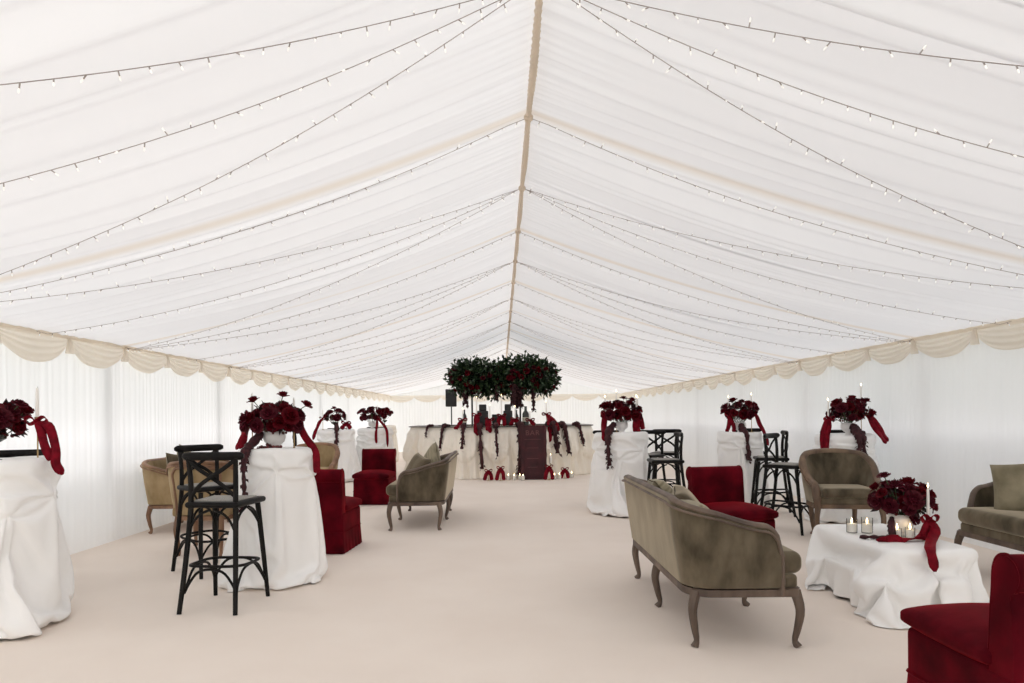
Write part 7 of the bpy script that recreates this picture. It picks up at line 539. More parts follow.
[537,0,0,0,0,0,-1,0,1,0,0,-1,0,0,1,0,-1,0,0,1,0,-1,1,-1,1,-1,0,1,-1,0,1,0,-1,1,0,0,-1,1,0,0,0,-1,0,0,0,0,0,1,-1,1,-1,0,1,-1,0,0,1,-1,1,-1,1,0,-1,1,-1,1,-1,0,0,1,-1,1,0,0,-1,0,1,0,-1,1,0,0,-1,1,-1,0,1,0,-1,1,0,-1,0,0,1,0,0,0,-1,1,1,0,-2,0,2,0,-1,-1,0,2,-2,1,0,0,1,-1,1,0,-2,0,1,0,-1,0,2,-1,0,-1,0,2,-1,0,0,0,0,0,1,-1,0,0,-1,1,1,0,-2,2,-1,1,-1,0,0,0,0,-1,2,0,-1,0,1,-1,-1,1,0,1,-2,1,1,-1,-1,1,1,-1,0,1,-1,0,1,19,-1,1,-1,0,0,-1,-1,0,1,-1,0,-1,1,-1,0,-1,1,0,-1,-1,1,0,-2,1,-2,0,0,0,1,1,0,-1,1,0,0,-1,1,0,0,-1,0,0,0,-1,0,-1,0,-1,1,-1,0,-1,-1,-1,1,-2,0,0,-1,0,2,-2,2,0,-2,0,2,-1,0,1,2,0,2,0,1,0,1,1,2,0,1,1,1,-1,2,-1,0,-33,0,-2,-1,0,-2,1,-1,0,0,1,-2,1,-1,1,-3,0,0,1,2,-1,0,-1,0,0,0,0,1,0,0,-1,1,1,0,0,0,0,-2,1,-1,1,0,-1,-1,2,-1,0,0,1,0,2,-2,0,-1,0,-1,1,-1,1,1,0,-1,1,-1,-1,1,0,0,0,0,0,0,-1,1,0,2,0,0,0,1,0,0,0,2,1,0,2,1,-6,-1,1,0,0,1,-1,1,-2,0,0,2,-1,2,-1,2,1,0,-2,-1,0,-1,0,-1,0,0,1,-1,1,0,0,0,0,0,1,-1,0,0,0,1,-2,1,1,0,-1,0,0,0,0,1,-2,1,0,-1,1,0,0,1,-1,0,1,-1,0,-1,1,0,0,-1,1,1,-1,0,0,0,0,0,0,1,-1,-1,1,1,0,-1,0,0,0,2,2,-2,-2,1,-1,0,1,-1,2,0,-1,-1,2,2,2,0,-2,-3,-1,-1,1,0,2,1,0,1,0,-1,-2,0,2,0,-2,-1,0,2,-2,0,-1,0,2,-1,1,4,1,2,-3,-2,-2,-1,1,0,0,2,-2,0,1,-1,-1,1,2,-1,0,1,0,0,-1,-1,-2,0,1,0,0,0,0,0,0,-1,3,0,0,-1,-1,0,1,0,2,-1,-2,3,0,-2,0,0,-1,1,0,1,2,-1,0,-2,0,0,0,2,2,2,-7,1,0,2,0,0,-1,-2,-1,2,0,3,-5,2,-1,0,3,2,1,-1,-3,-1,1,-2,0,2,5,-2,-2,-3,0,2,4,3,1,-1,-2,-1,-1,-1,-4,4,0,-2,-2,0,1,0,1,-2,2,2,2,-1,0,-2,3,3,-5,-3,-1,1,2,0,0,-1,-2,0,2,3,-4,-1,0,1,0,0,0,-1,3,5,1,-2,-4,-2,2,1,-2,0,8,-1,-3,-2,-1,-2,-1,4,4,0,1,-4,6,-2,-1,-8,2,1,4,-6,-1,1,-1,0,3,-2,2,4,6,6,1,-2,-6,-9,6,1,-1,0,1,-1,0,-4,-4,2,1,-3,-2,1,0,3,-2,-1,2,-2,0,2,-2,1,1,7,3,-3,-8,1,-1,0,2,1,0,-2,7,12,3,1,2,-1,-1,-1,-6,-7,-10,1,0,-1,4,4,-3,-4,3,-4,-1,0,0,2,2,0,0,0,-2,-2,1,1,2,8,2,-2,-4,5,1,-1,-6,2,-9,1,2,8,-4,-5,-2,0,1,4,-4,-2,1,2,-1,0,0,-1,2,-1,0,2,2,0,1,0,0,-1,-3,2,1,-1,0,-3,5,-1,-4,1,13,3,-1,-1,-12,-3,14,0,0,-12,-2,0,-1,0,1,-1,1,2,7,-6,2,10,-4,-10,9,-1,-7,4,1,-1,0,0,-1,-1,-2,-1,1,2,4,6,7,-8,-8,-4,-2,0,1,2,4,-3,8,-1,-4,-7,2,0,-2,0,0,1,-1,1,-1,-1,2,0,0,0,1,-1,4,2,0,1,0,-3,-1,-4,1,2,0,1,1,-1,-1,-2,7,2,-4,-3,-1,-1,14,0,0,0,0,-1,-2,-4,-4,-2,-2,1,0,0,1,6,-1,-7,0,6,-4,1,-1,-1,1,1,0,0,0,-1,1,-1,-1,3,3,-1,-5,3,0,-1,-2,1,0,-1,2,-1,-2,0,1,3,-2,6,-3,-5,8,1,-7,-2,1,-1,0,3,-3,4,-4,3,-3,0,1,-1,0,3,-3,4,-2,-2,0,1,-1,2,3,0,-6,2,1,-2,10,3,2,0,-14,-1,2,3,-4,-1,2,4,2,1,2,2,2,-1,1,0,0,0,0,8,6,4,0,1,0,0,0,0,-2,-1,-2,-5,-16,-5,-3,3,4,11,2,0,-1,0,-2,-1,-3,-3,-9,0,0,0,7,4,-11,0,5,1,-2,2,-2,-3,5,-3,-3,-1,1,-2,0,3,-1,-2,4,0,2,1,1,0,1,-2,-6,1,5,-3,-1,6,-8,7,-6,0,0,-1,-1,2,3,5,2,0,0,1,-1,0,-1,1,4,0,0,0,0,-11,-3,-2,1,0,-1,0,-1,2,0,1,0,1,13,0,0,0,0,-13,-1,0,0,0,0,0,1,2,6,-8,3,-3,-3,1,7,-1,3,2,1,-2,0,-3,-3,-4,6,2,1,0,-5,-3,0,3,1,1,-1,-1,-2,-1,-1,0,9,-2,-7,5,1,-5,9,-9,-1,-1,1,0,0,0,2,-2,0,-1,1,-1,2,-1,0,1,1,-1,-1,1,2,2,-4,1,1,-1,3,1,1,0,3,2,1,3,-1,0,0,0,0,3,1,-3,0,-3,-2,-1,-2,-2,-2,-1,-1,-1,2,1,1,2,-5,-1,0,-1,0,3,-1,3,4,-1,-7,5,1,-2,-3,-1,-1,1,1,4,0,-2,0,7,-9,-2,8,-4,-1,7,-10,0,-1,2,-2,2,0,-1,0,1,-2,2,-1,1,-1,1,0,1,-3,1,1,0,-1,2,1,-1,-1,1,0,-1,2,0,-1,-1,0,4,-1,0,-4,2,0,2,-3,3,1,3,2,0,2,1,0,2,0,0,0,0,-9,0,-3,-2,-1,2,0,-2,0,2,-2,-1,6,-3,10,2,3,-2,0,-3,-2,-5,-2,3,4,-8,-2,8,-5,2,3,-8,0,0,0,-1,1,0,-1,1,0,0,1,-2,1,-1,0,0,1,-1,1,1,-1,0,1,0,0,-1,0,0,0,1,-1,0,-1,1,3,-3,0,0,2,-3,2,-1,3,-3,1,1,1,2,1,1,0,8,0,0,0,0,-6,-8,5,2,1,-4,-4,0,0,0,-1,2,4,3,-7,2,0,0,-2,0,-2,1,8,0,-7,-2,10,-5,1,0,-6,0,0,0,0,-1,1,0,1,-2,1,-1,1,1,-1,1,0,-1,0,0,0,-1,1,0,0,1,0,1,-2,0,0,1,-2,1,1,0,-1,0,1,-1,0,1,-1,1,0,1,0,-1,0,1,0,1,3,-2,0,-4,2,-1,10,-6,0,-1,-4,1,4,2,3,1,0,-4,-4,-4,3,5,-4,-3,0,0,1,1,-1,1,0,8,-6,2,-2,-4,0,0,0,-1,1,1,-1,0,0,1,-1,0,0,-1,0,0,0,1,-1,1,-1,1,0,0,-1,1,1,-2,2,0,0,-2,2,-1,0,1,-1,0,0,0,0,0,0,-1,1,1,0,-1,0,0,1,-1,1,-1,1,-1,0,1,0,10,-11,0,3,2,-1,-2,2,1,1,2,-5,9,0,-4,7,4,2,-7,1,-2,-6,-4,3,-1,1,-5,0,0,-1,0,0,0,-1,0,1,0,-1,0,1,0,0,0,1,-1,0,0,1,-1,0,0,0,0,0,0,1,0,-1,0,-1,1,0,0,1,-1,0,2,-2,0,0,0,0,1,-1,0,-1,2,-1,0,0,0,-1,1,0,1,0,-2,1,1,11,-10,1,-3,1,3,-3,-1,0,0,7,-7,1,0,0,1,1,12,0,0,0,0,-3,-8,-4,1,-1,0,0,0,0,0,1,-1,0,0,0,0,-1,1,0,0,-1,1,0,0,-1,1,0,0,-1,1,0,0,1,-1,0,0,0,0,0,0,-1,1,1,-1,1,-1,0,0,0,-1,1,0,1,-1,0,1,-1,0,0,0,0,1,-1,1,-1,1,-1,10,-10,3,-2,-1,0,-1,1,0,0,1,0,0,0,10,3,1,0,0,0,0,-13,1,-1,-1,-1,0,0,0,0,0,0,1,-1,-1,1,0,0,0,0,0,0,0,0,0,0,0,0,-1,2,-1,0,1,-1,1,-1,0,0,0,0,0,0,0,1,0,-1,0,0,0,0,1,-1,0,-1,1,0,-1,1,-1,2,-2,1,0,0,0,0,0,2,-2,10,-9,3,-3,-1,1,0,0,0,1,4,2,1,-9,6,-3,2,-5,3,-2,12,-5,-8,0,0,0,0,0,0,0,-1,0,1,0,0,-1,1,0,0,0,0,-1,1,0,0,0,0,1,-2,1,-1,0,1,0,1,-1,0,-1,1,0,1,-1,0,0,0,1,-1,0,0,0,0,0,0,0,0,1,-1,1,-1,1,0,0,-1,0,0,0,1,3,-3,7,-7,4,3,1,1,1,-2,-1,-5,-2,0,7,-8,1,0,1,-1,-1,1,4,3,-7,1,-2,0,0,-1,1,0,0,0,1,-1,1,-1,0,-1,1,0,0,-1,0,1,-1,1,-1,1,-1,2,-1,0,1,-1,0,0,1,-2,1,0,1,0,0,0,-1,0,0,0,0,0,1,-1,-1,2,-2,0,1,-1,1,1,-1,0,0,0,0,0,1,1,-2,5,-5,1,1,-2,1,0,0,-1,1,7,-8,1,0,0,-1,0,1,-1,1,2,3,-6,3,-2,-1,-1,1,0,0,0,-1,0,1,0,-1,1,-1,1,0,0,1,-1,0,-1,1,0,0,0,0,1,-1,0,0,0,0,0,0,0,-1,1,0,0,-1,1,0,0,0,0,-1,1,1,-2,1,0,0,0,0,-1,3,-2,0,-1,1,-1,1,3,-1,-2,1,-1,0,3,-1,0,-2,1,7,-8,0,0,0,0,1,-1,-1,1,0,3,-2,4,-3,2,-4,1,-2,1,0,0,0,1,-2,1,1,0,0,-2,1,0,0,0,0,0,0,0,0,-1,1,-1,2,0,0,-1,0,1,0,-1,1,0,0,-1,0,0,0,0,0,0,1,-1,-1,1,0,0,0,1,-1,0,1,-1,0,0,0,1,-1,0,3,-2,2,-3,1,1,-2,0,1,8,-9,-1,2,0,0,0,-1,0,1,-1,0,0,4,-4,0,1,4,-5,0,0,0,-1,1,0,0,-1,0,0,0,2,0,-1,-1,1,0,0,0,1,-1,0,0,0,-1,2,0,0,-1,1,1,-1,0,-1,1,0,-1,0,0,1,-1,0,-1,1,1,-1,0,0,0,0,0,0,0,0,0,0,-1,1,0,0,3,0,-2,0,0,0,2,1,4,-8,1,0,-1,0,1,-1,1,0,-1,-1,1,-1,2,3,-4,0,3,2,-4,0,-1,0,0,-1,1,0,0,0,0,0,-1,1,0,-1,1,1,-1,-1,2,-1,-1,1,1,-1,0,0,1,2,-2,0,0,0,-1,-1,2,-1,1,-2,1,0,1,-1,-1,1,-1,1,-1,1,0,0,0,0,-1,1,0,-1,1,1,1,0,0,1,2,-2,-1,-1,0,-1,0,0,0,1,-1,1,0,-1,0,0,0,0,-1,2,0,0,0,2,2,-3,-2,1,0,-1,0,0,0,0,0,-1,1,0,0,1,-1,-1,1,0,-1,1,1,-1,0,1,0,0,0,0,3,-2,-2,1,0,0,-1,0,-1,1,0,0,0,0,1,-1,0,-1,2,-1,0,0,0,1,0,0,-1,0,0,-1,0,7,-4,3,-2,-2,0,3,-4,0,-1,1,1,-1,1,0,-1,-1,1,0,0,1,0,-2,4,-2,0,-1,1,0,2,-3,1,-1,-1,1,-1,0,1,0,-1,1,-1,1,0,0,0,0,0,0,-1,1,0,0,0,1,1,-1,1,0,-2,1,-1,0,0,0,1,-1,0,0,0,0,-1,1,0,1,-1,0,0,0,0,0,0,0,0,0,0,1,-1,0,7,-7,1,-2,4,-3,0,0,1,0,-1,0,1,-1,1,0,-1,1,-2,0,0,2,0,1,-3,2,0,0,-1,1,-2,1,1,-1,0,1,-1,0,1,-2,2,-2,1,0,1,0,-1,0,0,0,0,-1,3,-1,0,1,0,3,-4,1,-2,0,0,0,1,0,-1,0,0,0,0,-1,1,0,0,0,0,0,0,1,-1,-1,1,0,0,0,1,0,0,6,-7,1,-1,0,0,0,0,0,1,0,0,-1,0,0,0,0,1,-1,0,-1,1,1,-1,0,0,1,0,-1,1,-2,0,1,0,-1,1,-1,0,2,-2,1,-1,2,-1,-1,0,0,2,-1,0,1,-2,2,1,0,-1,1,-1,-1,0,0,0,0,0,0,2,-2,0,0,0,0,0,0,0,0,2,-2,-1,1,1,0,-1,0,0,-1,1,0,0,0,0,2,-2,0,1,-1,0,0,0,1,-1,1,-1,0,0,0,-1,2,-1,1,-1,-1,1,-1,1,1,0,3,-4,1,1,-2,0,0,-1,2,-1,-1,2,-1,0,0,-1,1,0,1,-2,2,1,-1,1,0,1,0,0,1,-3,0,-1,0,0,1,-1,0,2,-1,-1,1,-1,1,0,-1,0,1,-1,0,0,0,1,-1,0,1,-1,1,-1,1,0,-1,1,0,2,-2,-2,2,0,0,0,0,-1,1,1,-2,0,0,1,2,-3,0,1,-1,0,0,0,1,1,-1,0,2,-3,2,-2,0,0,-1,2,1,-1,7,-7,-2,1,0,1,-2,1,0,1,2,-1,2,-1,-2,-1,-1,8,-6,0,-1,2,-2,0,0,0,1,-1,-1,1,-1,1,0,0,1,0,-1,0,0,0,1,-1,-1,1,0,-1,1,1,-1,4,-1,-1,-1,-1,0,0,0,0,1,1,-3,1,0,1,0,-1,1,8,-9,-1,1,1,0,-1,2,-2,0,6,-3,0,2,2,-4,3,4,3,4,0,-16,13,-5,-4,-5,0,0,1,0,-1,0,2,-1,-2,1,0,1,14,-4,-7,-4,1,3,-2,-2,1,0,-1,0,1,0,-1,0,2,-2,0,0,0,0,0,3,-3,0,0,0,2,-1,-1,1,-1,0,0,1,1,-2,0,0,0,0,0,1,-1,0,0,0,1,-1,3,2,-5,0,0,0,1,-1,5,-5,2,-1,1,-2,2,14,3,0,0,-10,-3,12,-14,-4,5,-3,1,-2,0,-1,0,1,-1,0,1,0,3,0,1,1,-3,-1,-2,0,0,2,-1,0,4,-4,-1,0,0,6,1,1,-7,-1,0,0,1,0,1,-1,2,7,-2,-8,-1,1,0,2,-1,4,0,-4,-1,1,0,-1,1,-1,0,0,1,15,-10,-4,-2,10,-2,-8,-1,2,0,0,0,10,-5,4,3,1,0,-8,-3,-2,1,2,12,-12,0,-1,1,-1,-1,9,-10,1,3,8,-9,-4,2,1,0,3,-1,0,0,-2,-1,10,7,-1,-18,2,-1,-1,1,-1,2,-1,0,2,-3,1,-1,-1,1,2,5,-1,7,-11,-1,21,-7,-5,-5,-5,0,0,4,8,-10,-1,1,5,-7,-1,3,-1,11,0,-4,-4,-3,-1,11,-1,-9,-2,2,16,-13,-4,2,-1,-1,0,1,0,-1,2,-1,14,-8,8,-7,22,-20,5,7,-15,0,7,8,-8,2,-10,-3,2,1,8,-8,-2,-1,0,19,-5,-17,2,18,-8,-11,6,4,11,-12,-6,13,-11,0,-2,6,13,3,-18,-7,17,-18,15,8,-16,24,2,2,-11,-6,-3,5,-12,-6,12,-2,-11,-1,1,0,20,-1,-10,0,3,-8,8,-11,3,10,13,3,-17,6,15,-18,1,14,-1,-1,-1,-17,-2,10,-18,-2,8,21,-19,11,-9,-10,7,15,4,-10,-11,-1,8,-1,10,2,-14,-8,3,0,5,3,-3,-2,1,-1,-4,12,12,-7,1,-2,-4,-16,10,17,-7,11,-13,-7,-1,16,-25,20,-15,9,1,-17,0,1,23,9,-11,-20,14,0,-15,6,0,-1,0,13,-11,-5,7,-1,-7,19,-19,6,20,-1,-12,-4,-8,2,-1,30,2,-32,0,-1,-2,22,11,-33,14,-9,-6,3,3,0,9,2,6,6,-12,-13,3,7,17,0,-28,0,-2,-1,4,15,-7,-6,2,15,-18,-1,13,17,-9,3,-10,12,5,-2,-20,-10,24,-25,-1,6,11,-9,10,-12,17,-24,8,-8,1,2,1,2,-2,8,-8,27,2,-25,5,17,-16,-12,-2,9,-8,16,11,-25,17,3,-12,-10,0,5,12,11,-14,6,-2,-1,0,-1,2,12,-25,30,-26,7,14,-25,10,-2,16,-1,-7,-19,-2,10,7,11,-22,-2,12,3,-8,2,-1,-5,16,-18,-3,13,1,0,12,-22,-5,-2,0,0,0,2,14,0,-13,16,15,-21,22,0,1,-16,-15,27,-25,11,1,14,-9,-22,19,-4,2,-14,-2,19,-8,-13,17,0,-3,-13,-2,1,4,9,-7,1,-1,11,10,-12,-7,-8])
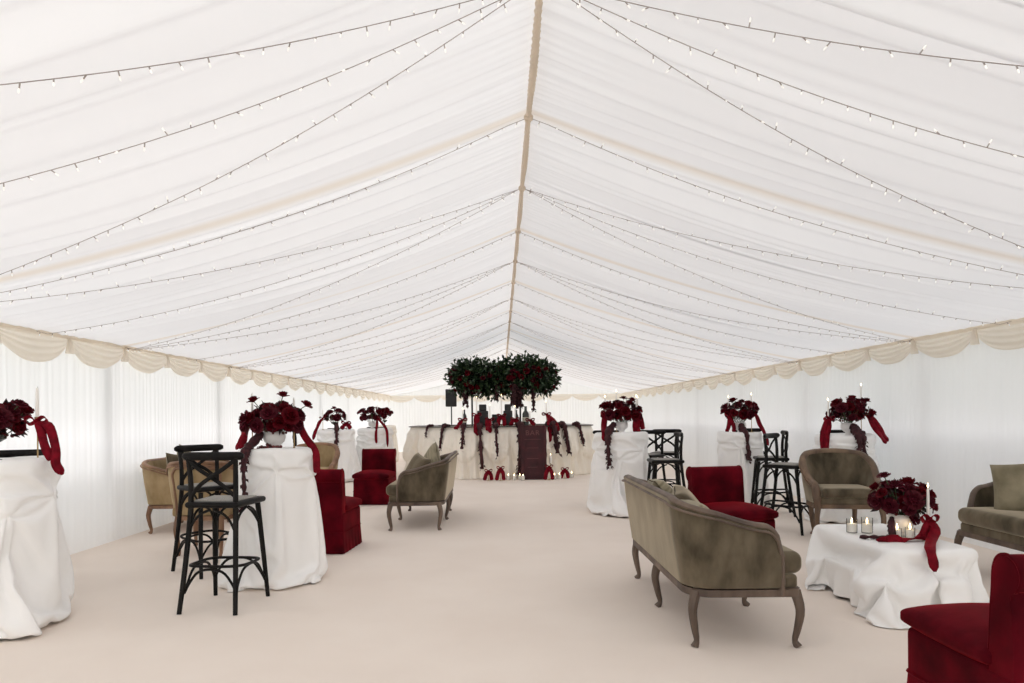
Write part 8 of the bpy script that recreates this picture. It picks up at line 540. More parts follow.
CLOTH_Q1 = ([-220,-4,-1,10,11,12,15,11,15,14,15,14,15,15,15,15,14,14,14,6,19,16,15,-8,15,-7,-9,-9,-10,-16,8,-5,-7,-6,-5,9,16,16,16,16,15,16,15,14,11,15,8,12,9,-402,3,-3,-1,1,1,-9,1,-1,0,0,0,0,-1,0,0,0,-1,3,9,-4,-1,-9,23,-23,0,0,0,1,16,7,6,0,0,-1,-4,0,0,-1,0,0,-1,0,-2,3,-9,6,-3,4,-16,6,0,0,1,-3,0,0,1,-5,-2,0,-1,1,0,-1,2,5,-5,-2,1,-1,9,-2,-1,-2,-2,-3,5,16,2,4,0,-1,1,-5,0,0,1,-1,1,0,0,-2,0,-1,-5,5,-2,3,-12,2,-1,0,-2,0,0,1,-1,-2,-3,0,-1,2,4,1,-1,6,-2,-9,2,2,0,-6,-2,0,4,19,0,0,4,2,-1,-1,-3,0,-1,0,1,-1,0,0,0,-2,4,-3,-5,2,6,0,-5,-8,-1,-4,2,0,0,4,-3,-2,0,4,-3,0,1,1,-2,-8,5,1,0,1,3,-6,0,17,2,-3,1,5,1,1,-1,-5,0,1,-1,0,0,0,0,1,-3,4,2,-4,-6,4,3,-1,-4,-12,2,1,1,-1,3,1,-4,2,-5,2,-1,0,0,1,0,-1,-1,0,1,-1,-1,8,7,-1,3,-2,2,1,3,0,-2,-1,-1,1,-1,1,0,-5,-5,5,1,6,0,-2,0,1,2,-3,-3,-5,-4,-2,0,1,2,-2,1,-1,-3,1,0,0,0,0,0,-2,0,1,-2,1,17,-1,0,1,0,0,-1,-4,-5,10,0,0,-1,1,-1,-5,-5,7,0,0,1,4,-2,2,0,2,0,-2,-3,-4,-7,-1,1,-6,7,0,1,-5,0,0,0,1,9,-7,-3,-1,1,-1,16,2,0,-2,-1,0,1,-3,-5,3,7,-1,0,0,-1,-5,-6,8,1,1,-2,-2,5,4,-17,16,-1,1,1,-2,-4,-3,-8,0,-2,4,-1,-8,5,0,0,0,0,6,9,0,-10,-14,19,1,0,3,2,-1,1,-5,-1,-2,5,4,0,-5,0,1,-6,10,0,-1,-3,1,-3,-3,1,-8,1,16,2,-1,0,-1,1,-9,-9,1,3,-7,-1,4,0,0,0,0,-1,5,5,-4,0,0,8,0,-2,1,2,-2,-2,-2,0,6,2,-3,1,-2,-4,8,0,-10,1,4,-8,3,1,0,-6,1,0,13,4,1,-1,0,-4,-4,-1,-14,-6,10,1,0,1,0,0,-3,0,1,5,0,0,7,1,0,0,-1,0,-2,-5,3,7,2,0,-1,1,-4,-1,-3,7,0,-7,-5,1,0,2,-6,0,0,-1,7,6,6,-4,5,-15,0,0,1,4,-8,1,-1,0,0,2,-6,1,9,-11,16,-1,0,1,-1,0,0,-4,-3,8,4,-2,-1,3,0,1,0,-1,-1,-18,1,4,1,1,1,-5,0,0,-1,-1,-2,-3,0,-1,12,0,0,1,0,-4,-1,-1,0,-1,2,6,-8,3,6,0,5,0,0,-1,-14,4,6,-1,8,1,-1,0,1,0,3,-2,0,-13,-7,0,6,-2,0,2,-2,1,-2,-3,-6,-1,0,-1,5,-3,1,12,10,-11,7,-5,-5,-1,1,0,-4,4,-3,11,0,0,1,2,-22,14,0,4,0,10,-1,-1,1,0,-1,0,2,-14,-8,0,1,3,2,1,0,-1,0,-7,-3,1,-2,2,1,-4,3,4,1,1,9,-8,5,-6,1,-1,-4,0,2,1,10,-1,0,1,-1,5,1,-8,-2,14,0,0,-1,1,-3,-5,-5,-9,2,4,-2,1,2,0,0,1,-2,-4,-5,-1,-1,1,-1,2,2,2,2,1,-1,-1,10,-5,-2,-1,0,-3,3,2,2,0,1,0,0,0,9,0,0,2,2,1,-2,-1,-13,-6,2,-2,-2,2,3,1,1,0,0,1,0,10,-19,3,5,13,0,-11,-3,-1,-2,8,0,-4,-5,0,-1,6,-1,-6,7,2,1,0,0,0,0,0,0,7,1,2,2,1,-1,-2,-7,2,-11,-1,-3,-1,0,4,3,1,0,1,0,1,14,4,-4,-11,-9,11,-3,-2,0,0,0,-4,-6,4,1,-1,4,-1,5,-1,0,0,0,1,0,0,0,2,1,1,6,-1,4,-5,-8,-4,-4,1,-3,-3,1,0,2,6,0,0,0,0,0,18,2,0,-1,-12,-2,-2,0,-2,2,-1,-8,7,-2,-3,3,-4,4,3,2,0,0,1,-1,0,1,0,-1,5,0,1,2,6,-7,-14,-2,0,2,-6,1,1,0,0,8,-2,1,0,1,0,20,0,-1,0,-4,-20,7,3,0,10,-14,6,-1,-1,-2,-4,2,1,1,0,1,0,-1,1,0,-1,1,0,0,0,0,2,0,-11,11,1,0,0,-2,-2,-2,0,0,-1,-1,0,0,0,0,22,-2,-2,-2,1,-5,0,-2,2,3,1,-1,1,0,2,-5,-8,0,0,0,-1,1,0,-1,1,0,-1,1,-1,0,-1,0,-7,24,2,-1,0,0,-1,-2,-3,-3,-5,-5,-2,-1,0,0,2,20,-5,-1,-2,-4,3,1,-1,1,0,5,-1,0,1,-3,-11,1,0,0,0,0,-1,1,0,-1,1,0,-1,1,0,0,1,7,-14,14,7,0,0,0,1,0,0,-2,-4,-14,-2,1,0,-1,5,5,3,1,1,-1,0,0,0,0,3,0,1,-2,-7,-3,1,-1,-1,1,0,0,0,0,0,-1,1,0,-1,1,0,-1,-7,10,-5,6,10,0,0,0,1,0,2,0,-2,-19,-1,1,0,-1,4,4,6,0,0,0,1,0,-2,3,2,-3,-1,-7,-3,2,0,0,0,0,0,-1,1,0,0,-1,1,0,-1,0,1,2,-13,4,-1,1,16,1,0,0,1,1,1,3,-3,-19,0,1,-8,-1,5,6,14,1,-5,4,-1,-2,0,0,-1,-2,-5,0,0,0,0,-1,1,0,0,-1,1,0,0,-1,1,0,0,-1,1,-5,-7,4,0,0,17,-1,0,-1,-1,-1,-10,19,-5,-15,0,-8,1,-3,0,5,16,7,-11,8,-2,1,-1,-1,-2,-4,-1,1,0,0,0,-1,1,0,0,-1,1,0,0,0,0,0,0,0,-2,-5,-3,3,1,2,11,-1,-1,-1,-2,1,9,5,-5,-21,4,-3,-2,-3,-3,0,9,21,-4,-7,-15,2,5,8,-4,1,0,0,0,0,0,-1,1,0,0,-1,1,0,-1,1,0,0,1,-2,-4,-1,-1,0,-1,10,1,-1,-2,-4,8,-1,14,-1,0,-12,-1,-2,1,9,3,1,-15,0,0,15,-11,4,-9,0,1,0,-1,0,1,0,0,-1,1,0,0,0,0,0,-1,0,0,1,0,-3,-3,0,0,1,1,6,-1,-1,-1,4,0,7,7,0,-5,-1,0,-6,-12,-5,-3,15,0,0,3,2,-1,-6,1,1,0,0,0,0,0,0,0,0,0,0,-1,1,0,0,0,0,0,1,-4,-3,0,1,0,1,4,1,-2,1,5,-1,0,10,3,-6,1,0,2,-1,-4,-8,-3,1,4,-4,8,-7,-2,0,1,1,0,0,-1,1,0,0,-1,1,0,0,-1,1,0,0,0,0,1,-3,-2,-2,1,1,-1,3,3,0,-1,5,-1,0,0,13,-20,0,0,1,0,-1,0,4,-1,-1,1,2,-3,-2,1,2,-1,1,0,0,-1,1,0,0,-1,1,0,0,-1,1,0,-1,1,0,-1,-3,-2,1,0,0,3,2,-2,3,6,0,-3,-5,-13,3,0,0,1,2,6,1,2,-4,4,-1,1,-1,-3,1,2,0,0,0,0,0,-1,1,0,0,-1,1,0,0,0,0,0,0,0,-1,-1,-4,1,0,1,1,3,-2,7,-6,1,-5,-9,-3,6,1,3,3,3,-1,1,2,-1,1,0,0,-2,-2,1,3,-1,-1,1,0,0,0,0,0,0,0,0,0,0,-1,0,1,0,0,-1,-1,-3,0,1,-1,1,3,2,11,-3,-11,-13,-2,0,8,4,2,2,1,0,1,1,-4,3,0,1,-3,-2,2,1,0,0,-1,1,0,0,-1,1,0,0,-1,1,0,0,0,0,0,0,-1,0,1,-4,-1,-2,2,4,13,-12,-12,-4,-1,0,0,18,-1,1,-1,2,-2,0,2,-2,1,2,-1,-3,-1,2,0,0,0,0,-1,1,0,0,-1,1,0,0,-1,1,0,0,-1,1,0,0,0,0,-4,-2,-1,1,-4,-6,-1,6,-6,0,0,0,28,-2,-2,1,-5,-2,0,-1,1,1,0,0,-3,-1,1,2,-1,0,0,0,-1,1,0,0,0,0,0,0,0,0,0,0,0,0,-1,1,1,-4,3,2,-15,-3,5,-2,-5,1,0,-1,3,26,1,-2,-5,-3,0,-1,0,0,0,2,-1,-3,0,1,0,0,0,0,0,0,0,0,0,-1,1,0,0,-1,1,0,0,0,-1,0,1,1,0,-2,1,0,0,-16,3,2,1,1,2,-2,14,-2,-1,0,0,0,-1,0,1,0,-1,1,-4,0,2,0,0,0,0,0,0,-1,1,0,0,-1,1,0,0,-1,1,0,0,0,0,1,2,5,-1,-7,0,0,7,0,0,-1,0,0,0,-5,-1,-2,0,1,5,-2,-2,3,-1,-5,3,-3,3,0,0,0,-1,0,1,0,0,-1,1,0,0,-1,1,0,0,-1,1,1,-1,0,1,4,4,0,-2,9,-4,-4,6,1,0,1,0,1,-12,2,0,-4,-2,-5,12,-12,6,-2,3,-4,0,1,0,0,0,0,0,0,0,0,0,0,0,0,0,0,0,0,0,0,0,1,-1,3,5,0,-1,8,-7,-16,24,1,0,1,-1,0,0,-13,0,3,4,2,1,-14,0,0,5,-1,-6,2,0,1,-1,-1,1,0,-1,1,0,0,-1,1,0,0,-1,1,0,0,-1,1,0,0,11,1,-1,-1,-5,3,0,-1,8,1,1,1,0,-1,-32,8,0,0,-1,-3,11,0,0,-4,4,-3,5,-2,0,1,-1,0,0,0,-1,1,0,0,-1,1,0,0,0,0,0,0,1,0,2,-3,-2,-1,-1,1,10,2,-3,1,10,-2,0,2,0,-32,0,1,-3,1,10,-8,4,6,2,-3,0,4,1,0,0,0,0,0,0,0,-1,1,0,0,0,0,0,-1,1,0,0,1,-2,7,2,0,-1,0,0,0,4,-3,-4,6,6,1,-3,3,-29,-4,2,8,-1,-10,2,0,7,-1,-1,3,6,2,0,-1,0,-1,0,1,0,0,-1,1,0,-1,1,0,0,-1,1,0,0,-1,9,0,0,2,1,-4,-1,5,-1,-4,-4,9,3,2,0,-25,-5,5,-4,-3,3,7,-3,0,0,-2,1,6,8,-2,-2,-1,1,0,-1,1,0,0,0,0,0,0,0,0,0,-1,1,-1,3,7,0,2,0,-5,1,0,7,-3,0,-5,0,3,5,2,-31,8,-7,-3,4,10,11,-14,-4,0,-2,0,0,9,4,-1,0,0,0,0,-1,1,0,-1,1,0,-1,1,0,0,1,1,-2,5,7,-2,1,-3,0,-1,-2,4,5,-1,-1,-8,-4,-5,-9,0,-1,-2,5,10,10,-12,-1,-5,0,-4,0,0,1,11,5,-4,0,1,0,0,-1,1,0,-1,1,0,0,0,0,0,0,-4,17,-5,4,-4,-1,1,0,-11,0,0,0,-2,-2,-2,-5,0,14,-14,2,7,6,-2,-9,7,-5,-7,0,0,1,0,-1,5,9,0,0,1,0,0,0,0,0,0,0,-1,1,0,0,-1,8,-1,4,-6,-4,-4,-4,-4,1,0,0,1,2,-2,-3,-1,0,4,3,7,3,2,-18,10,10,4,-2,-2,-3,-1,-1,0,2,-1,-3,0,-1,1,0,-1,1,0,-1,1,0,-1,1,-1,0,1,-1,-7,-3,-2,0,-1,1,0,0,1,0,3,-2,-2,0,0,10,11,-1,-5,-6,11,8,0,0,0,1,1,-4,2,1,-2,-6,-3,-2,-3,0,0,0,-1,0,1,-1,0,0,-2,0,-1,-6,1,7,3,0,-2,0,-1,0,0,0,0,-7,-5,0,0,1,28,1,-1,0,-1,1,0,-2,-2,-4,1,3,5,-3,1,-12,8,-6,1,-5,-1,0,0,0,1,-1,0,0,-1,0,-2,-1,-8,4,-4,4,6,4,1,0,0,0,-3,-6,-7,1,-1,1,0,28,0,1,0,-4,-6,-4,2,2,8,1,-6,2,2,-11,5,-10,8,-1,0,-5,0,1,0,-1,0,0,0,2,-3,-2,-2,6,-8,0,-4,0,4,4,3,-1,-4,-3,-5,1,1,-1,1,-1,28,0,-1,-1,2,1,-2,-1,2,-6,-2,8,-6,-11,-1,-1,9,0,0,4,1,-10,-1,0,0,0,1,0,-10,1,2,1,-1,-3,7,-2,-5,-3,3,-6,0,0,2,3,1,-2,1,-2,2,24,-1,1,0,-1,1,3,0,-6,2,0,-10,-4,-3,1,7,2,1,-4,1,2,5,-10,0,0,0,-1,-2,-5,1,1,0,3,-4,-4,8,-3,-3,3,-4,-6,0,0,4,-1,0,2,6,16,1,3,0,0,0,-1,0,1,0,-14,-10,-2,6,1,4,5,2,0,0,1,-2,3,3,-10,-2,-1,0,-3,-3,1,-1,-1,3,-3,1,-3,9,-6,-3,-6,10,10,-6,-7,-3,1,8,11,-1,-13,5,7,4,2,3,-9,5,-2,-3,-6,-6,0,4,7,2,-1,0,1,0,1,-1,4,2,-7,0,-15,-4,8,-3,0,1,2,3,6,-9,-3,7,-7,0,1,0,-3,-3,4,10,7,0,-1,1,-11,-1,0,2,2,11,-12,-5,17,2,-1,-17,10,2,0,0,-1,1,1,1,-1,0,2,3,-15,-1,-1,2,-6,-2,-1,2,7,0,11,-21,1,0,2,-4,1,18,-4,3,4,-1,-1,0,-1,-10,-4,0,0,1,0,2,-1,-3,11,-7,12,0,0,0,0,0,1,-1,0,3,-3,0,-7,0,0,3,-19,10,-3,-2,0,8,0,4,-1,-15,3,10,-9,5,-4,25,-3,-3,-2,0,-1,1,0,-14,0,-1,-1,1,2,7,-8,13,3,7,-9,1,0,0,0,0,-1,0,-1,3,1,-10,0,0,-14,14,-7,4,3,2,1,-1,-7,4,-7,-5,5,14,-16,-2,3,20,-4,0,-1,0,0,1,-5,-10,0,-1,0,-3,0,20,-13,20,-6,3,-4,0,0,0,-1,1,0,0,1,-23,-2,11,-5,19,3,-5,-1,-1,-1,1,-1,-8,-4,0,-4,-1,2,-3,9,1,-4,13,1,-5,1,1,-2,4,-9,-2,2,-9,0,14,-1,12,1,-1,2,-2,-3,0,0,-1,0,0,0,-19,-2,5,3,5,-6,6,9,0,0,-2,-2,-6,-6,-1,1,-4,-1,1,16,-9,-1,2,-6,3,8,0,1,0,-2,6,-15,-1,-3,16,1,2,1,4,3,-2,0,-2,-2,-1,1,0,0,-18,-7,4,11,-3,16,-14,-3,3,2,0,1,-2,-3,-4,0,0,-1,1,0,1,8,-7,0,6,0,0,0,0,2,1,-4,2,-8,12,0,0,0,1,3,5,1,-1,-1,-2,-2,-2,1,-20,-3,1,4,9,4,-5,3,-5,-2,1,3,0,0,-3,-3,1,0,-3,1,3,-3,1,6,0,-2,-1,-1,-3,12,-5,5,2,0,1,1,-1,-1,0,-1,1,8,2,1,0,-1,-3,-5,-22,1,-2,3,9,0,1,0,7,-7,-2,0,0,2,1,-4,-2,0,0,-1,2,0,4,1,-2,-6,-1,1,0,5,0,10,-4,-1,12,-4,0,-2,0,0,0,-1,0,11,0,0,0,-1,-12,-14,-5,2,5,6,0,-1,0,1,0,-1,-1,0,1,1,-5,0,0,1,-1,2,0,-1,-1,2,6,1,-5,0,0,9,-3,0,8,-10,13,-1,-2,-4,-1,0,1,0,0,9,1,0,-4,-10,1,-12,-2,4,3,0,-3,-8,3,10,1,-2,-3,1,2,-5,0,1,-1,0,2,0,0,1,0,0,1,2,0,-2,6,-1,7,-9,12,-2,3,1,0,-4,-3,-1,1,0,1,9,0,-11,-2,-1,1,-12,3,2,-7,0,9,8,1,-2,-1,-3,-7,1,-3,0,0,1,0,1,0,1,0,1,-1,0,3,-1,-1],
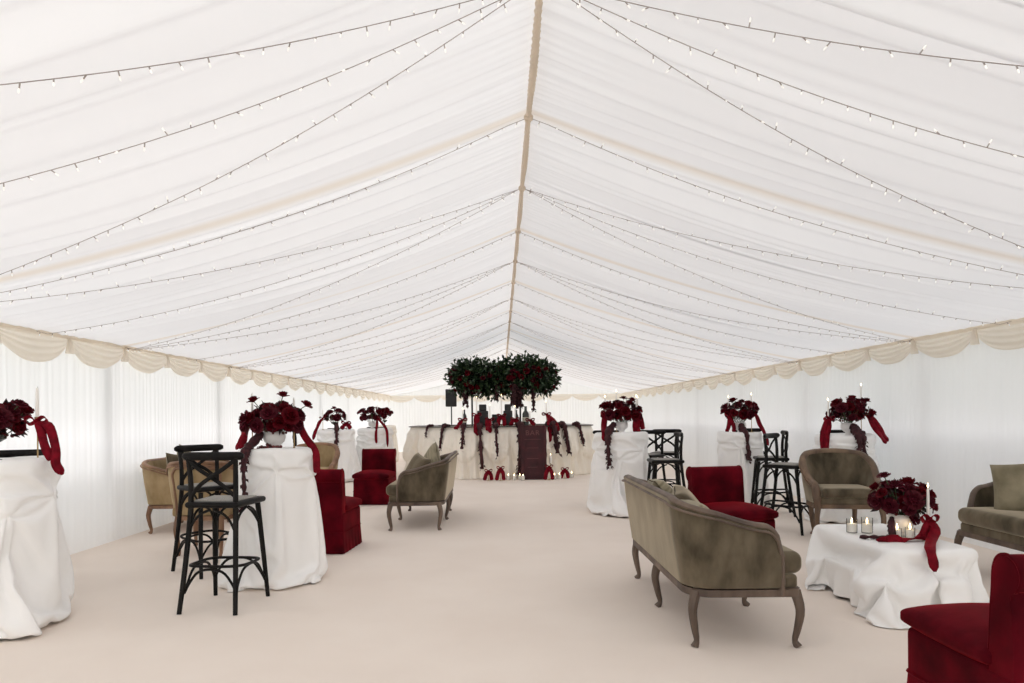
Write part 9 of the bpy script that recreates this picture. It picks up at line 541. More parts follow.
[-297,-12,-13,-9,-9,-8,0,-10,-3,7,7,8,9,9,10,10,12,12,12,-17,-2,9,6,-17,-11,-17,-17,-17,-16,-10,-18,17,16,17,16,-5,-7,-6,-5,-5,-5,-3,-4,3,10,-4,9,3,8,50,-1,0,-1,3,1,-14,2,9,0,1,0,0,1,0,1,-1,0,-12,7,-11,1,12,6,-7,-1,1,0,-1,-8,14,-4,0,-1,1,4,0,0,-1,0,0,-1,0,-4,-10,16,-6,5,-6,0,4,1,-1,1,-3,0,-1,-2,4,1,2,0,0,0,-1,-8,-17,6,-3,19,3,-7,-3,1,2,0,2,-1,10,-1,-6,1,1,-1,5,0,-1,0,-1,-1,0,-1,1,-4,1,5,-5,2,-1,3,-1,0,-1,-2,0,0,-3,1,2,1,2,0,-10,-13,-1,-1,-3,16,12,-5,-7,0,7,2,0,-2,6,2,0,-4,0,0,0,4,-1,0,-1,0,0,-1,0,-1,-1,-7,5,5,-2,-11,2,11,-1,-2,-2,2,0,-4,-2,2,2,0,-10,-11,1,-2,5,4,14,-6,-3,-1,2,-4,8,2,0,7,4,-1,-6,-1,0,0,5,0,0,-1,0,-1,0,-1,-2,2,-6,-3,4,6,-19,14,1,5,-5,1,0,0,-2,-3,0,2,-3,-12,3,0,-1,2,-1,0,0,3,0,1,3,3,-5,17,2,-3,1,-5,0,-1,0,2,2,-1,0,-1,1,-2,0,-4,5,0,-8,-3,5,-13,3,7,5,4,0,-1,-1,-2,-3,-1,1,-5,-1,-4,0,1,-1,-1,-1,1,1,4,1,3,-2,8,0,-2,1,2,0,0,0,-2,1,3,2,0,-1,-1,-1,-3,2,2,1,-2,-5,-2,-7,-3,6,6,4,3,0,-2,-2,-4,2,-2,-6,1,-4,1,0,-1,-3,-3,2,4,0,4,6,-12,14,-5,-6,0,7,7,0,-3,1,-2,1,3,2,0,-1,-3,3,0,-6,7,-2,-1,-5,8,-13,-6,1,12,3,3,0,-2,-4,0,-4,-5,-3,4,-1,0,1,-2,-7,-2,1,-2,6,2,-1,-3,7,5,-2,-2,11,0,-2,2,-5,-2,-10,13,6,-2,2,-3,1,-3,-1,6,2,0,-1,1,-8,-5,-6,11,3,-1,6,-7,0,-6,-6,-1,8,0,0,1,1,-1,-8,-5,14,0,0,1,-5,-6,4,8,3,2,-1,-1,-1,-5,-8,2,4,11,-3,2,0,-1,5,-3,3,-1,0,0,0,0,-3,-5,-7,9,0,5,2,-14,-4,0,5,7,4,3,2,0,-5,-1,-3,-5,0,0,13,-4,-3,-3,1,1,1,-4,4,-4,-7,1,-1,-6,7,14,-2,-3,-4,9,1,-1,1,-1,0,1,0,0,1,-2,-7,4,-7,0,0,0,-3,11,5,0,0,0,1,0,-3,-3,-7,12,0,-1,1,-3,-4,0,0,2,-5,2,-6,-6,-1,4,-1,-2,6,-2,0,11,4,-1,0,0,0,0,0,0,0,-1,0,-3,1,-1,-7,0,0,10,-1,2,2,-1,-2,0,3,1,-2,-1,0,-1,2,0,0,-1,2,-5,-2,-2,-1,-8,-1,-1,4,1,-6,6,-1,15,-3,0,3,-6,2,3,0,0,0,-1,-6,-8,3,1,-7,3,-6,5,15,1,-15,9,-15,2,1,-1,9,13,-6,0,-3,-1,3,4,-7,4,0,-2,0,-8,-4,-1,1,4,2,1,-3,15,-5,-1,0,-5,8,2,0,-1,1,-4,-11,-3,2,-4,-2,7,7,6,1,1,0,-2,-7,-4,-3,-1,11,2,-3,6,-16,0,-1,1,2,-2,-2,15,-23,14,-3,-2,-1,2,9,4,2,-1,1,2,0,-6,6,0,-1,0,-1,-4,-10,1,3,2,-1,4,3,2,2,-5,1,-2,7,-11,0,-5,7,2,-5,-10,-10,0,0,2,1,8,2,0,-1,5,1,-3,-3,-1,19,-1,1,-1,-2,1,3,-1,1,0,0,0,0,0,-7,1,1,3,-1,4,-1,0,-1,-1,4,-11,-12,-2,11,3,-3,6,-12,-8,-5,1,1,2,2,3,3,4,-3,-1,6,0,-5,-3,22,0,-3,0,-2,-1,1,2,2,0,0,0,0,0,-9,-4,9,4,-5,4,2,0,0,0,0,-7,-11,9,-1,-14,14,-1,-6,-10,-1,3,3,2,2,0,0,-8,22,-3,-16,8,1,-9,23,-1,-2,1,-2,-3,0,1,1,5,-1,0,0,0,0,-15,-2,-3,13,8,0,0,0,0,1,-2,-7,5,-2,-3,2,-10,8,-9,8,1,1,0,2,0,1,0,2,-9,0,0,-3,-11,25,-2,-1,0,1,-4,1,1,-1,1,3,1,-1,0,0,0,-14,2,2,-8,15,1,3,0,0,-4,3,1,0,0,-1,-2,2,0,2,0,0,1,0,-1,0,1,0,-1,1,-1,1,-3,0,-2,3,0,0,-1,1,0,0,0,0,0,-1,1,0,-1,0,-15,4,5,3,-8,11,0,1,-1,-1,-2,2,-1,-1,-3,4,6,1,-2,0,0,-1,0,1,0,-1,1,0,-1,1,1,0,-4,-6,-6,2,1,1,2,2,2,2,1,0,0,-1,0,1,0,-14,9,1,2,2,-1,-1,1,0,0,-4,1,0,-1,3,3,1,0,0,-1,1,0,0,-1,1,0,-1,1,0,-1,0,0,-2,1,-1,-6,-1,1,-2,0,-1,0,4,3,3,0,0,0,-1,1,0,-1,-1,1,-1,1,-1,0,1,-3,1,-1,2,3,0,1,-1,1,0,-1,0,1,0,-1,1,0,-1,1,0,0,0,-3,2,0,0,-5,-1,1,-1,-1,0,-4,-1,3,8,0,-1,1,0,1,0,-2,-2,1,0,1,-1,2,-1,-3,2,2,1,0,0,1,-1,1,0,0,-1,1,0,-1,1,0,-1,0,1,-1,0,-6,5,0,0,-2,-1,1,0,-1,-1,-2,-4,1,9,0,0,-5,-1,4,2,-5,-7,11,-3,1,3,-1,0,1,0,2,0,0,0,0,-1,0,1,0,-1,1,0,-1,1,0,0,-1,1,0,-1,-5,3,0,1,-1,-1,1,0,0,1,-3,-3,-2,8,0,-6,1,-3,1,4,3,-18,18,-1,0,1,0,1,0,0,1,0,0,0,0,0,-1,1,0,-1,1,0,-1,0,1,0,0,0,0,-2,-2,2,0,1,-1,-1,1,0,0,1,-15,2,4,6,3,-2,-1,-4,-3,0,9,-11,7,3,-9,5,4,2,1,-1,0,0,0,1,0,0,-1,1,0,-1,1,0,0,-1,1,-1,0,0,0,-1,1,-1,-1,1,0,0,0,-1,1,0,-12,-1,3,11,0,0,0,-3,-4,-3,-4,0,0,6,8,-3,4,-1,1,0,0,0,-1,1,0,0,-1,1,0,-1,0,1,0,-1,1,0,0,-1,0,-1,1,0,-1,1,-1,0,0,0,1,-7,-6,1,7,2,-1,4,-2,-3,-5,-4,0,0,15,-2,1,1,-1,0,0,1,0,0,-1,0,1,0,-1,1,0,0,-1,1,0,-1,0,1,0,-1,-1,0,0,0,0,0,0,0,-1,1,0,-9,-2,9,-2,1,-4,2,3,4,1,-1,1,-2,-3,4,-1,1,0,0,-1,0,1,0,0,-1,1,0,-1,1,0,0,-1,1,0,0,-1,0,0,0,0,0,-1,0,1,0,-1,-1,1,0,0,-13,14,1,-1,0,0,1,-1,4,-1,0,-2,0,0,-1,0,1,0,0,0,-1,1,0,0,-1,1,0,-1,0,1,0,-1,1,0,0,0,-1,0,0,0,-1,0,0,-1,1,-4,1,3,1,-6,2,0,0,2,2,0,2,0,1,-1,-1,-1,0,1,0,-1,0,1,0,0,-1,1,0,0,-1,1,0,0,-1,1,0,-1,0,0,1,0,-1,0,-1,1,-1,0,0,0,2,-1,0,-8,-10,15,1,1,1,0,1,1,1,-1,0,0,-1,0,-1,0,1,0,-1,0,1,0,-1,0,1,0,-1,1,0,0,-1,1,0,0,0,-1,0,-1,0,0,0,0,0,0,-5,2,5,-8,-4,-1,11,0,2,-1,1,0,0,1,1,-1,-1,0,0,-1,1,0,0,0,0,-1,1,0,0,-1,1,0,-1,0,1,0,-1,0,1,0,0,0,0,-4,1,1,0,0,-4,5,-4,-20,6,4,2,12,1,-1,1,-1,1,2,-1,1,-1,0,-1,-1,1,0,-1,0,1,0,0,-1,1,0,0,-1,1,0,0,-1,1,0,0,-1,0,0,1,0,-1,-1,0,0,-2,-12,1,-13,9,-1,4,3,9,1,2,-1,2,1,0,1,-1,0,-1,0,0,-1,0,1,0,-1,1,0,0,-1,0,1,0,-1,1,0,0,-1,1,0,0,0,0,-1,0,0,-2,-1,-7,-6,12,-21,8,3,0,-1,8,3,1,0,3,0,1,1,0,1,-2,0,-1,0,1,0,-1,1,0,-1,0,1,0,0,-1,1,0,-1,1,0,0,-1,0,1,0,0,0,0,0,-4,-11,0,0,-4,13,2,1,1,-1,0,2,0,0,0,1,0,1,1,-1,0,-1,0,0,-1,1,0,-1,1,0,0,-1,1,0,0,-1,1,0,-1,0,1,0,0,-1,0,1,0,-1,-2,-5,-7,0,0,13,0,0,0,0,1,0,1,-1,1,-1,0,1,1,1,-1,-1,-3,2,0,1,-1,1,0,-1,1,0,0,-1,1,0,0,-1,1,0,0,-1,0,1,0,0,-1,0,0,-3,-1,1,-14,2,-9,17,-1,-1,-1,-1,-1,11,0,0,2,0,-2,3,-1,2,-5,-1,4,0,0,0,-1,1,0,-1,0,1,0,-1,0,1,0,-1,1,0,0,0,-1,0,1,0,0,-3,-8,-3,4,3,4,-13,-7,5,2,0,-1,-5,21,0,-1,-3,-2,-1,-7,0,0,13,0,1,0,0,1,0,-1,1,0,0,-1,1,0,0,-1,1,0,-1,0,1,0,0,0,-1,1,-7,-4,6,2,-1,-1,2,-1,-22,1,4,1,1,-2,5,14,-1,1,-1,-3,-9,0,0,5,9,0,1,0,-1,1,0,-1,0,1,0,-1,1,0,0,-1,1,0,0,-1,0,0,0,1,-2,-1,0,-3,0,0,4,-3,1,1,-15,-8,-1,6,2,8,1,2,-9,-7,-8,8,17,4,0,2,0,0,0,1,-1,0,1,0,-1,1,0,-1,0,1,0,-1,1,0,0,0,0,0,-1,0,-1,-1,1,0,0,0,-3,1,-1,0,-7,-6,-8,9,9,-5,-14,-5,0,11,9,-5,4,1,8,2,1,1,-1,1,0,-1,1,0,-1,1,0,0,-1,1,0,-1,0,1,0,0,-1,0,-1,0,-1,0,-2,3,0,-4,1,1,-1,-1,-3,-5,-10,20,-24,-2,3,8,10,5,-1,1,0,-1,1,3,0,1,-1,0,1,-1,1,0,-1,1,0,0,-1,1,0,0,-1,0,0,1,0,-3,-1,1,-3,4,0,0,-6,2,0,1,1,-1,-3,-5,-13,-3,3,10,9,3,-3,-1,3,1,-1,-1,1,4,0,1,0,0,0,-1,1,0,-1,0,1,0,-1,0,1,0,0,0,-1,-1,-6,4,-2,4,0,0,-1,-2,-3,1,1,1,0,-1,-3,-16,-1,9,11,3,-6,3,-1,1,2,-4,-1,0,2,6,0,1,-1,1,0,-1,0,1,0,-1,1,0,0,-1,1,0,-1,0,-8,7,-4,3,0,0,0,-1,0,0,0,-1,-1,-1,-2,0,-25,10,17,3,-2,0,-4,5,-1,-6,1,1,1,-1,-1,6,5,0,-1,0,1,0,-1,1,0,-1,0,1,0,0,1,0,-6,3,-2,2,0,-1,-2,-4,1,0,0,1,1,-1,-1,-1,0,-21,24,-1,-2,-5,4,5,-1,-3,3,1,2,0,1,0,-1,1,3,-1,0,-1,1,0,-1,1,0,0,-1,0,0,-1,1,0,-1,-3,-3,-2,-1,-1,0,0,1,1,0,3,-1,-1,0,0,-4,-1,2,2,6,-2,-6,-14,1,0,4,3,5,-1,-3,-6,10,6,-5,7,-1,-1,-1,-1,-1,0,0,0,1,-6,0,1,-8,14,4,1,0,0,-1,1,0,-1,0,0,-3,-2,-1,0,0,-9,-1,0,1,-5,0,1,12,1,4,-1,-4,-11,-7,4,16,-4,4,5,-22,1,1,1,2,0,0,-2,-4,7,1,9,-7,-3,-9,13,9,3,1,0,0,0,0,0,-2,-5,0,0,1,0,-11,0,-1,1,9,4,2,0,-1,-8,-9,-9,3,13,8,0,2,-4,-3,0,-13,-1,1,0,0,-1,0,3,-5,13,4,-3,0,-15,0,8,10,5,3,1,-1,0,-3,-5,-1,-1,4,-1,2,-11,-1,0,-1,1,2,4,1,-9,-8,-2,11,11,3,0,0,-2,0,-2,3,2,-13,-3,-2,-1,1,2,3,12,2,-11,1,0,-2,-15,1,5,9,10,-8,-5,7,3,1,0,1,-3,2,2,-12,0,-1,0,-1,1,1,0,-11,1,16,6,0,-1,1,-1,-2,-1,-7,2,12,0,-8,-4,-2,-1,2,7,1,-3,-4,-1,2,0,-7,-10,1,4,-6,22,-2,-5,1,8,1,0,0,1,0,-7,-3,-1,0,0,0,-5,2,-1,15,-1,-1,1,1,-1,-2,0,-1,0,1,3,5,-2,-2,-3,-6,3,3,1,-6,-3,1,1,0,1,-12,-5,1,7,9,9,2,2,-9,1,1,2,1,0,1,-2,-5,-3,-2,-2,6,-14,21,0,-2,-1,0,1,-2,-2,0,0,2,1,-1,5,1,-6,7,0,-7,3,-2,-9,-2,1,2,0,10,-4,-19,-2,7,0,19,0,-9,5,3,1,0,0,0,-3,5,-1,-2,-1,-1,-4,9,-1,-1,-3,3,-3,-2,-2,0,0,1,1,4,-7,6,3,0,-6,7,2,-21,-2,-8,2,7,6,2,2,4,1,-17,-1,2,4,9,3,3,-1,0,1,0,0,-1,-1,-1,2,1,0,0,1,0,-1,3,-14,5,0,-1,-1,1,2,6,0,0,-6,-5,13,-12,0,0,13,-24,16,-6,-9,0,9,-4,9,1,-6,-9,-1,1,-5,16,-2,5,3,3,-1,0,0,-1,1,0,-1,0,0,2,1,-2,-14,9,-5,3,0,0,0,-2,-1,-4,-1,7,9,-9,-1,0,0,0,11,-7,4,3,0,1,2,-6,-1,3,-6,-14,-2,17,-16,11,7,2,-1,1,0,-1,-2,2,0,1,0,0,-3,-2,-2,-14,3,4,0,5,1,0,0,-3,2,1,-7,3,-1,3,-12,18,4,0,4,1,-1,0,0,-3,-2,1,2,-3,-3,-5,-4,14,0,-6,5,-3,-2,5,-1,0,1,-1,0,-3,-2,0,-2,-16,12,-1,-1,0,2,3,0,1,-1,3,3,0,-15,4,-3,7,1,4,10,-4,0,1,1,1,-3,0,0,0,-2,-2,1,-2,-1,2,3,-9,3,6,-1,1,-1,-3,2,0,2,-4,-9,-8,8,6,-7,1,-1,0,2,2,2,7,-3,0,-14,6,-7,1,16,-13,4,4,9,1,1,-1,-1,0,-2,1,0,-1,1,-5,-3,8,-7,-1,6,2,-1,0,-1,-2,3,-3,0,1,2,1,1,0,-4,-10,-3,1,0,0,2,3,7,1,-16,1,1,-4,13,-15,7,1,3,5,5,2,1,-1,-2,1,1,-1,-1,0,-2,1,-4,6,-2,-1,-2,0,-3,4,2,-1,1,0,-1,-1,3,1,-1,1,2,-17,-2,0,0,1,2,8,-10,0,2,-6,0,2,5,0,-2,2,3,6,3,1,1,-1,1,-1,0,-1,1,-1,-4,-5,5,-6,-1,1,1,4,1,2,2,-6,-1,3,1,2,2,1,0,-1,2,-18,-1,0,-2,2,-13,10,4,-1,-3,2,1,5,-1,0,0,2,3,4,4,1,-1,0,0,0,-1,1,0,-3,0,-11,10,3,-2,0,1,-1,1,-12,9,1,-12,2,4,7,3,0,1,0,0,-18,0,0,-4,-9,0,9,1,0,4,1,5,5,-4,-4,-1,2,6,3,3,0,0,0,-1,1,1,-1,-1,-1,1,-2,1,1,-1,-3,0,-13,13,-4,-8,9,-9,0,1,10,6,2,-1,1,-3,-16,1,-11,-1,-2,0,10,0,5,14,2,-6,-18,-1,1,2,4,12,5,1,0,-2,0,0,0,0,0,-1,0,-1,-2,3,-1,0],
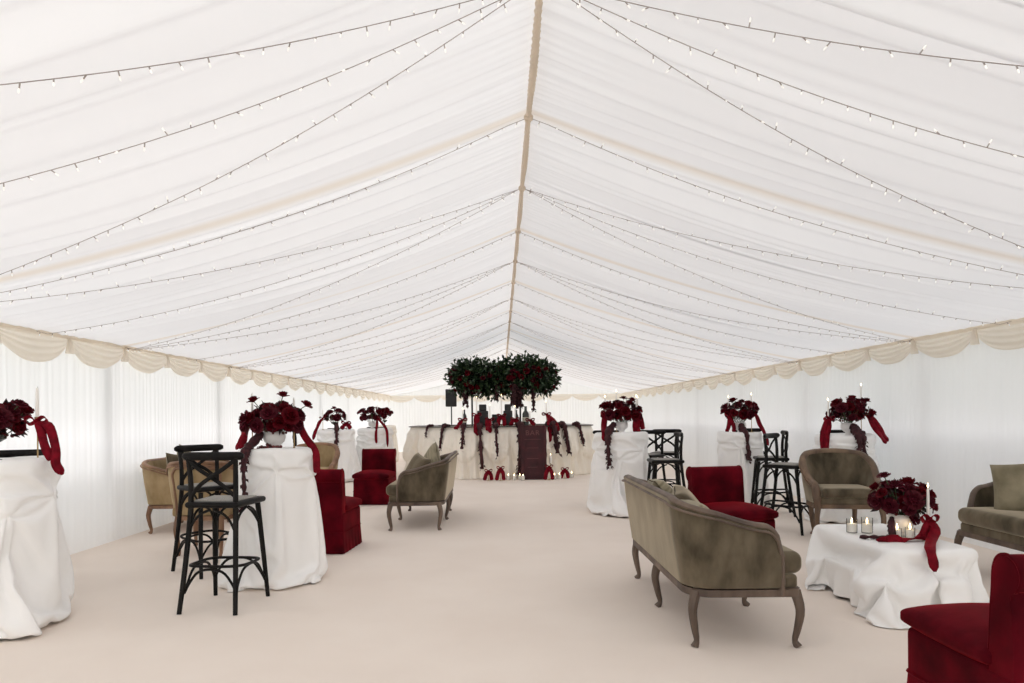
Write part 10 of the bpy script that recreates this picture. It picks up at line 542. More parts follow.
[10,-2,0,-1,0,-1,1,-1,5,-4,0,0,0,0,0,0,1,-1,0,0,0,7,9,0,2,-3,-1,-1,-3,-3,0,-8,6,5,5,-14,-1,-1,0,1,1,-1,1,-2,0,0,6,0,-4,5,3,-1,2,-3,1,1,3,-11,2,0,0,0,0,0,0,-1,5,9,3,0,0,-12,3,-3,2,-2,0,3,10,-9,-6,0,0,0,-3,0,1,1,-1,0,-1,0,11,-4,-5,-7,6,5,-7,7,1,1,0,2,1,1,2,-5,-5,-2,-1,0,0,5,8,-7,5,-7,8,-4,9,0,-1,-1,-1,-3,4,-9,1,-2,-6,-2,2,1,0,0,0,0,-1,1,-1,3,6,0,-6,-9,4,3,1,5,1,1,2,0,1,2,0,-1,-3,-2,0,7,-5,-1,0,-9,19,-7,4,2,-1,-4,-5,2,4,-3,-4,0,0,-5,-3,0,1,1,0,0,0,0,1,0,0,6,-3,4,-4,-8,-1,2,6,4,3,-1,2,0,2,2,-1,-1,0,2,-10,3,-3,7,2,-7,8,1,-1,2,-1,-1,-1,1,-7,-8,3,4,-3,-4,-4,5,-1,1,-1,0,0,0,2,-2,3,2,-4,5,-6,1,-4,1,4,7,1,0,1,2,1,1,-1,2,-5,2,1,0,1,0,0,0,0,1,0,0,0,2,-13,-4,6,-3,6,0,-4,-8,8,-5,-1,0,0,0,1,8,3,-18,7,2,-7,9,-4,-2,-1,1,4,4,3,1,1,3,0,0,1,0,-1,0,0,0,0,0,0,1,0,0,0,0,-4,1,0,-1,-1,0,-1,3,2,-5,-4,-6,0,0,0,10,2,-21,14,-3,2,-1,-8,4,4,-4,0,2,4,2,3,2,2,-2,4,0,1,-2,0,1,0,-2,-1,2,0,1,1,-3,-1,-1,1,2,0,0,-4,2,2,-1,-3,-1,-3,-7,0,11,1,-20,1,-3,7,-3,9,-3,-1,-4,6,1,-1,1,3,3,4,2,-1,2,1,-6,5,1,0,0,0,-3,-6,-4,8,-5,10,0,-3,3,-2,1,-1,0,0,1,-2,-2,1,1,1,-5,3,-11,4,-2,-13,0,17,-6,0,0,-2,-3,2,2,2,1,-3,7,7,-1,3,-3,-1,4,0,0,0,0,1,-1,-3,-13,0,0,16,0,-2,2,-2,0,-1,1,1,-3,0,1,-1,2,-3,-18,5,-9,0,9,9,-6,-2,1,0,0,0,-3,1,1,1,2,-1,5,10,-2,-9,11,-1,-4,-4,-7,3,8,2,2,-15,0,0,5,5,3,1,0,-1,0,4,-3,-2,1,-1,0,-6,8,-9,-15,7,13,-11,2,-2,1,0,0,-1,1,1,-1,0,0,4,0,-4,0,0,17,-5,-17,0,3,6,-1,-4,9,3,6,-14,-6,0,6,5,5,0,1,0,2,-3,-1,0,1,-1,-1,-3,1,1,1,-21,11,0,-4,1,2,0,-1,1,1,1,0,0,0,0,-2,0,0,10,1,-2,-4,3,2,-1,-3,-8,9,4,-1,2,-15,-1,1,11,-8,13,1,1,-3,1,0,0,-1,0,-6,4,1,-11,3,0,-6,-8,3,8,0,0,1,1,-3,-5,1,1,-7,3,16,9,-13,-15,28,-2,0,0,1,0,-2,-16,12,3,2,1,-3,-2,-9,13,-2,2,0,-2,0,0,0,-1,1,-1,-1,-10,3,2,1,-19,8,4,0,2,-3,2,-7,-1,2,-2,-1,8,5,0,-2,-4,7,3,8,-1,1,-1,-5,-3,4,-4,10,0,0,0,0,-3,0,-1,-1,0,0,0,0,-1,1,-2,-2,-7,0,-2,0,-10,9,1,0,0,-3,11,-14,1,2,2,0,2,1,1,-1,-13,1,21,-4,9,0,0,-2,-2,3,1,-9,0,1,1,2,6,-1,0,-1,-1,-1,0,0,1,-6,-5,3,-3,-1,0,-2,-1,1,0,0,0,0,1,1,6,2,-4,0,-3,0,0,0,-13,11,14,-2,-2,2,2,1,-6,7,-3,-7,2,2,2,2,1,1,0,-1,-1,0,-2,0,1,-7,0,-1,-2,-1,0,-1,0,-2,0,0,0,0,0,8,-14,9,3,3,-2,-4,0,0,0,1,8,-1,2,1,-2,4,-1,2,-4,-1,3,1,1,0,1,0,-4,-2,2,0,1,-2,1,-7,0,-1,0,-2,-2,0,0,1,-3,1,-1,0,0,0,-8,9,-2,2,2,2,-1,-1,1,-1,5,3,-1,2,1,0,3,-1,3,-2,0,-1,0,0,-1,-1,-1,-1,6,0,2,-1,-12,-4,5,0,0,0,-5,1,-1,1,-1,2,-3,-1,0,0,0,0,4,1,0,-9,-3,10,1,-1,-6,11,-3,1,1,2,1,0,0,-5,-1,0,-1,-1,-1,0,-1,-1,1,0,4,3,3,-2,1,-3,-1,0,-1,1,0,0,0,0,-1,-2,-2,0,0,0,0,4,1,0,7,-8,0,0,1,-8,-1,2,0,-2,-4,5,4,-3,0,1,-1,1,0,0,0,0,1,-1,0,0,-2,2,0,2,-3,1,0,1,1,1,1,1,1,0,-2,-3,0,0,0,1,3,0,-1,-5,6,0,1,-1,-7,-2,1,-1,-1,5,1,-1,1,0,0,0,0,0,0,0,0,0,0,0,0,0,3,1,-7,6,-2,0,0,-2,0,0,0,2,3,-1,-3,-1,2,0,-2,2,2,0,1,0,0,0,1,-4,-4,0,-1,3,3,-2,0,0,1,-1,0,0,0,0,0,0,0,0,0,0,0,0,-2,6,-4,2,0,0,1,-2,0,-1,-2,-2,4,1,-1,-2,5,-3,0,1,3,1,0,0,0,-1,-3,-3,-2,3,2,1,-2,0,0,0,0,0,0,0,0,0,0,0,0,0,0,0,0,0,-6,4,1,-1,5,0,1,-1,0,-1,-1,-5,12,-7,-1,-2,2,0,-1,1,9,3,-8,0,1,-3,-2,0,2,1,-3,0,-1,1,-1,1,0,0,0,0,0,0,0,0,0,0,0,0,0,1,-6,3,0,0,6,0,1,-1,0,1,5,-13,15,-10,-4,2,0,1,0,-1,6,7,-7,-2,-2,-1,1,0,1,-3,0,0,0,0,0,0,0,0,0,0,0,0,0,0,0,0,-1,0,2,-1,-4,3,0,5,0,1,1,0,0,-1,6,-13,12,-10,0,0,0,-1,1,0,4,5,-16,16,2,-1,-2,-4,-4,0,0,0,0,0,0,0,0,0,0,0,0,0,0,0,0,0,0,0,0,0,-1,0,-2,10,-2,0,1,2,-4,2,-8,-3,5,1,1,-1,1,-3,-1,0,2,0,0,-4,4,-6,5,1,0,0,0,0,0,0,0,0,0,0,0,0,0,0,0,1,-2,1,0,1,-1,0,1,1,4,1,0,0,1,-2,-6,9,-12,3,3,0,0,-1,3,0,-1,-4,0,0,-5,0,3,0,1,1,0,0,0,0,0,0,0,0,0,0,0,0,0,0,0,0,0,-1,2,-1,0,1,2,2,1,0,2,-2,1,-1,1,0,-8,4,0,0,1,0,0,0,2,-17,17,-10,-3,6,0,-1,2,0,0,0,0,0,0,0,0,0,0,0,0,0,0,0,0,0,0,2,-1,-1,1,2,3,1,0,-1,1,1,-1,-1,-1,-3,0,-1,1,0,0,0,0,-2,-1,0,0,-1,1,-1,1,1,0,0,0,0,0,0,0,0,0,0,0,0,0,0,0,0,0,0,1,1,-1,1,2,1,2,0,1,-1,4,-1,-5,-2,-4,0,1,0,0,0,1,0,-1,-1,0,0,-1,1,-1,1,0,0,1,0,0,0,0,0,0,0,0,0,0,0,0,0,0,0,0,1,0,-1,3,2,0,2,0,1,-2,-5,1,-5,-2,5,0,0,1,0,0,0,1,-3,1,-2,1,0,0,-2,3,0,0,1,-1,0,0,0,0,0,0,0,0,0,0,0,1,-1,0,0,1,0,0,4,1,-2,3,0,0,0,0,-7,-2,2,0,1,0,0,0,0,0,-1,0,-1,-1,1,0,0,-1,1,0,1,0,0,0,0,0,0,0,0,0,0,0,0,0,0,0,0,0,1,1,-1,-10,1,9,5,2,-6,0,-1,3,-1,-1,-2,1,0,-1,0,0,0,1,-2,2,-3,2,0,0,-1,1,0,0,0,0,0,0,0,0,0,1,-1,0,0,0,0,0,0,0,0,1,0,0,-5,6,-1,2,-2,4,0,3,-4,0,-1,-2,-2,0,1,0,0,0,-1,0,0,-1,2,0,0,-1,0,1,0,0,0,0,0,0,0,0,-1,1,0,0,0,0,0,0,0,1,1,-1,1,-2,-10,-1,1,17,-4,5,-4,-1,0,0,-2,-1,0,-1,0,0,0,0,0,1,-3,4,0,-2,0,1,-1,0,1,0,0,0,0,0,0,0,1,-1,0,0,0,0,0,0,0,1,0,0,0,10,-11,0,0,8,-7,0,0,0,0,0,-2,0,0,0,0,0,-1,2,-1,-1,4,0,-3,0,1,0,0,0,0,0,0,0,0,0,0,-1,1,0,0,0,0,0,1,-1,1,0,0,3,-16,12,0,0,-2,1,0,0,0,0,0,1,-1,0,0,0,-1,-1,1,1,1,9,-6,-6,3,0,0,0,0,0,0,0,0,0,0,0,0,1,-1,0,0,0,0,0,0,1,0,2,3,1,3,-4,-19,0,10,0,0,1,0,0,2,1,0,-2,0,0,2,-11,16,3,-19,7,2,1,0,0,0,0,0,0,0,0,0,0,0,0,-1,1,0,0,0,0,0,0,1,0,4,8,2,-16,-11,15,2,-7,1,0,-1,0,2,1,0,-1,2,0,1,-3,0,0,-4,-2,3,3,0,-1,1,0,0,0,0,0,0,0,0,0,0,0,1,-1,0,0,0,0,1,0,7,3,-7,-6,-8,3,0,0,6,-1,1,0,0,1,9,-9,0,0,0,-2,2,0,0,-15,11,2,3,-1,0,-1,1,0,0,0,0,0,0,0,0,0,0,-1,1,0,0,0,1,0,-6,-3,-3,0,-1,1,12,-7,-3,2,7,-1,1,1,-1,3,-3,0,-2,-3,-2,0,-2,16,2,-11,-1,3,0,0,0,0,0,0,0,0,0,0,0,0,0,0,0,1,-1,0,1,0,1,-6,1,1,-1,0,0,2,-4,-2,-4,6,4,2,0,-1,-7,7,-4,-4,1,3,-2,15,-23,1,13,-1,-1,2,0,0,0,-1,1,0,0,0,0,0,0,0,0,0,-1,2,-2,1,0,0,-3,2,0,2,2,-4,-2,-2,0,-3,-4,7,2,1,2,-1,-1,-6,3,1,-3,-1,1,5,-2,5,-1,-2,2,0,0,0,0,0,0,0,0,0,0,0,0,0,0,0,0,0,0,0,-2,2,0,2,3,-6,0,-2,0,-1,-1,-3,0,1,4,3,-2,-8,7,2,-2,-5,-2,-2,7,3,4,0,0,-2,1,-1,0,0,0,0,0,0,0,0,0,0,0,0,0,0,-1,2,-1,-2,8,-3,3,-7,0,0,-5,2,2,1,-2,-7,0,0,10,2,-2,3,-4,-6,-5,0,0,5,7,3,1,0,-2,-3,1,0,0,0,0,0,0,0,0,0,0,0,1,-1,-1,1,0,-1,9,-8,6,-6,-1,0,0,-8,0,0,0,0,1,0,5,3,-4,10,-8,-6,-4,0,2,-1,3,14,0,-2,0,1,0,-3,-2,1,0,-1,0,0,1,0,0,0,1,-1,1,1,1,-4,4,-4,3,-7,-3,-1,0,-1,0,1,0,-1,0,1,3,5,0,4,-13,-4,0,-2,9,-4,1,1,0,0,1,0,0,0,0,0,4,2,2,0,0,-1,0,0,-1,-1,-1,-1,-1,-5,4,-1,0,-2,0,1,0,0,1,0,-1,0,0,1,1,5,1,0,-14,1,0,-1,7,-2,4,5,0,-1,-2,-2,-3,0,0,0,-8,1,-1,4,-1,0,-1,-1,-1,1,-1,1,0,-2,0,-2,7,1,2,1,0,0,0,0,0,0,0,1,-1,6,2,0,0,4,-4,-3,-3,3,0,-1,-4,0,-2,-1,1,4,1,-2,-7,1,-1,6,-7,-1,-1,0,0,0,-1,1,1,-2,0,3,-2,5,2,-1,1,1,1,0,0,1,0,0,0,7,1,0,-1,0,-3,3,0,-1,-8,0,0,-1,0,1,4,2,-1,-6,-4,2,0,-3,-1,-1,2,0,-1,0,0,1,0,-1,2,-3,1,0,-1,7,0,-1,0,1,2,0,0,0,1,12,4,1,-6,2,-6,0,3,1,4,-4,-7,-4,0,1,4,0,-5,-6,-1,1,-1,0,0,-2,5,3,-10,2,0,0,0,-1,0,6,2,-7,0,1,1,6,-1,-1,0,0,6,5,-3,-1,-7,1,8,9,-4,-4,6,2,1,-3,3,-1,-9,-1,0,-1,-8,-2,0,0,-1,0,-1,0,-2,0,6,8,-14,-1,1,-1,1,1,3,-2,-1,-1,0,2,3,4,0,-1,6,-8,10,2,0,-6,8,-5,-4,-4,9,-5,3,2,0,-1,-6,12,-6,-2,-9,2,1,-3,0,-1,-1,0,0,0,1,1,8,6,-14,-3,-1,0,2,1,-2,0,1,-2,1,0,6,2,0,-3,17,-15,4,0,15,-8,-5,-6,9,1,-2,-8,-3,1,1,7,-10,7,1,-4,-3,-1,0,-1,0,-1,0,0,1,0,1,4,9,7,-13,0,19,-11,-16,-2,0,0,0,-1,5,-2,4,1,-3,0,4,0,20,-10,-8,-3,9,0,0,8,-5,1,-12,-3,-1,4,1,0,8,4,-8,-10,-1,-1,1,-1,0,1,4,-5,3,5,14,2,2,-19,-8,0,14,-4,-6,-3,-1,-1,5,4,-1,0,-2,3,1,-4,4,0,12,-5,0,0,4,5,-16,7,-3,-2,-1,0,0,1,0,-11,2,0,0,-1,1,-1,6,0,1,-5,-3,9,7,0,0,3,-6,-11,0,2,1,-6,1,1,1,8,-2,-6,5,15,-16,9,-2,6,-3,0,0,3,0,-1,-3,4,-5,-2,-2,-1,0,-7,3,10,-13,0,0,-1,1,-2,0,0,1,7,-5,13,0,0,-5,-4,-6,2,3,0,2,7,-10,-3,10,-1,-7,1,2,5,-8,11,4,-1,-1,-1,0,-7,15,-6,-5,4,-3,2,1,-13,0,12,-13,2,-3,-1,1,-1,0,-1,1,0,-1,5,4,-7,0,20,1,-6,0,-2,-1,5,-12,-2,4,3,1,-1,-6,5,1,4,9,-14,12,4,-6,-9,12,-10,10,-4,6,-9,-1,-15,4,1,1,-2,2,-4,-1,-1,1,-1,1,1,0,1,1,-4,-1,0,1,15,8,-1,-1,-1,-8,-7,1,3,1,2,0,4,-13,24,-3,-4,4,1,-5,1,-1,-10,15,-6,2,-2,-5,-13,3,-1,0,2,5,-5,0,-2,-2,-1,5,-3,0,0,5,-3,-6,3,1,-4,1,6,3,1,-1,-2,0,3,1,1,1,2,11,2,-17,17,-1,-5,-7,-1,3,-7,14,-9,11,1,-14,6,-3,1,-6,-5,-3,5,2,-1,-3,-3,-1,2,1,-1,3,-1,-3,-3,2,-4,0,1,2,3,2,1,1,-1,3,2,-1,3,0,-7,9,8,-10,-4,-2,1,0,1,11,-11,12,-10,10,1,0,-2,-7,8,1,-10,-5,9,-1,-1,-7,-4,-1,5,-1,2,-3,-6,0,-2,1,0,0,1,2,3,2,0,0,4,2,-2,3,1,-1,-9,-2,4,1,1,0,1,0,13,-6,-5,15,-14,10,0,-1,-2,-7,1,-2,1,0,6,-1,-4,-3,7,-13,4,-3,-3,-3,-1,0,0,0,0,0,1,3,2,2,2,3,-1,1,1,3,0,6,-10,-8,3,10,-4,0,2,2,6,4,-13,11,-12,8,3,-1,-5,-6,4,0,-3,1,1,1,10,-7,-3,-12,1,-3,-3,-1,2,10,-5,-7,1,1,2,2,3,4,1,-1,0,3,2,0,-2,6,-3,2,-6,1,5,1,-7,13,-7,8,-14,10,-9,2,5,4,-6,-3,0,0,-8,6,3,7,-14,7,-1,-12,-3,-2,10,4,-12,2,2,-3,-1,-1,3,5,8,-1,-4,0,2,3,0,-5,0,5,-4,-1,5,-1,1])
def cloth_points(diffs, row):
    ax = []
    for e in diffs:
        v = []
        for i in range(len(e)):
            v.append(e[i]+((v[i-1]+(v[i-row]-v[i-row-1] if i-row-1 >= 0 else 0)) if i else 0))
        ax.append(v)
    lo = min(ax[2])
    return [(ax[0][i]/500, ax[1][i]/500, (ax[2][i]-lo)/500+.002) for i in range(len(ax[0]))]
def cloth_mesh(name, P, F, mat):
    me = bpy.data.meshes.new(name); me.from_pydata(P, [], F); me.materials.append(mat)
    for p in me.polygons: p.use_smooth = True
    me.update(); return me
NA, NRW = 88, 40
FP = [(0, 1+j, 1+(j+1) % NA) for j in range(NA)]
for i in range(1, NRW):
    a, b = 1+(i-1)*NA, 1+i*NA
    FP += [(a+j, b+j, b+(j+1) % NA, a+(j+1) % NA) for j in range(NA)]
PC = {k: cloth_points(t, NA) for k, t in (('a', CLOTH_R1), ('b', CLOTH_R2))}
CM = {}
HT = 1.07
def cocktail(label, loc, r, var, deg, h=HT, mat='cloth'):
    key = var+mat
    if key not in CM: CM[key] = cloth_mesh('tablecloth', PC[var], FP, M[mat])
    o = bpy.data.objects.new('cocktail_table', CM[key]); COL.objects.link(o)
    k = r/.30; o.location = loc; o.scale = (k, k, h/PC[var][0][2])
    o.rotation_euler = (0, 0, atan2(-loc[1], -loc[0])+math.radians(deg))
    md = o.modifiers.new('smooth', 'SUBSURF'); md.levels = 1; md.render_levels = 1
    return tag(o, label, 'table', 'tall draped cocktail tables')
TA = (-3.26, 4.45, 0); TB = (-1.85, 5.6, 0); TM = (1.63, 9.3, 0); TQ = (3.45, 9.9, 0); TT = (4.25, 8.45, 0)
cocktail('tall round table under a white draped cloth, cut off by the left picture edge', TA, .30, 'a', 60)
cocktail('tall round table under a white draped cloth, beside the two black stools on the left', TB, .295, 'b', 0)
cocktail('tall round white draped table in front of the bar, behind the large sofa', TM, .345, 'a', 50, 1.08)
cocktail('tall round white draped table behind the red chair on the right', TQ, .29, 'b', -62, 1.05)
cocktail('tall round white draped table against the right wall, behind the round backed armchair', TT, .32, 'b', 140, 1.05)
TL1 = (-3.45, 14.3, 0); TL2 = (-2.85, 15.4, 0); TL3 = (-3.45, 20.5, 0)
cocktail('draped cocktail table far left, first of the two behind the tan round backed chair', TL1, .36, 'a', 170)
cocktail('draped cocktail table far left, beyond the red chair and nearer the bar', TL2, .36, 'b', 80)
cocktail('narrow draped table farthest back at left, topped by one small posy', TL3, .28, 'a', 230, mat='barcloth')
# low coffee table
TU = (2.75, 4.88, 0)
o = bpy.data.objects.new('coffee_table', cloth_mesh('coffee_tablecloth', cloth_points(CLOTH_Q1, 49), [(j*49+i, j*49+i+1, j*49+i+50, j*49+i+49) for j in range(66) for i in range(48)], M['cloth'])); COL.objects.link(o)
o.location = TU; md = o.modifiers.new('smooth', 'SUBSURF'); md.levels = 1; md.render_levels = 1
tag(o, 'low rectangular coffee table under a white draped cloth between the sofas', 'table')

# ---------------------------------------------------------------- bar stool
def make_stool():
    t = thing('bar_stool', 'x', 'bar stool', group='black cross-back bar stools')
    bl = M['black']; SH = .735
    # seat: rounded frame
    def sq(p):
        k = 1+.06*(1 if p.y < 0 else -1)*abs(p.y)/.2
        return (p.x*k, p.y, p.z)
    seat = MB().rbox((0, 0, SH), (.41, .41, .042), .02, 5, sq)
    seat.obj('seat', bl, t)
    MB().rbox((0, -.005, SH+.02), (.32, .31, .018), .009, 4, sq).obj('seat_pad', M['rattan'], t)
    for sx in (-1, 1):
        # rear leg runs on into the back post
        p = bez([(sx*.20, .262, 0), (sx*.182, .215, .30), (sx*.166, .175, .62), (sx*.162, .165, .76), (sx*.164, .165, .92), (sx*.172, .18, 1.06)], 22)
        MB().tube(p, [.0165+.003*sin(pi*i/22) for i in range(23)], 8).obj('leg', bl, t)
        p = bez([(sx*.205, -.235, 0), (sx*.19, -.205, .3), (sx*.165, -.165, .71)], 12)
        MB().tube(p, [.0155+.005*i/12 for i in range(13)], 8).obj('leg', bl, t)
    # thick curved top rail with rounded ends
    p = [(.222*(i/9-1), .160+.032*(1-((i/9-1))**2), 1.072) for i in range(19)]
    MB().tube(p, [.014 if i in (0, 18) else (.025 if i in (1, 17) else .027) for i in range(19)], 10, sx=.8, sy=1.15, up=(0, 1, 0)).obj('top_rail', bl, t)
    for sx in (-1, 1):
        p = bez([(sx*.165, .165, .785), (sx*.09, .19, .865), (0, .198+.01*sx, .925), (-sx*.09, .195, .985), (-sx*.17, .178, 1.05)], 16)
        MB().tube(p, .0115, 8, sx=.7, sy=1.3, up=(0, 1, 0)).obj('cross_slat', bl, t)
    # foot ring
    p = []
    for i in range(40):
        a = TAU*i/40; c, s_ = cos(a), sin(a); e = .55
        p.append((.196*abs(c)**e*(1 if c > 0 else -1), .004+.21*abs(s_)**e*(1 if s_ > 0 else -1), .305+.012*s_))
    MB().tube(p, .0105, 8, closed=True, up=(0, 0, 1)).obj('foot_ring', bl, t)
    # bent braces: under the seat and under the ring, on each side
    c4 = [(-.17, -.17), (.17, -.17), (.165, .185), (-.165, .185)]
    lo = [(-.19, -.2), (.19, -.2), (.182, .212), (-.182, .212)]
    for i in range(4):
        a, b = Vector(c4[i]), Vector(c4[(i+1) % 4])
        for zt, zb, A, B in ((SH-.035, SH-.19, a, b),):
            for P_, Q_ in ((A, B), (B, A)):
                m_ = P_.lerp(Q_, .44); k1 = P_.lerp(Q_, .1); k2 = P_.lerp(Q_, .24)
                p = bez([(P_.x*1.03, P_.y*1.03, zb), (k1.x, k1.y, zb+.075), (k2.x, k2.y, zt-.03), (m_.x, m_.y, zt)], 10)
                MB().tube(p, .0095, 6).obj('brace', bl, t)
        A, B = Vector(lo[i]), Vector(lo[(i+1) % 4])
        p = [(A.x*1.03, A.y*1.03, .13), tuple(A.lerp(B, .08))+(.20,), tuple(A.lerp(B, .25))+(.275,), tuple(A.lerp(B, .5))+(.296,), tuple(A.lerp(B, .75))+(.275,), tuple(A.lerp(B, .92))+(.20,), (B.x*1.03, B.y*1.03, .13)]
        MB().tube(bez(p, 20), .0095, 6).obj('arch_brace', bl, t)
    return t
stool = make_stool()
stools = [
    ('nearest black cross-back bar stool, its back to the camera, left of the white table', (-1.985, 4.9), (.05, .52)),
    ('black bar stool half hidden behind the nearest stool on the left', (-2.56, 5.98), (.78, -.62)),
    ('black bar stool behind the cut-off table at the left edge, only its top rail showing', (-3.74, 5.22), (.45, -.9)),
    ('black bar stool behind the table near the bar, right of its flowers, facing the table', (2.10, 9.9), (-.6, -.6)),
    ('black bar stool seen edge-on, seat towards the table behind the large sofa', (2.10, 8.75), (-1, .05)),
    ('black bar stool farthest right behind the table near the bar, showing its cross back', (2.50, 10.4), (-.35, -.94)),
    ('black bar stool behind the table near the bar, left of its flowers', (1.60, 10.05), (.05, -1)),
    ('black bar stool nearest the round backed armchair, right of the red chair', (3.22, 7.72), (.74, -.67)),
    ('black bar stool behind the flowers of the table beyond the red chair', (3.80, 10.45), (-.1, -.98)),
    ('black bar stool near the right wall, back edge-on, behind the stool by the armchair', (3.55, 9.0), (-.95, .25)),
    ('black bar stool behind the table at the right wall, its rail crossing behind flowers', (4.47, 8.93), (-.02, -1)),
    ('black bar stool far left, leftmost rail behind the tan round backed chair', (-3.98, 13.75), (1, .2)),
    ('black bar stool far left, back rail at the left of the first distant table', (-3.62, 15.0), (.1, -1)),
    ('black bar stool far left, behind the distant table nearer the bar', (-2.98, 16.1), (0, -1)),
]
for i, (lb, (x, y), d) in enumerate(stools):
    place(stool, i == 0, lb, (x, y, 0), face_rz(*d))

# ---------------------------------------------------------------- upholstered seating
def leg_cabriole(x, y, ox, oy, h, mat, parent, r=.026):
    p = bez([(x, y, h+.02), (x+ox*.028, y+oy*.028, h*.72), (x+ox*.012, y+oy*.012, h*.36), (x-ox*.004, y-oy*.004, h*.12), (x+ox*.016, y+oy*.016, .0)], 16)
    R = []
    for i in range(17):
        t = i/16; R.append(lerp(r*1.25, r*.62, min(1, t/.75)) if t < .75 else lerp(r*.62, r*.95, ((t-.75)/.25)))
    return MB().tube(p, R, 8).obj('leg', mat, parent)
def arc_plan(a, yb, yf, rc, n):
    """U-shaped plan from the left arm front round the back to the right arm front: [(x, y, nx, ny, s)]"""
    raw = []
    for i in range(20): raw.append((-a, lerp(yf, yb-rc, i/20)))
    for i in range(13): t = pi-pi/2*i/12; raw.append((-a+rc+rc*cos(t), yb-rc+rc*sin(t)))
    for i in range(1, 30): raw.append((lerp(-a+rc, a-rc, i/30), yb))
    for i in range(13): t = pi/2-pi/2*i/12; raw.append((a-rc+rc*cos(t), yb-rc+rc*sin(t)))
    for i in range(1, 21): raw.append((a, lerp(yb-rc, yf, i/20)))
    acc = [0]
    for i in range(1, len(raw)): acc.append(acc[-1]+math.dist(raw[i], raw[i-1]))
    tot = acc[-1]; out = []; j = 0
    ss = []
    for i in range(n+1):
        f = i/n
        ss.append(tot*f)
    dens = []
    for s in ss:
        while j < len(acc)-2 and acc[j+1] < s: j += 1
        f = (s-acc[j])/max(1e-9, acc[j+1]-acc[j]); dens.append((lerp(raw[j][0], raw[j+1][0], f), lerp(raw[j][1], raw[j+1][1], f)))
    for i, p in enumerate(dens):
        q0 = dens[max(0, i-1)]; q1 = dens[min(n, i+1)]; t = Vector((q1[0]-q0[0], q1[1]-q0[1])).normalized()
        out.append((p[0], p[1], -t.y, t.x, ss[i]))
    return out, tot
def make_seat(name, cat, a, yb, yf, rc, z0, zback, zarm, armlen, flare, upm, wood, legz, legs, cush, thick=.055, cushz=.14, arch=0, railr=.02, backframe=False):
    """sofa or barrel-backed armchair with a wooden show frame"""
    t = thing(name, 'x', cat)
    n = 150; pl, tot = arc_plan(a, yb, yf, rc, n)
    def ztop(s):
        s = min(s, tot-s)
        rq = .10
        if s < rq: zz = zarm-.13+.13*sqrt(max(0, 1-((rq-s)/rq)**2))
        else: tt = max(0, min(1, (s-rq)/(armlen-rq))); zz = zarm+(zback-zarm)*(.45*tt+.55*tt*tt*(3-2*tt))
        zz += arch*sin(pi/2*max(0, min(1, (s-armlen*.4)/(tot/2-armlen*.4))))
        return zz
    rows = []; rail = []
    for x, y, nx, ny, s in pl:
        zt = ztop(s); out = []
        fl = flare*smooth(.0, .5, min(s, tot-s))
        m = 12
        for q in range(m+1):                       # outside, bottom to top
            v = q/m; b = .012*sin(pi*v); off = fl*v**1.4+b+thick/2
            out.append((x+nx*off, y+ny*off, lerp(z0, zt, v)))
        for q in range(m+1):                       # inside, top to bottom
            v = 1-q/m; b = .015*sin(pi*v); off = fl*v**1.4-b-thick/2
            out.append((x+nx*off, y+ny*off, lerp(z0, zt, v)))
        rows.append(out)
        rail.append((x+nx*fl, y+ny*fl, zt))
    mb = MB().grid(rows, cu=True); mb.fan(rows[0], True); mb.fan(rows[-1])
    mb.obj('back_upholstery', upm, t)
    # show-wood rail along the top and down the arm fronts
    x, y = pl[0][0], pl[0][1]; x1, y1 = pl[-1][0], pl[-1][1]
    p0 = [(x, y-.012, lerp(z0-.05, rail[0][2], i/6)) for i in range(6)]
    p1 = [(x1, y1-.012, lerp(rail[-1][2], z0-.05, (i+1)/6)) for i in range(6)]
    path = p0+rail+p1
    MB().tube(path, [railr*1.1]*len(path), 10, sx=1.35, sy=1.0).obj('show_rail', wood, t)
    # carved beads: a finer moulding just outside the top rail
    path2 = [(q[0]+pl[i][2]*(thick/2+.010), q[1]+pl[i][3]*(thick/2+.010), q[2]-.022) for i, q in enumerate(rail)]
    MB().tube(path2, .008, 6).obj('rail_moulding', wood, t)
    # seat frame
    fr = []
    yfr = cush[1]
    W = a+.0
    base = MB()
    basepl = [(q[0]+q[2]*.02, q[1]+q[3]*.02) for q in pl]
    ring = basepl+[(a+.02, yfr+.03), (a-.03, yfr), (-a+.03, yfr), (-a-.02, yfr+.03)]
    rows = [[(q[0], q[1], z) for q in ring] for z in (z0-.052, z0-.047, z0-.015, z0-.01)]
    rows = [[(q[0]*.97, q[1]*.97, z0-.055) for q in ring]]+rows
    base.grid(rows, cu=True); base.fan(rows[0], True); base.fan(rows[-1])
    base.obj('seat_frame', wood, t)
    # upholstered band under the cushion
    MB().rbox((0, (yfr+yb)/2-.01, z0+.02), (2*a-.06, yb-yfr-.03, .085), .025, 6).obj('seat_base', upm, t)
    # loose seat cushion
    zc = z0+.06
    def puff(p):
        ex = 1-(abs(p.x)/(a+.001))**4; ey = 1-(abs(p.y)/((yb-yfr)/2))**4
        return (p.x, p.y, p.z*(1+.22*max(0, ex)*max(0, ey)))
    # wider in front of the arm posts
    af = a-.035
    def shape(p):
        q = puff(p); return q
    cd = yb-thick/2-.03-(yfr-.035)
    MB().rbox((0, (yfr-.035)+cd/2, zc+cushz/2), (2*(a-.04), cd, cushz), .05, 10, shape).obj('seat_cushion', upm, t)
    for lx, ly, ox, oy in legs:
        leg_cabriole(lx, ly, ox, oy, legz, wood, t)
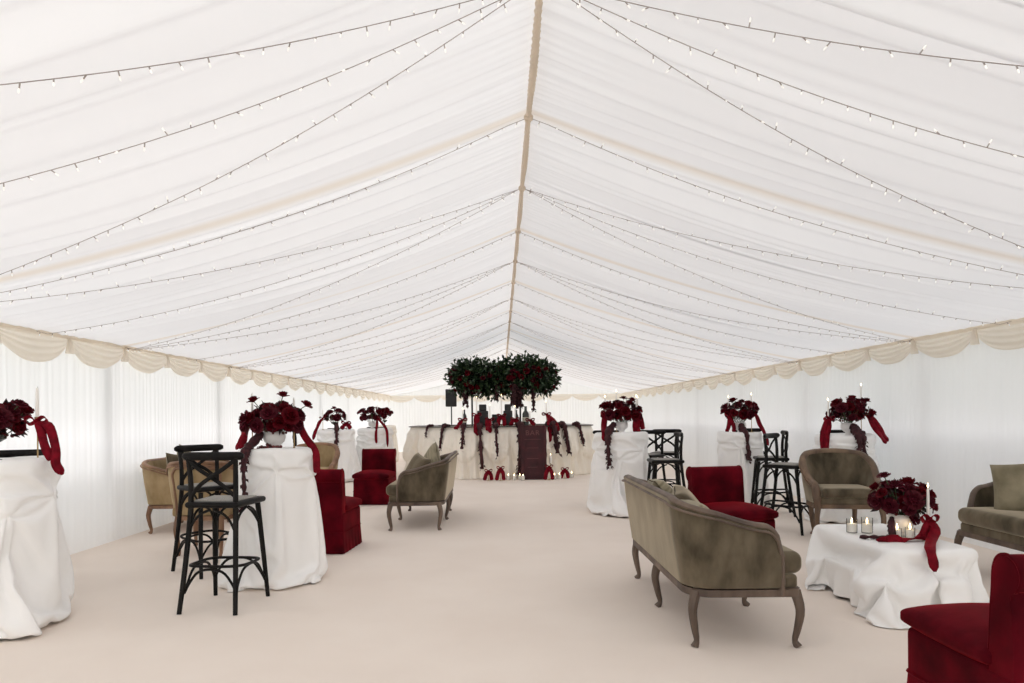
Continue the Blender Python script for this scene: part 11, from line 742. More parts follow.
    if backframe:
        # wooden frame round the outside of the back, running into the rear legs
        i0, i1 = None, None
        for i, q in enumerate(pl):
            if q[0] > -a+rc*.45 and i0 is None: i0 = i
            if q[0] < a-rc*.45: i1 = i
        def outp(i, v):
            x, y, nx, ny, s = pl[i]; zt = ztop(s); off = flare*v**1.4+thick/2+.012
            return (x+nx*off, y+ny*off, lerp(z0, zt, v))
        pth = [outp(i0, v/10) for v in range(0, 9)]
        top = [outp(i, .90+.02*sin(pi*(i-i0)/(i1-i0))) for i in range(i0+3, i1-2)]
        pth2 = [outp(i1, v/10) for v in range(8, -1, -1)]
        MB().tube(bez(pth[::2]+top[::3]+pth2[::2], 70), .014, 8).obj('back_frame', wood, t)
    return t
SA = .86
sofa = make_seat('sofa', 'sofa', SA, .33, -.17, .14, .345, .835, .69, .62, .06, M['taupe'], M['oak'], .30,
                 [(-SA+.02, -.27, -.7, -.7), (0, -.28, 0, -1), (SA-.02, -.27, .7, -.7), (-SA+.04, .29, -.5, .8), (0, .31, 0, 1), (SA-.04, .29, .5, .8)],
                 (0, -.30), cushz=.125)
sofas = [
    ('taupe velvet sofa with weathered wood frame in the foreground, its back to the aisle', (1.395, 4.73), (1, 0)),
    ('taupe velvet sofa seen end-on in the middle of the carpet, facing left', (-1.03, 8.83), (-1, 0)),
    ('tan velvet sofa against the left wall, mostly hidden by black stools and tan chair', (-3.80, 8.78), (1, 0)),
    ('taupe velvet sofa at the right edge, facing the coffee table, back to the wall', (4.13, 4.90), (-1, 0)),
]
SOFA = []
for i, (lb, (x, y), d) in enumerate(sofas):
    SOFA.append(place(sofa, i == 0, lb, (x, y, 0), face_rz(*d), group='velvet sofas with carved wooden frames'))
AA = .31
armchair = make_seat('armchair', 'armchair', AA, .30, -.24, .25, .40, .81, .60, .50, .06, M['taupe'], M['oak_mid'], .36,
                     [(-AA+.01, -.24, -.6, -.8), (AA-.01, -.24, .6, -.8), (-AA+.10, .27, -.5, .8), (AA-.10, .27, .5, .8)],
                     (0, -.25), cushz=.09, arch=.10, railr=.024, backframe=True, thick=.05)
chairs = [
    ('round backed taupe velvet armchair behind the coffee table, facing the camera', (3.58, 7.2), (-.16, -.98), False),
    ('tan velvet armchair seen from behind, left of the black stools', (-2.93, 6.92), (.05, 1), True),
    ('tan round backed armchair far left, behind the table with the white bowl', (-2.92, 10.6), (.05, -1), True),
]
ARM = []
for i, (lb, (x, y), d, tan) in enumerate(chairs):
    o = place(armchair, i == 0, lb, (x, y, 0), face_rz(*d), group='round backed velvet armchairs')
    ARM.append(o)
M['tan'] = noise_mat('tan_velvet', (.25, .175, .085), (.46, .34, .195), 7, 6, .75, stretch=(1, 1, .55), lo=.3, hi=.72, sheen=.4, sheentint=(.95, .85, .6), spec=.15)
for o in ARM[1:]+[SOFA[2]]:
    for ch in o.children:
        me = ch.data
        src = {'taupe_velvet': M['tan'], 'weathered_oak': M['oak_light'], 'brown_oak': M['oak_light']}
        key = me.materials[0].name
        if key in src:
            me2 = bpy.data.meshes.get(me.name+'_tan') or me.copy(); me2.name = me.name.replace('_tan', '')+'_tan'
            me2.materials[0] = src[key]; ch.data = me2

# cushions
def cushion(label, loc, rot, sx=.42, sz=.40, mat='taupe_light', th=.15):
    n = 18; mb = MB()
    for sg in (-1, 1):
        rows = []
        for j in range(n+1):
            v = 2*j/n-1; row = []
            for i in range(n+1):
                u = 2*i/n-1
                pinch = 1-.07*(1-u*u)*(abs(v)**3)-.0; pinch2 = 1-.07*(1-v*v)*(abs(u)**3)
                k = max(0, (1-u**4)*(1-v**4))**.55
                row.append((u*sx/2*pinch2, sg*(.004+th/2*k), v*sz/2*pinch))
            rows.append(row)
        mb.grid(rows)
    o = mb.obj('cushion', M[mat], sharp=60); o.location = loc; o.rotation_euler = rot
    return tag(o, label, 'cushion', 'loose velvet sofa cushions')
def cush_tuft(): pass
R_ = math.radians
cushion('pale striped cushion propped at the far end of the foreground sofa', (1.27, 5.20, .665), (R_(-38), R_(4), R_(84)), mat='taupe_light', sz=.42)
cushion('plain taupe cushion in the middle of the foreground sofa, leaning back low', (1.36, 4.92, .635), (R_(-38), R_(-6), R_(76)), mat='taupe', sz=.38, sx=.38)
cushion('small light cushion showing just above the back of the foreground sofa', (1.33, 4.50, .60), (R_(-36), 0, R_(92)), mat='taupe_light', sz=.36, sx=.36)
cushion('striped cushion in the mid-carpet sofa, the one standing upright on its corner', (-.93, 8.95, .72), (R_(-22), R_(38), R_(-78)), sz=.42)
cushion('plain cushion in the mid-carpet sofa, the lower one nearer the arm', (-1.05, 8.45, .67), (R_(-28), R_(10), R_(-60)), mat='taupe', sz=.40)
cushion('light striped cushion on the sofa against the left wall', (-3.90, 8.50, .76), (R_(-16), R_(20), R_(95)), sz=.44)
cushion('plain cushion behind the light striped one on the sofa at the left wall', (-3.84, 8.22, .72), (R_(-20), R_(8), R_(70)), mat='taupe', sz=.4)
cushion('large square taupe cushion on the sofa at the right edge', (4.16, 5.42, .715), (R_(-22), R_(-8), R_(-48)), mat='taupe_pale', sx=.46, sz=.44)

# red slipper chair
def make_red():
    t = thing('slipper_chair', 'x', 'chair')
    r = M['red']; W = .54
    # base with a plain skirt to the floor
    MB().rbox((0, -.015, .28), (W+.004, .63, .24), .03, 6).obj('seat_base', r, t)
    rows = []
    per = perim_poly([(-W/2, -.32), (W/2, -.32), (W/2, .30), (-W/2, .30)], .02, 160)
    for j in range(9):
        v = j/8; z = lerp(.205, .004, v)
        rows.append([(x+nx*(.004+.014*v+.004*v*sin(TAU*i/160*22)), y+ny*(.004+.014*v+.004*v*sin(TAU*i/160*22)), z) for i, (x, y, nx, ny) in enumerate(per)])
    rows.insert(0, [(x*.985, y*.985, .207) for x, y, nx, ny in per]); rows.append([(x*.95, y*.95, .003) for x, y, nx, ny in per])
    mb = MB().grid(rows, cu=True); mb.fan(rows[0], True); mb.obj('skirt', r, t)
    MB().tube([(x+nx*.006, y+ny*.006, .205) for x, y, nx, ny in per], .006, 6, closed=True).obj('skirt_piping', r, t)
    def puff(p):
        ex = max(0, 1-(abs(p.x)/.287)**3)*max(0, 1-(abs(p.y)/.285)**3)
        return (p.x, p.y-(.02 if p.y < 0 else 0)*(1-abs(p.x)/.3), p.z*(.42+.86*ex**.8))
    MB().rbox((0, -.085, .435), (W+.03, .56, .125), .035, 12, puff).obj('seat_cushion', r, t)
    # back slab that curls over at the top into a roll
    prof = [(.165, .34), (.17, .45), (.18, .60), (.19, .70), (.195, .765), (.215, .808), (.255, .825), (.30, .810), (.325, .775), (.325, .735), (.305, .705), (.285, .69), (.295, .62), (.30, .50), (.305, .34)]
    prof = [(q.x, q.y) for q in bez([(a, b, 0) for a, b in prof], 48)]
    rows = []
    for u in (-1, -.985, -.95, -.6, -.2, .2, .6, .95, .985, 1):
        k = {1: .90, .985: .965}.get(abs(u), 1)
        cy = .245
        rows.append([(u*(W/2-.005), cy+(y-cy)*k, .34+(z-.34)*(1-(1-k)*.3)) for y, z in prof])
    mb = MB().grid(rows, cu=True); mb.fan(rows[0], True); mb.fan(rows[-1]); mb.obj('backrest', r, t)
    for sx in (-1, 1):   # piped border down each side of the back
        MB().tube([(sx*(W/2-.012), y, z) for y, z in prof[:40]], .007, 6).obj('back_piping', r, t)
    return t
red = make_red()
reds = [
    ('burgundy velvet slipper chair cut off at the bottom right corner', (2.03, 2.66), (.0, 1)),
    ('burgundy velvet slipper chair partly behind the left white table, back to the camera', (-1.80, 6.97), (.08, 1)),
    ('burgundy velvet slipper chair in the left half facing the camera, farthest of the red chairs', (-1.97, 10.68), (-.05, -1)),
    ('burgundy velvet slipper chair facing the camera beyond the foreground sofa', (2.10, 6.32), (.2, -.98)),
]
for i, (lb, (x, y), d) in enumerate(reds):
    place(red, i == 0, lb, (x, y, 0), face_rz(*d), group='burgundy slipper chairs')

# ---------------------------------------------------------------- flowers
def petal_mesh(kind, seed, mat):
    rs = random.Random(seed); mb = MB()
    if kind == 'rose':
        layers = [(3, .25, .55, 10), (4, .45, .75, 28), (5, .75, .95, 48), (6, 1.0, 1.0, 68)]
    elif kind == 'carnation':
        layers = [(9, .5, .6, 20), (11, .8, .7, 45), (12, 1.0, .7, 70)]
    for li, (n, rad, hgt, tilt) in enumerate(layers):
        for k in range(n):
            a = TAU*k/n+li*.7+rs.uniform(-.2, .2); tl = math.radians(tilt+rs.uniform(-8, 8))
            w = (.95 if kind == 'rose' else .6)*rad*(1.1 if kind == 'rose' else .8); rows = []
            for j in range(5):
                v = j/4; row = []
                for i in range(5):
                    u = i/2-1
                    ww = w*(.35+.65*sin(pi*(.15+.7*v)))*.62
                    if kind == 'carnation': ww = w*(.15+.85*v)*.55
                    cup = .28*u*u*rad
                    rr = rad*.18+sin(tl)*v*rad*.85-cup*cos(tl)*.6
                    zz = cos(tl)*v*hgt*.95+.1*li*-.6-(.16*v**3 if li == 3 else 0)+cup*.3
                    if kind == 'carnation': zz += .10*sin(7*u+k)*v
                    tx = u*ww
                    row.append(((rr*cos(a)-tx*sin(a)), (rr*sin(a)+tx*cos(a)), zz))
                rows.append(row)
            mb.grid(rows)
    mb.lathe([(0.02, -.28), (.16, -.15), (.28, .0), (.2, .25), (.02, .5)], 8)
    return mb.mesh('flower_head_'+kind+str(seed), mat, True, False)
ROSES = [petal_mesh('rose', s, M['rose']) for s in (1, 2, 3)]+[petal_mesh('rose', s, M['deeprose']) for s in (4, 5)]
CARN = [petal_mesh('carnation', s, M['deeprose']) for s in (6, 7)]
def leaf_verts(mb, p, d, ln, w, rs):
    d = Vector(d).normalized(); s = d.cross(Vector((0, 0, 1)))
    if s.length < .1: s = Vector((1, 0, 0))
    s.normalize(); n = s.cross(d)
    tw = rs.uniform(-1.3, 1.3); s2 = s*cos(tw)+n*sin(tw); n2 = s2.cross(d)
    p = Vector(p)
    a = p; b = p+d*ln*.4+s2*w/2+n2*ln*.08; c = p+d*ln; e = p+d*ln*.4-s2*w/2+n2*ln*.08; m = p+d*ln*.45
    mb.add([a, b, c, e, m], [(0, 1, 4), (1, 2, 4), (2, 3, 4), (3, 0, 4)])
def amaranth(mb, path, r, rs):
    """hanging tassel of tiny flowers"""
    r *= 1.35; P = bez(path, 26)
    mb.tube(P, [r*1.15*(.55+.45*sin(pi*min(1, (i+3)/20)))*(1+.35*rs.uniform(-1, 1)) for i in range(27)], 7)
    for q in range(60):
        p = P[rs.randrange(1, 27)]; d = Vector((rs.uniform(-1, 1), rs.uniform(-1, 1), rs.uniform(-.6, .3))).normalized()
        leaf_verts(mb, p+d*r*.5, d+Vector((0, 0, -1.1)), r*1.3, r*.9, rs)
def ball(mb, c, r, n=8):
    mb.lathe([(r*sin(pi*i/5)+1e-5, -r*cos(pi*i/5)) for i in range(6)], n, c, cap=False)
def arrangement(label, loc, r, nroses, seed, vase='bowl', head=.045, tassels=(), strays=(), height=.26, squash=.62, lean=(0, 0), berries=True, grp='burgundy rose arrangements'):
    rs = random.Random(seed)
    t = thing('flower_arrangement', label, 'flowers', loc, 0, grp)
    zc = height
    if vase == 'bowl':
        v = MB().lathe([(.0001, .004), (.045, .0), (.05, .006), (.03, .02), (.04, .035), (.078, .065), (.090, .105), (.082, .14), (.074, .15), (.072, .145), (.06, .12), (.0001, .11)], 24)
        v.obj('vase', M['ceramic'], t); zv = .14
    else:
        v = MB().lathe([(.0001, .003), (.05, .0), (.052, .008), (.014, .02), (.011, .09), (.03, .11), (.075, .14), (.082, .165), (.078, .165), (.0001, .13)], 24)
        v.obj('vase', M['bottle'] if vase == 'dark' else M['gold'], t); zv = .15
    fol = MB(); pts = []
    for k in range(nroses):
        best = None
        for _ in range(14):      # spread the heads over the dome
            u = rs.uniform(0, TAU); cz = rs.uniform(-.45, 1); sr = sqrt(1-cz*cz)
            rj = r*rs.uniform(.72, 1.18); p = Vector((rj*1.08*sr*cos(u)+lean[0]*(cz+1)*.3, rj*sr*sin(u)+lean[1]*(cz+1)*.3, zc+rj*squash*cz))
            dmin = min([(p-q).length for q in pts] or [9])
            if best is None or dmin > best[0]: best = (dmin, p, Vector((sr*cos(u), sr*sin(u), cz+.25)))
        p, d = best[1], best[2].normalized(); pts.append(p)
        me = rs.choice(ROSES if rs.random() < .85 else CARN); sc = head*rs.uniform(.85, 1.4)
        o = link('rose', me, t, p, d.to_track_quat('Z', 'Y').to_euler(), sc)
    for (sx_, sy_, sz_, kind) in strays:
        p = Vector((sx_, sy_, sz_)); d = (p-Vector((0, 0, zv))).normalized()
        me = CARN[0] if kind == 'c' else ROSES[0]
        link('rose', me, t, p, (d+Vector((0, 0, .5))).normalized().to_track_quat('Z', 'Y').to_euler(), head*.95)
        fol.tube(bez([(0, 0, zv), tuple(Vector((0, 0, zv)).lerp(p, .5)+Vector((0, 0, .02))), p], 8), .0035, 5)
    for p in pts: fol.tube([(p.x*.12, p.y*.12, zv-.02), tuple(p*.98)], .003, 4)
    fol.obj('stems', M['stem'], t)
    lf = MB()
    for k in range(150):
        u = rs.uniform(0, TAU); cz = rs.uniform(-.7, .9); sr = sqrt(1-cz*cz)
        d = Vector((sr*cos(u), sr*sin(u), cz)); p = Vector((0, 0, zc))+Vector((d.x, d.y, d.z*squash))*r*rs.uniform(.55, .95)
        leaf_verts(lf, p, d+Vector((rs.uniform(-.5, .5), rs.uniform(-.5, .5), rs.uniform(-.5, .4))), .065*rs.uniform(.7, 1.3), .034, rs)
    lf.obj('foliage', M['wine_leaf'], t, sharp=0)
    if berries:
        b = MB()
        for k in range(46):
            u = rs.uniform(0, TAU); q = rs.uniform(.3, 1)
            ball(b, (r*.75*q*cos(u), r*.75*q*sin(u)*.8, zc-r*squash*.55+rs.uniform(-.035, .03)), rs.uniform(.009, .014), 7)
        tag(b.obj('berries', M['grape'], t), kind='stuff')
    for (path, rr) in tassels:
        a = MB(); amaranth(a, path, rr, rs); a.obj('trailing_amaranth', M['darkribbon'], t, sharp=0)
    return t
def grapes(label, loc, w, d, n, seed, grp='bunches of red grapes'):
    rs = random.Random(seed); mb = MB()
    for k in range(n):
        u = rs.uniform(0, TAU); q = sqrt(rs.random()); r = rs.uniform(.010, .014)
        x, y = w*q*cos(u), d*q*sin(u); lay = rs.choice([0, 0, 1, 2]) if q < .6 else rs.choice([0, 0, 1])
        ball(mb, (x, y, r+lay*.018), r, 8)
    mb.tube(bez([(-w*1.1, 0, .03), (-w*.5, .01, .035), (0, 0, .03)], 6), .003, 5)
    o = mb.obj('grapes', M['grape']); o.location = loc
    return tag(o, label, 'grapes', grp)

# candle in a slim holder, with a velvet ribbon tied round it
def ribbon_tail(mb, pts, w, side, n=18, twist=.25):
    P = bez(pts, n); s = Vector(side).normalized(); sides = []
    for i in range(n+1):
        a = twist*sin(i*.55); sides.append((s.x*cos(a)-s.y*sin(a), s.x*sin(a)+s.y*cos(a), .25*sin(i*.8)))
    W = [w*(.55+.45*min(1, i/4)) for i in range(n+1)]; W[-1] = w*.25; W[-2] = w*.8
    mb.strip(P, W, sides, .004)
def candlestick(label, loc, hs, hc, lit=True, tails=None, knot=None, w=.045, tilt=0, base=True, rc=.0105, loop=.06, cdir=(0, -1), grp='tapered candles tied with velvet ribbon', holder='gold'):
    t = thing('candlestick', label, 'candle', loc, 0, grp)
    if hs > .02:
        st = MB().lathe([(.0001, .0), (.045, .0), (.045, .004), (.012, .009), (.0045, .02), (.0045, hs-.03), (.010, hs-.022), (.0165, hs-.012), (.0165, hs), (.0001, hs-.002)], 16)
        st.obj('holder', M[holder], t)
    c = MB().lathe([(rc*.98, hs-.012), (rc, hs+hc*.3), (rc*.8, hs+hc*.9), (rc*.6, hs+hc-.002), (.002, hs+hc)], 14).obj('candle', M['wax'], t)
    MB().tube([(0, 0, hs+hc-.003), (.001, 0, hs+hc+.006)], .0011, 5).obj('wick', M['plastic'], c)
    if lit:
        f = MB().lathe([(.0004, 0), (.0035, .006), (.0048, .012), (.0030, .022), (.0003, .034)], 10).obj('flame', M['flame'], c)
        f.location = (0, 0, hs+hc+.004)
    if tails:
        kz = knot if knot is not None else hs
        rb = MB()
        cd = Vector((cdir[0], cdir[1], 0)).normalized(); sd = Vector((-cd.y, cd.x, 0))
        # knot and two loops
        rb.rbox((cd.x*.014, cd.y*.014, kz), (.04, .034, .034), .014, 2)
        for sg in (-1, 1):
            P = [Vector((0, 0, kz))+cd*.02, Vector((0, 0, kz+.030))+sd*sg*loop*.6+cd*.025, Vector((0, 0, kz+.012))+sd*sg*loop+cd*.025, Vector((0, 0, kz-.018))+sd*sg*loop*.65+cd*.03, Vector((0, 0, kz))+cd*.02]
            rb.strip(bez(P, 16), w*.8, (cd.x, cd.y, .4), .004)
        for tl in tails:
            ribbon_tail(rb, [(cd.x*.02, cd.y*.02, kz)]+list(tl), w, (sd.x, sd.y, 0))
        rb.obj('ribbon', M['ribbon'], t, sharp=0)
    return t
def votive(label, loc, lit=True, r=.032, h=.075, hc=.045, grp='white votive candles in glass'):
    t = thing('votive_candle', label, 'candle', loc, 0, grp)
    MB().lathe([(.0001, .001), (r, 0), (r*1.02, h), (r*.96, h), (r*.94, .005), (.0001, .004)], 20).obj('glass_cup', M['glass'], t)
    MB().lathe([(.0001, .006), (r*.86, .006), (r*.86, hc), (r*.7, hc+.001), (.0001, hc-.004)], 18).obj('candle', M['wax'], t)
    if lit:
        f = MB().lathe([(.0006, 0), (.005, .008), (.0065, .015), (.004, .028), (.0004, .042)], 10).obj('flame', M['flame'], t); f.location = (0, 0, hc+.002)
    return t

# --- table at the left edge
def on(T, dx, dy, h=HT): return (T[0]+dx, T[1]+dy, h+.004)
arrangement('rose arrangement with dark berries on the table cut off by the left edge', on(TA, -.04, -.02), .17, 20, 31, 'dark', .055,
            strays=((.20, -.03, .36, 'c'), (.16, -.05, .27, 'r')), height=.25, squash=.75)
grapes('bunch of red grapes lying at the front of the left-edge table', on(TA, .0, -.22), .12, .05, 55, 1)
candlestick('tall ivory candle with long red ribbon at the right rim of the left-edge table', on(TA, .26, -.03), .28, .19, False,
            tails=[((.05, -.05, .22), (.07, -.04, .10), (.10, -.02, .015), (.14, -.02, .006)), ((.10, -.04, .22), (.15, -.05, .07), (.155, -.06, -.02), (.20, -.06, -.09))], knot=.25, w=.055, cdir=(.3, -1))
# --- table with the two stools
arrangement('rose arrangement in a white bowl on the table beside the two left stools', on(TB, .01, -.06), .19, 24, 32, 'bowl', .06,
            tassels=[([(-.08, -.06, .14), (-.13, -.16, .05), (-.14, -.25, .0), (-.145, -.285, -.12), (-.14, -.29, -.30), (-.15, -.30, -.44)], .022)],
            strays=((.27, -.02, .36, 'r'), (-.15, -.05, .40, 'r'), (.08, -.02, .44, 'r')), height=.235, squash=.62)
grapes('bunch of dark red grapes in front of the white bowl', on(TB, .03, -.21), .10, .05, 50, 2)
candlestick('ivory candle left of the white-bowl roses, red ribbon falling to the table', on(TB, -.19, .0), .26, .20, False,
            tails=[((-.03, -.03, .20), (-.06, -.03, .10), (-.09, -.05, .01)), ((-.05, -.02, .19), (-.07, -.01, .08), (-.10, -.08, .006))], knot=.255, w=.07, cdir=(-.3, -1))
candlestick('ivory candle right of the white-bowl roses, red ribbon hanging over the edge', on(TB, .14, .04), .24, .18, False,
            tails=[((.04, -.03, .22), (.10, -.03, .10), (.165, -.05, .02), (.20, -.07, -.05), (.205, -.08, -.16), (.22, -.09, -.19))], knot=.25, w=.06, cdir=(.4, -1))
# --- table near the bar
arrangement('large rose arrangement on the draped table in front of the bar', on(TM, .0, -.05, 1.08), .21, 26, 33, 'bowl', .06,
            tassels=[([(-.12, -.1, .12), (-.2, -.22, .04), (-.23, -.29, -.02), (-.235, -.32, -.16), (-.23, -.33, -.30), (-.22, -.34, -.42)], .03)],
            strays=((-.27, -.05, .36, 'r'), (.25, .05, .33, 'r')), height=.29, squash=.75)
candlestick('candle at the left of the roses on the table in front of the bar', on(TM, -.22, -.05, 1.08), .26, .22, True,
            tails=[((-.01, -.05, .22), (-.03, -.08, .1), (-.05, -.25, .0), (-.055, -.28, -.1))], knot=.27, w=.08)
candlestick('candle behind the roses on the table in front of the bar', on(TM, -.03, .16, 1.08), .30, .26, True)
candlestick('candle with thick red ribbon at right of the roses before the bar', on(TM, .19, -.12, 1.08), .26, .22, True,
            tails=[((.01, -.04, .18), (.0, -.05, .08), (.02, -.09, .01)), ((-.02, -.04, .18), (-.03, -.05, .08), (-.03, -.09, .01))], knot=.27, w=.07)
candlestick('rightmost candle on the draped table in front of the bar', on(TM, .25, .1, 1.08), .25, .22, True,
            tails=[((.03, -.04, .2), (.05, -.05, .1), (.06, -.05, .04))], knot=.27, w=.07)
# --- table behind the red chair
arrangement('rose arrangement on the table behind the right-hand red chair', on(TQ, .0, -.03, 1.05), .19, 22, 34, 'bowl', .06,
            tassels=[([(-.02, -.1, .12), (-.02, -.2, .03), (.0, -.26, -.02), (.01, -.29, -.2), (.01, -.3, -.38)], .03)],
            strays=((-.25, -.05, .30, 'r'), (.22, .03, .36, 'r')), height=.31, squash=.75)
candlestick('left candle on the table behind the right-hand red chair', on(TQ, -.18, -.08, 1.05), .26, .24, True,
            tails=[((.0, -.04, .18), (-.02, -.05, .08), (-.05, -.05, .01)), ((.03, -.04, .18), (.06, -.05, .08), (.05, -.06, .01))], knot=.27, w=.06)
candlestick('right candle on the table behind the right-hand red chair', on(TQ, .18, .0, 1.05), .28, .26, True,
            tails=[((.05, -.06, .24), (.08, -.1, .12), (.1, -.22, .0), (.14, -.26, -.18))], knot=.30, w=.06)
# --- table against the right wall
arrangement('rose arrangement with trailing amaranth on the table at the right wall', on(TT, .02, -.05, 1.05), .20, 24, 35, 'bowl', .058,
            tassels=[([(.0, -.1, .12), (-.02, -.22, .05), (-.03, -.31, -.02), (-.035, -.335, -.16), (-.03, -.34, -.3)], .03), ([(.03, -.1, .1), (.03, -.22, .04), (.02, -.31, -.02), (.015, -.335, -.14), (.02, -.34, -.26)], .025)],
            strays=((.20, -.05, .42, 'r'), (-.16, -.08, .35, 'r'), (.27, -.06, .27, 'r')), height=.29, squash=.75)
candlestick('left lit candle with a long red ribbon on the table at the right wall', on(TT, -.25, -.10, 1.05), .18, .24, True,
            tails=[((-.05, -.06, .16), (-.10, -.08, .04), (-.11, -.09, -.1), (-.10, -.10, -.24), (-.07, -.1, -.3)), ((-.02, -.06, .12), (-.06, -.09, .02), (-.07, -.1, -.1), (-.08, -.1, -.26))], knot=.20, w=.07)
candlestick('right lit candle with red ribbon on the table at the right wall', on(TT, .18, -.05, 1.05), .30, .30, True,
            tails=[((.06, -.06, .22), (.10, -.1, .10), (.14, -.2, -.03), (.17, -.24, -.1)), ((.10, -.04, .22), (.18, -.06, .10), (.22, -.1, .0), (.26, -.12, -.08))], knot=.28, w=.06)
# --- distant tables on the left
arrangement('small rose arrangement on the first distant draped table at left', on(TL1, -.02, -.05), .19, 16, 36, 'dark', .06,
            tassels=[([(.06, -.1, .12), (.1, -.25, .04), (.12, -.33, -.02), (.12, -.37, -.18), (.12, -.38, -.3)], .03)], height=.30, squash=.7, berries=False)
candlestick('ribbon-tied candle at left of the first distant table', on(TL1, -.26, -.08), .22, .2, False,
            tails=[((-.06, -.05, .16), (-.1, -.06, .06), (-.14, -.1, -.05), (-.17, -.14, -.2))], knot=.24, w=.07)
candlestick('ribbon-tied candle at right of the first distant table', on(TL1, .24, -.12), .12, .2, False,
            tails=[((-.05, -.05, .08), (-.1, -.06, .02)), ((.06, -.05, .08), (.1, -.06, .02))], knot=.14, w=.09, loop=.1)
arrangement('wide rose arrangement on the distant draped table nearer the bar', on(TL2, -.05, -.02), .26, 24, 37, 'bowl', .065, height=.31, squash=.6, berries=False)
candlestick('candle with hanging red ribbons on the distant table nearer the bar', on(TL2, .10, -.2), .22, .3, False,
            tails=[((.0, -.05, .1), (.0, -.17, -.03), (.0, -.2, -.2), (.01, -.2, -.32)), ((.1, -.05, .14), (.2, -.12, .02), (.24, -.17, -.1), (.25, -.18, -.4))], knot=.24, w=.06)
arrangement('single small rose posy on the farthest narrow table at left', on(TL3, -.04, 0), .17, 12, 38, 'dark', .075, height=.38, squash=.8, berries=False)

# --- coffee table
CU = lambda dx, dy: (TU[0]+dx, TU[1]+dy, .456)
arrangement('rose arrangement in a white bowl on the low coffee table', CU(.09, -.02), .175, 26, 39, 'bowl', .052,
            tassels=[([(-.10, -.06, .13), (-.14, -.12, .08), (-.15, -.15, .02), (-.19, -.15, .012), (-.27, -.14, .012), (-.36, -.13, .012)], .014)],
            strays=((-.13, -.02, .42, 'c'), (.02, -.02, .37, 'r'), (.03, -.10, .13, 'c')), height=.25, squash=.62)
candlestick('lit taper with wide red ribbon at the right of the coffee table', CU(.17, -.20), .15, .20, True,
            tails=[((-.03, -.03, .09), (-.06, -.03, .02), (-.16, -.05, .012), (-.28, -.06, .012), (-.39, -.06, .012)), ((.02, -.05, .08), (-.03, -.10, .04), (-.13, -.23, .02), (-.205, -.345, .002), (-.215, -.385, -.05), (-.21, -.40, -.13))], knot=.14, w=.065, cdir=(-.2, -1), loop=.05)
votive('left-hand white candle in clear glass at the rear left of the coffee table', CU(-.20, .10), r=.036, h=.10, hc=.065)
votive('second white candle in clear glass at the rear left of the coffee table', CU(-.10, .08), r=.038, h=.11, hc=.065)
votive('front white votive left of the bowl on the coffee table', CU(-.015, -.15), r=.028, h=.07, hc=.06)
votive('front white votive below the bowl, nearest the taper on the coffee table', CU(.075, -.15), r=.030, h=.075, hc=.06)

# ---------------------------------------------------------------- the bar
BC = (0, 16.6); AP = 2.08; RO = AP/cos(pi/8)
def octa(ap): return [(ap/cos(pi/8)*cos(pi/8+pi/4*i), ap/cos(pi/8)*sin(pi/8+pi/4*i)) for i in range(8)]
bar = thing('bar_counter', 'eight-sided bar under ivory draped cloth with a thin dark top', 'bar', (BC[0], BC[1], 0))
per = perim_poly(octa(AP), .10, 900)
pins = [((i+.5)/22, .62+.22*((i*7) % 5)/5) for i in range(22)]
mb = drape(per, 1.09, .10, pins, 41, rows=60, pool=.06, fold=.042, nfold=58, swag=.34, ztop_open=True, step=.07, belly=.07)
mb.obj('draped_skirt', M['barcloth'], bar, weld=False, sharp=0)
ro = perim_poly(octa(AP+.05), .05, 160); ri = perim_poly(octa(AP-.50), .05, 160)
rows = [[(p[0], p[1], 1.09) for p in ro], [(p[0], p[1], 1.112) for p in ro], [(p[0], p[1], 1.112) for p in ri], [(p[0], p[1], 1.09) for p in ri]]
MB().grid(rows, cu=True, cv=True).obj('countertop', M['counter'], bar)
def barpt(x, inset=.12):
    """point on the front half of the counter for a given x"""
    a = AP-inset; h = a*math.tan(pi/8)
    if abs(x) <= h: return (x, BC[1]-a)
    k = (abs(x)-h); return (x, BC[1]-a+k)
# menu board hanging on the front
bd = thing('bar_menu_board', 'tall dark burgundy BAR menu board standing against the bar front', 'sign', (.67, 14.21, 0))
MB().rbox((0, 0, .565), (.54, .035, 1.13), .008, 8).obj('panel', M['boardcloth'], bd)
# cloth fold along each side of the board
for sx in (-1, 1):
    rows = [[(sx*(.27-.02*j)+.006*sin(i*1.3+j), -.02-.012*sin(pi*j/4)-.004*sin(i*.7+j), 1.12-1.11*i/20) for j in range(5)] for i in range(21)]
    MB().grid(rows).obj('cloth_edge', M['boardcloth'], bd)
def text(body, size, loc, parent, mat):
    c = bpy.data.curves.new('lettering', 'FONT'); c.body = body; c.size = size; c.align_x = 'CENTER'; c.extrude = .002
    c.space_character = 1.15
    o = bpy.data.objects.new('lettering', c); COL.objects.link(o)
    dg = bpy.context.evaluated_depsgraph_get(); me = bpy.data.meshes.new_from_object(o.evaluated_get(dg))
    bpy.data.objects.remove(o); me.materials.clear(); me.materials.append(mat)
    o = bpy.data.objects.new('lettering', me); COL.objects.link(o); o.parent = parent
    o.location = loc; o.rotation_euler = (pi/2, 0, 0); return o
text('BAR', .15, (-.02, -.021, .925), bd, M['lettering'])
mb = MB()
for z, w in ((.84, .34), (.66, .24), (.44, .24), (.26, .2)): mb.rbox((-.02, -.0195, z), (w, .004, .007), .001, 1)
mb.obj('rule_lines', M['lettering'], bd)
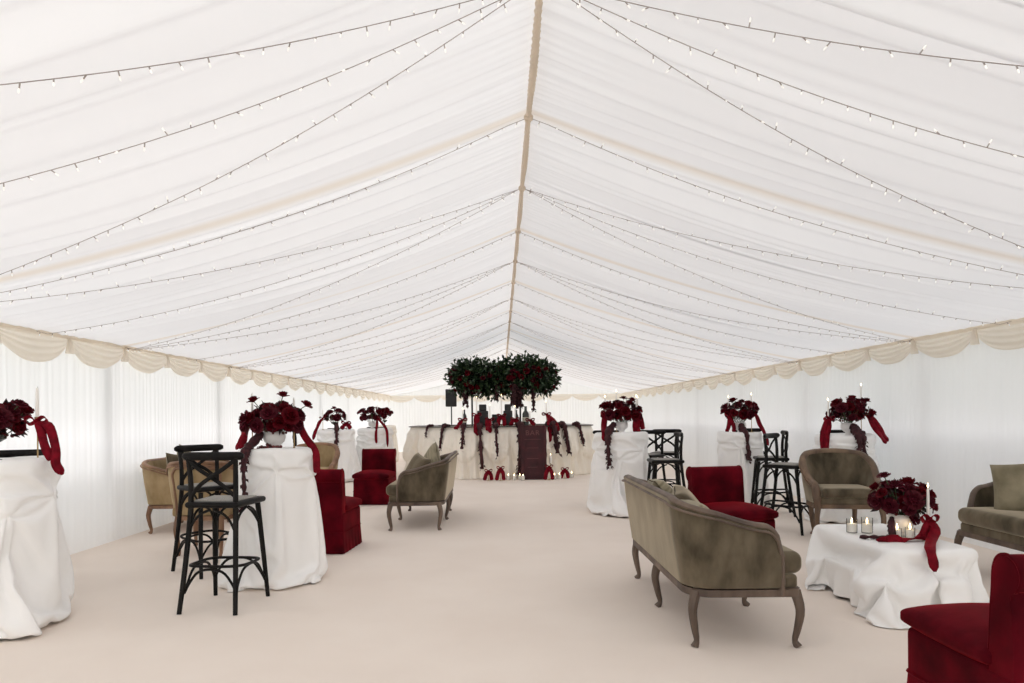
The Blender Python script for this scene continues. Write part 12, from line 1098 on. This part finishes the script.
# tassels over the front edge of the bar
rs = random.Random(77)
for i, (x, ln, r, lb) in enumerate([(-1.62, .22, .02, 'leftmost short dark tassel hanging over the bar edge'), (-1.24, .46, .03, 'long dark tassel on the left slanted face of the bar'),
                           (-.80, .46, .035, 'dark tassel at the left front corner of the bar'), (-.45, .88, .04, 'longest dark tassel on the bar front, below the upright red ribbon'),
                           (-.11, .62, .036, 'tapering dark tassel in the middle of the bar front'), (.40, 1.02, .05, 'dark tassel running to the floor along the left of the board'),
                           (1.10, .58, .06, 'thick dark tassel just right of the board'), (1.36, .6, .045, 'second dark tassel right of the board'), (1.72, .42, .035, 'rightmost dark tassel on the bar')]):
    px, py = barpt(x, -.06); nx = 0 if abs(x) < .86 else (.7 if x > 0 else -.7); ny = -1 if nx == 0 else -.7
    mb = MB(); sway = rs.uniform(-.06, .06)
    amaranth(mb, [(-nx*.15, -ny*.15, 1.135), (-nx*.02, -ny*.02, 1.13), (nx*.035, ny*.035, 1.08), (nx*.085+sway*.4, ny*.085, 1.1-ln*.5), (nx*.12+sway, ny*.12, max(.02, 1.1-ln))], r, rs)
    o = mb.obj('hanging_tassel', M['darkribbon'], sharp=0); o.location = (px, py, 0)
    tag(o, lb, 'flower garland', 'dark amaranth tassels on the bar')
# ribbon-tied candles along the counter
BZ = 1.118
cds = [(-.82, .14, .22, [((-.06, -.08, .06), (-.12, -.14, -.02), (-.16, -.19, -.06))], .14, 'ribbon-tied candle at the left front corner of the bar'),
       (-.52, .20, .40, [((-.02, -.1, .16), (-.02, -.15, .0), (-.02, -.2, -.16)), ((.02, -.1, .16), (.01, -.15, .0), (.02, -.2, -.2))], .24, 'tall candle with an upright red ribbon, left part of the bar front'),
       (-.24, .16, .28, [((.0, -.1, .1), (.0, -.15, -.02), (.01, -.2, -.14)), ((-.05, -.1, .1), (-.05, -.15, -.02), (-.04, -.2, -.1))], .14, 'candle with low red ribbon between the two black cases'),
       (.01, .22, .42, [((.05, -.06, .14), (.06, -.08, .04), (.08, -.1, .01)), ((-.05, -.06, .14), (-.07, -.08, .04), (-.1, -.1, .01))], .22, 'tall candle with a large red bow at the middle of the bar'),
       (.30, .14, .26, [((.06, -.05, .08), (.1, -.06, .01)), ((-.06, -.05, .08), (-.1, -.06, .01))], .14, 'candle with a red bow just left of the labelled bottle'),
       (.62, .12, .20, [((.05, -.05, .06), (.1, -.06, .01))], .12, 'short candle with red bow above the menu board'),
       (.98, .22, .28, [((.04, -.1, .18), (.05, -.16, .02), (.06, -.2, -.22), (.05, -.21, -.36)), ((.12, -.08, .14), (.2, -.13, .02), (.26, -.17, -.12))], .24, 'candle with long red ribbon streamers right of the menu board')]
for x, hs, hc, tl, kn, lb in cds:
    px, py = barpt(x, .10)
    candlestick(lb, (px, py, BZ), hs, hc, True, tails=tl, knot=kn, w=.09, loop=.10, rc=.013, grp='ribbon-tied candles on the bar')
# bows and lights on the floor before the bar
for x, y, h, lb in ((-.27, 14.12, .20, 'smaller red bow on the floor, leftmost before the bar'), (-.02, 14.08, .26, 'larger red bow on the floor, second from the left before the bar'),
                    (.98, 14.10, .28, 'red bow on the floor just right of the menu board'), (1.33, 14.38, .2, 'red bow on the floor farthest right before the bar')):
    candlestick(lb, (x, y, 0), .02+h*.6, .10, False, tails=[((-.05, -.04, h*.6), (-.07, -.05, h*.3), (-.09, -.07, .01)), ((.05, -.04, h*.6), (.06, -.05, h*.3), (.07, -.07, .01))], knot=h, w=.08, loop=.08, grp='red bows on the floor before the bar')
for i, (x, y, lb) in enumerate(((.14, 14.2, 'white votive on the floor just right of the larger bow'), (.26, 14.16, 'first white votive left of the menu board foot'), (.38, 14.22, 'middle white votive left of the menu board foot'),
                   (.44, 14.06, 'white votive at the left foot of the menu board'), (1.10, 14.22, 'white votive between the two right-hand floor bows'), (1.21, 14.3, 'white votive beside the farthest right bow'), (1.50, 14.62, 'white votive beyond the farthest right bow, by the bar corner'))):
    votive(lb, (x, y, 0), r=.042, h=.10, hc=.09, grp='lit votives on the floor before the bar')
candlestick('pillar candle standing tall on the floor by the right side of the board', (1.03, 14.3, 0), .34, .16, True, rc=.03, grp='lit pillar candles on the floor')
# black cases and bottles on the bar
def case(label, x, y, w, h, w2, h2):
    t = thing('equipment_case', label, 'case', (x, y, BZ), 0, 'black cases on the bar')
    MB().rbox((0, 0, h/2), (w, .22, h), .02, 3).obj('lower_case', M['plastic'], t)
    if h2:
        MB().rbox((.0, 0, h+h2/2), (w2, .18, h2), .018, 3).obj('upper_case', M['plastic'], t)
    MB().rbox((0, -.113, h*.45), (w*.78, .008, h*.6), .003, 2).obj('front_panel', M['grille'], t)
case('black stacked case on the bar, the left one of the pair', -.40, 15.0, .24, .33, .16, .14)
case('black stacked case on the bar, the right one of the pair', .15, 15.0, .20, .33, .14, .14)
case('plain low black case between the two stacked cases', -.12, 15.1, .16, .25, .1, 0)
def bottle(label, x, y, r, h, lab=True):
    t = thing('bottle', label, 'bottle', (x, y, BZ), 0, 'dark bottles on the bar')
    MB().lathe([(.0001, 0), (r, .003), (r, h*.58), (r*.85, h*.66), (r*.38, h*.78), (r*.36, h*.95), (r*.42, h*.955), (r*.42, h), (.0001, h)], 18).obj('glass_body', M['bottle'], t)
    if lab: MB().lathe([(r*1.01, h*.2), (r*1.02, h*.21), (r*1.02, h*.42), (r*1.01, h*.43)], 18, cap=False).obj('paper_label', M['label'], t)
bottle('large dark bottle with cream label band, above the menu board', .54, 14.95, .075, .42)
bottle('dark wine bottle just left of the labelled one', .34, 15.0, .045, .34, False)
bottle('dark wine bottle at the left end of the bar front', -.80, 14.98, .045, .36)

# speaker on a stand behind the bar
sp = thing('loudspeaker', 'black loudspeaker on a pole behind the left of the bar', 'loudspeaker', (-1.42, 19.6, 0))
def taper(p): return (p.x*(1+.12*(-p.y)/.15), p.y, p.z)
MB().rbox((0, 0, 1.86), (.29, .27, .50), .02, 3, taper).obj('cabinet', M['plastic'], sp)
MB().rbox((0, -.14, 1.86), (.25, .02, .45), .008, 3).obj('grille', M['grille'], sp)
MB().tube([(0, 0, .10), (0, 0, 1.62)], .018, 8).obj('pole', M['plastic'], sp)
for k in range(3):
    a = TAU*k/3+.5
    MB().tube([(0, 0, .62), (.2*cos(a), .2*sin(a), .3), (.42*cos(a), .42*sin(a), .012)], .012, 6).obj('leg', M['plastic'], sp)

# flower cloud above the bar
cl = thing('floral_canopy', 'wide hanging cloud of dark green leaves and red roses above the bar', 'flowers', (.05, 16.5, 0))
rs = random.Random(99)
lob = [(-1.0, 0, 2.26, .36, .42, .40), (-.62, -.1, 2.25, .42, .5, .44), (-.2, 0, 2.20, .40, .5, .42), (.22, .05, 2.28, .42, .5, .44), (.62, -.05, 2.32, .45, .5, .46), (1.02, 0, 2.25, .38, .42, .40)]
lf = MB(); lf.cur = 0
lob = [(a*.93, b, c, d*.95, e, f*.93) for a, b, c, d, e, f in lob]
for k in range(8200):
    c = rs.choice(lob); u = rs.uniform(0, TAU); cz = rs.uniform(-1, 1); sr = sqrt(1-cz*cz); q = rs.uniform(.45, 1.08) if rs.random() < .93 else rs.uniform(1.05, 1.28)
    d = Vector((sr*cos(u), sr*sin(u), cz)); p = Vector((c[0]+d.x*c[3]*q, c[1]+d.y*c[4]*q, c[2]+d.z*c[5]*q))
    leaf_verts(lf, p, d+Vector((rs.uniform(-.8, .8), rs.uniform(-.8, .8), rs.uniform(-.8, .6))), rs.uniform(.075, .14), rs.uniform(.05, .08), rs)
lf.obj('foliage', M['leaf'], cl, sharp=0, weld=False)
br = MB()
for k in range(70):
    c = rs.choice(lob); u = rs.uniform(0, TAU); cz = rs.uniform(-.6, 1); sr = sqrt(1-cz*cz); d = Vector((sr*cos(u), sr*sin(u), cz))
    br.tube(bez([(c[0]*.8, 0, c[2]-.05), (c[0]+d.x*c[3]*.6, c[1]+d.y*c[4]*.6, c[2]+d.z*c[5]*.5+.03), (c[0]+d.x*c[3]*1.1, c[1]+d.y*c[4]*1.1, c[2]+d.z*c[5]*1.12)], 6), .005, 4)
br.tube([(-1.05, 0, 2.2), (0, 0, 2.16), (1.05, 0, 2.2)], .02, 6)
br.obj('branches', M['stem'], cl)
for k in range(92):
    c = rs.choice(lob); u = rs.uniform(pi, TAU); cz = rs.uniform(-.95, .6); sr = sqrt(1-cz*cz); d = Vector((sr*cos(u), sr*sin(u), cz))
    p = (c[0]+d.x*c[3]*1.04, c[1]+d.y*c[4]*1.04, c[2]+d.z*c[5]*1.02)
    link('rose', rs.choice(ROSES), cl, p, d.to_track_quat('Z', 'Y').to_euler(), rs.uniform(.055, .085))
for x, y, z1, r in ((-.90, -.2, 1.62, .05), (.26, -.3, 1.58, .06), (.38, -.2, 1.56, .07), (.72, -.2, 1.45, .035), (-.15, -.35, 1.72, .03)):
    mb = MB(); amaranth(mb, [(x, y, 2.1), (x+.01, y-.03, 1.9), (x, y-.02, (1.9+z1)/2), (x+.01, y-.02, z1)], r, rs); mb.obj('hanging_tassel', M['darkribbon'], cl, sharp=0)
for x in (-.75, .42):
    MB().tube([(x, .1, .02), (x, .1, 2.2)], .022, 8).obj('support_pole', M['plastic'], cl)
    MB().lathe([(.0001, 0), (.2, 0), (.2, .012), (.03, .02), (.0001, .02)], 18, (x, .1, 0)).obj('base_plate', M['plastic'], cl)

# ---------------------------------------------------------------- fairy lights under the roof
def roofz(s): return lerp(ZR, ZE, s)-.15*4*s*(1-s)-.035*sin(pi*s)
def mini_bulb_mesh():
    mb = MB(); mb.cur = 0; mb.tube([(0, 0, 0), (0, 0, -.022)], .0032, 5)
    mb.cur = 1; mb.lathe([(.0003, -.040), (.0034, -.036), (.0040, -.028), (.003, -.02), (.0003, -.018)], 7)
    return mb.mesh('bulb', [M['wire'], M['bulb']], True, False)
BULB = mini_bulb_mesh()
words_ = ['first', 'second', 'third', 'fourth', 'fifth', 'sixth', 'seventh', 'eighth', 'ninth', 'tenth', 'eleventh', 'twelfth', 'thirteenth', 'fourteenth', 'fifteenth', 'sixteenth']
kn = 0
for k in range(-1, 13):
    yn = POST0+k*BAY/2
    fan = (k % 2 == 1) or k == -1
    for side in (-1, 1):
        xe = (XL+.1) if side < 0 else (XR-.1)
        for dyv, nm in ((-BAY/2, 'slanting towards the camera'), (0, 'running straight down the slope'), (BAY/2, 'slanting away from the camera')) if fan else ((0, 'running straight down the slope'),):
            near = k <= 0 or (k == 1)
            P = []
            rs = random.Random(k*17+side*3+int(dyv*10))
            n = 40
            for i in range(n+1):
                s = i/n; x = lerp(XRIDGE+side*.03, xe, s)
                z = roofz(s)-.045-.004*sin(9*s+k)
                z = min(z, roofz(s)-.04) if 0 < i < n else (ZR-.055 if i == 0 else ZE-.0)
                P.append((x, yn+dyv*s+.02*sin(6*s), z))
            t = thing('string_light', '%s slope fairy light string from the %s ridge tie, %s' % ('left' if side < 0 else 'right', words_[k+1], nm), 'fairy lights', (0, 0, 0), 0, 'fairy light strings under the roof')
            MB().tube(P, .0022 if near else .0026, 5).obj('cable', M['wire'], t, weld=False)
            Lq = [Vector(p) for p in P]
            acc = 0; pos = []; nxt = .05
            for i in range(n):
                seg = (Lq[i+1]-Lq[i]).length
                while acc+seg > nxt: pos.append(Lq[i].lerp(Lq[i+1], (nxt-acc)/seg)); nxt += .115
                acc += seg
            if near:
                for p in pos: link('bulb', BULB, t, p, (rs.uniform(-.6, .6), rs.uniform(-1.0, 1.0) if rs.random() < .8 else 2.6, rs.uniform(0, 6)))
            else:
                mb = MB()
                for p in pos:
                    mb.cur = 0; mb.tube([p, p+Vector((0, 0, -.022))], .0035, 4, cap=False)
                    mb.cur = 1; mb.lathe([(.0003, -.040), (.0042, -.034), (.0042, -.028), (.0003, -.018)], 5, tuple(p), cap=False)
                tag(mb.obj('bulb_row', [M['wire'], M['bulb']], t, weld=False, sharp=0), kind='stuff')

# ---------------------------------------------------------------- light
w = bpy.data.worlds.new('World'); S.world = w; w.use_nodes = True
nt = w.node_tree; bg = nt.nodes['Background']
tc = N(nt, 'ShaderNodeTexCoord'); sx_ = N(nt, 'ShaderNodeSeparateXYZ'); L(nt, tc.outputs['Generated'], sx_.inputs[0])
rp = N(nt, 'ShaderNodeValToRGB'); L(nt, sx_.outputs['Z'], rp.inputs['Fac'])
rp.color_ramp.elements[0].position = 0; rp.color_ramp.elements[0].color = (2.1, 2.06, 2.0, 1)
rp.color_ramp.elements[1].position = .8; rp.color_ramp.elements[1].color = (.72, .78, .88, 1)
L(nt, rp.outputs['Color'], bg.inputs['Color']); bg.inputs['Strength'].default_value = .75
sun = bpy.data.lights.new('sun', 'SUN'); sun.energy = 2.2; sun.angle = math.radians(18); sun.color = (1, .985, .97)
so = bpy.data.objects.new('sun', sun); COL.objects.link(so)
so.rotation_euler = Vector((.50, -.60, -.60)).to_track_quat('-Z', 'Y').to_euler()

# ---------------------------------------------------------------- camera
cam = bpy.data.cameras.new('camera'); cam.sensor_width = 36; cam.lens = 683/1024*36
cam.shift_x = (512-501)/1024; cam.shift_y = (416-341.5)/1024; cam.clip_start = .05; cam.clip_end = 200
co = bpy.data.objects.new('camera', cam); COL.objects.link(co)
co.matrix_world = Matrix.Translation((0, 0, 1.33)) @ Matrix.Rotation(pi/2, 4, 'X') @ Matrix.Rotation(-.01, 4, 'Z')
S.camera = co
S.view_settings.view_transform = 'Standard'; S.view_settings.look = 'None'
S.view_settings.exposure = 0.47; S.view_settings.gamma = 1
S.view_settings.use_curve_mapping = False
S.cycles.max_bounces = 10; S.cycles.diffuse_bounces = 8; S.cycles.transmission_bounces = 8; S.cycles.transparent_max_bounces = 8
S.cycles.use_denoising = True
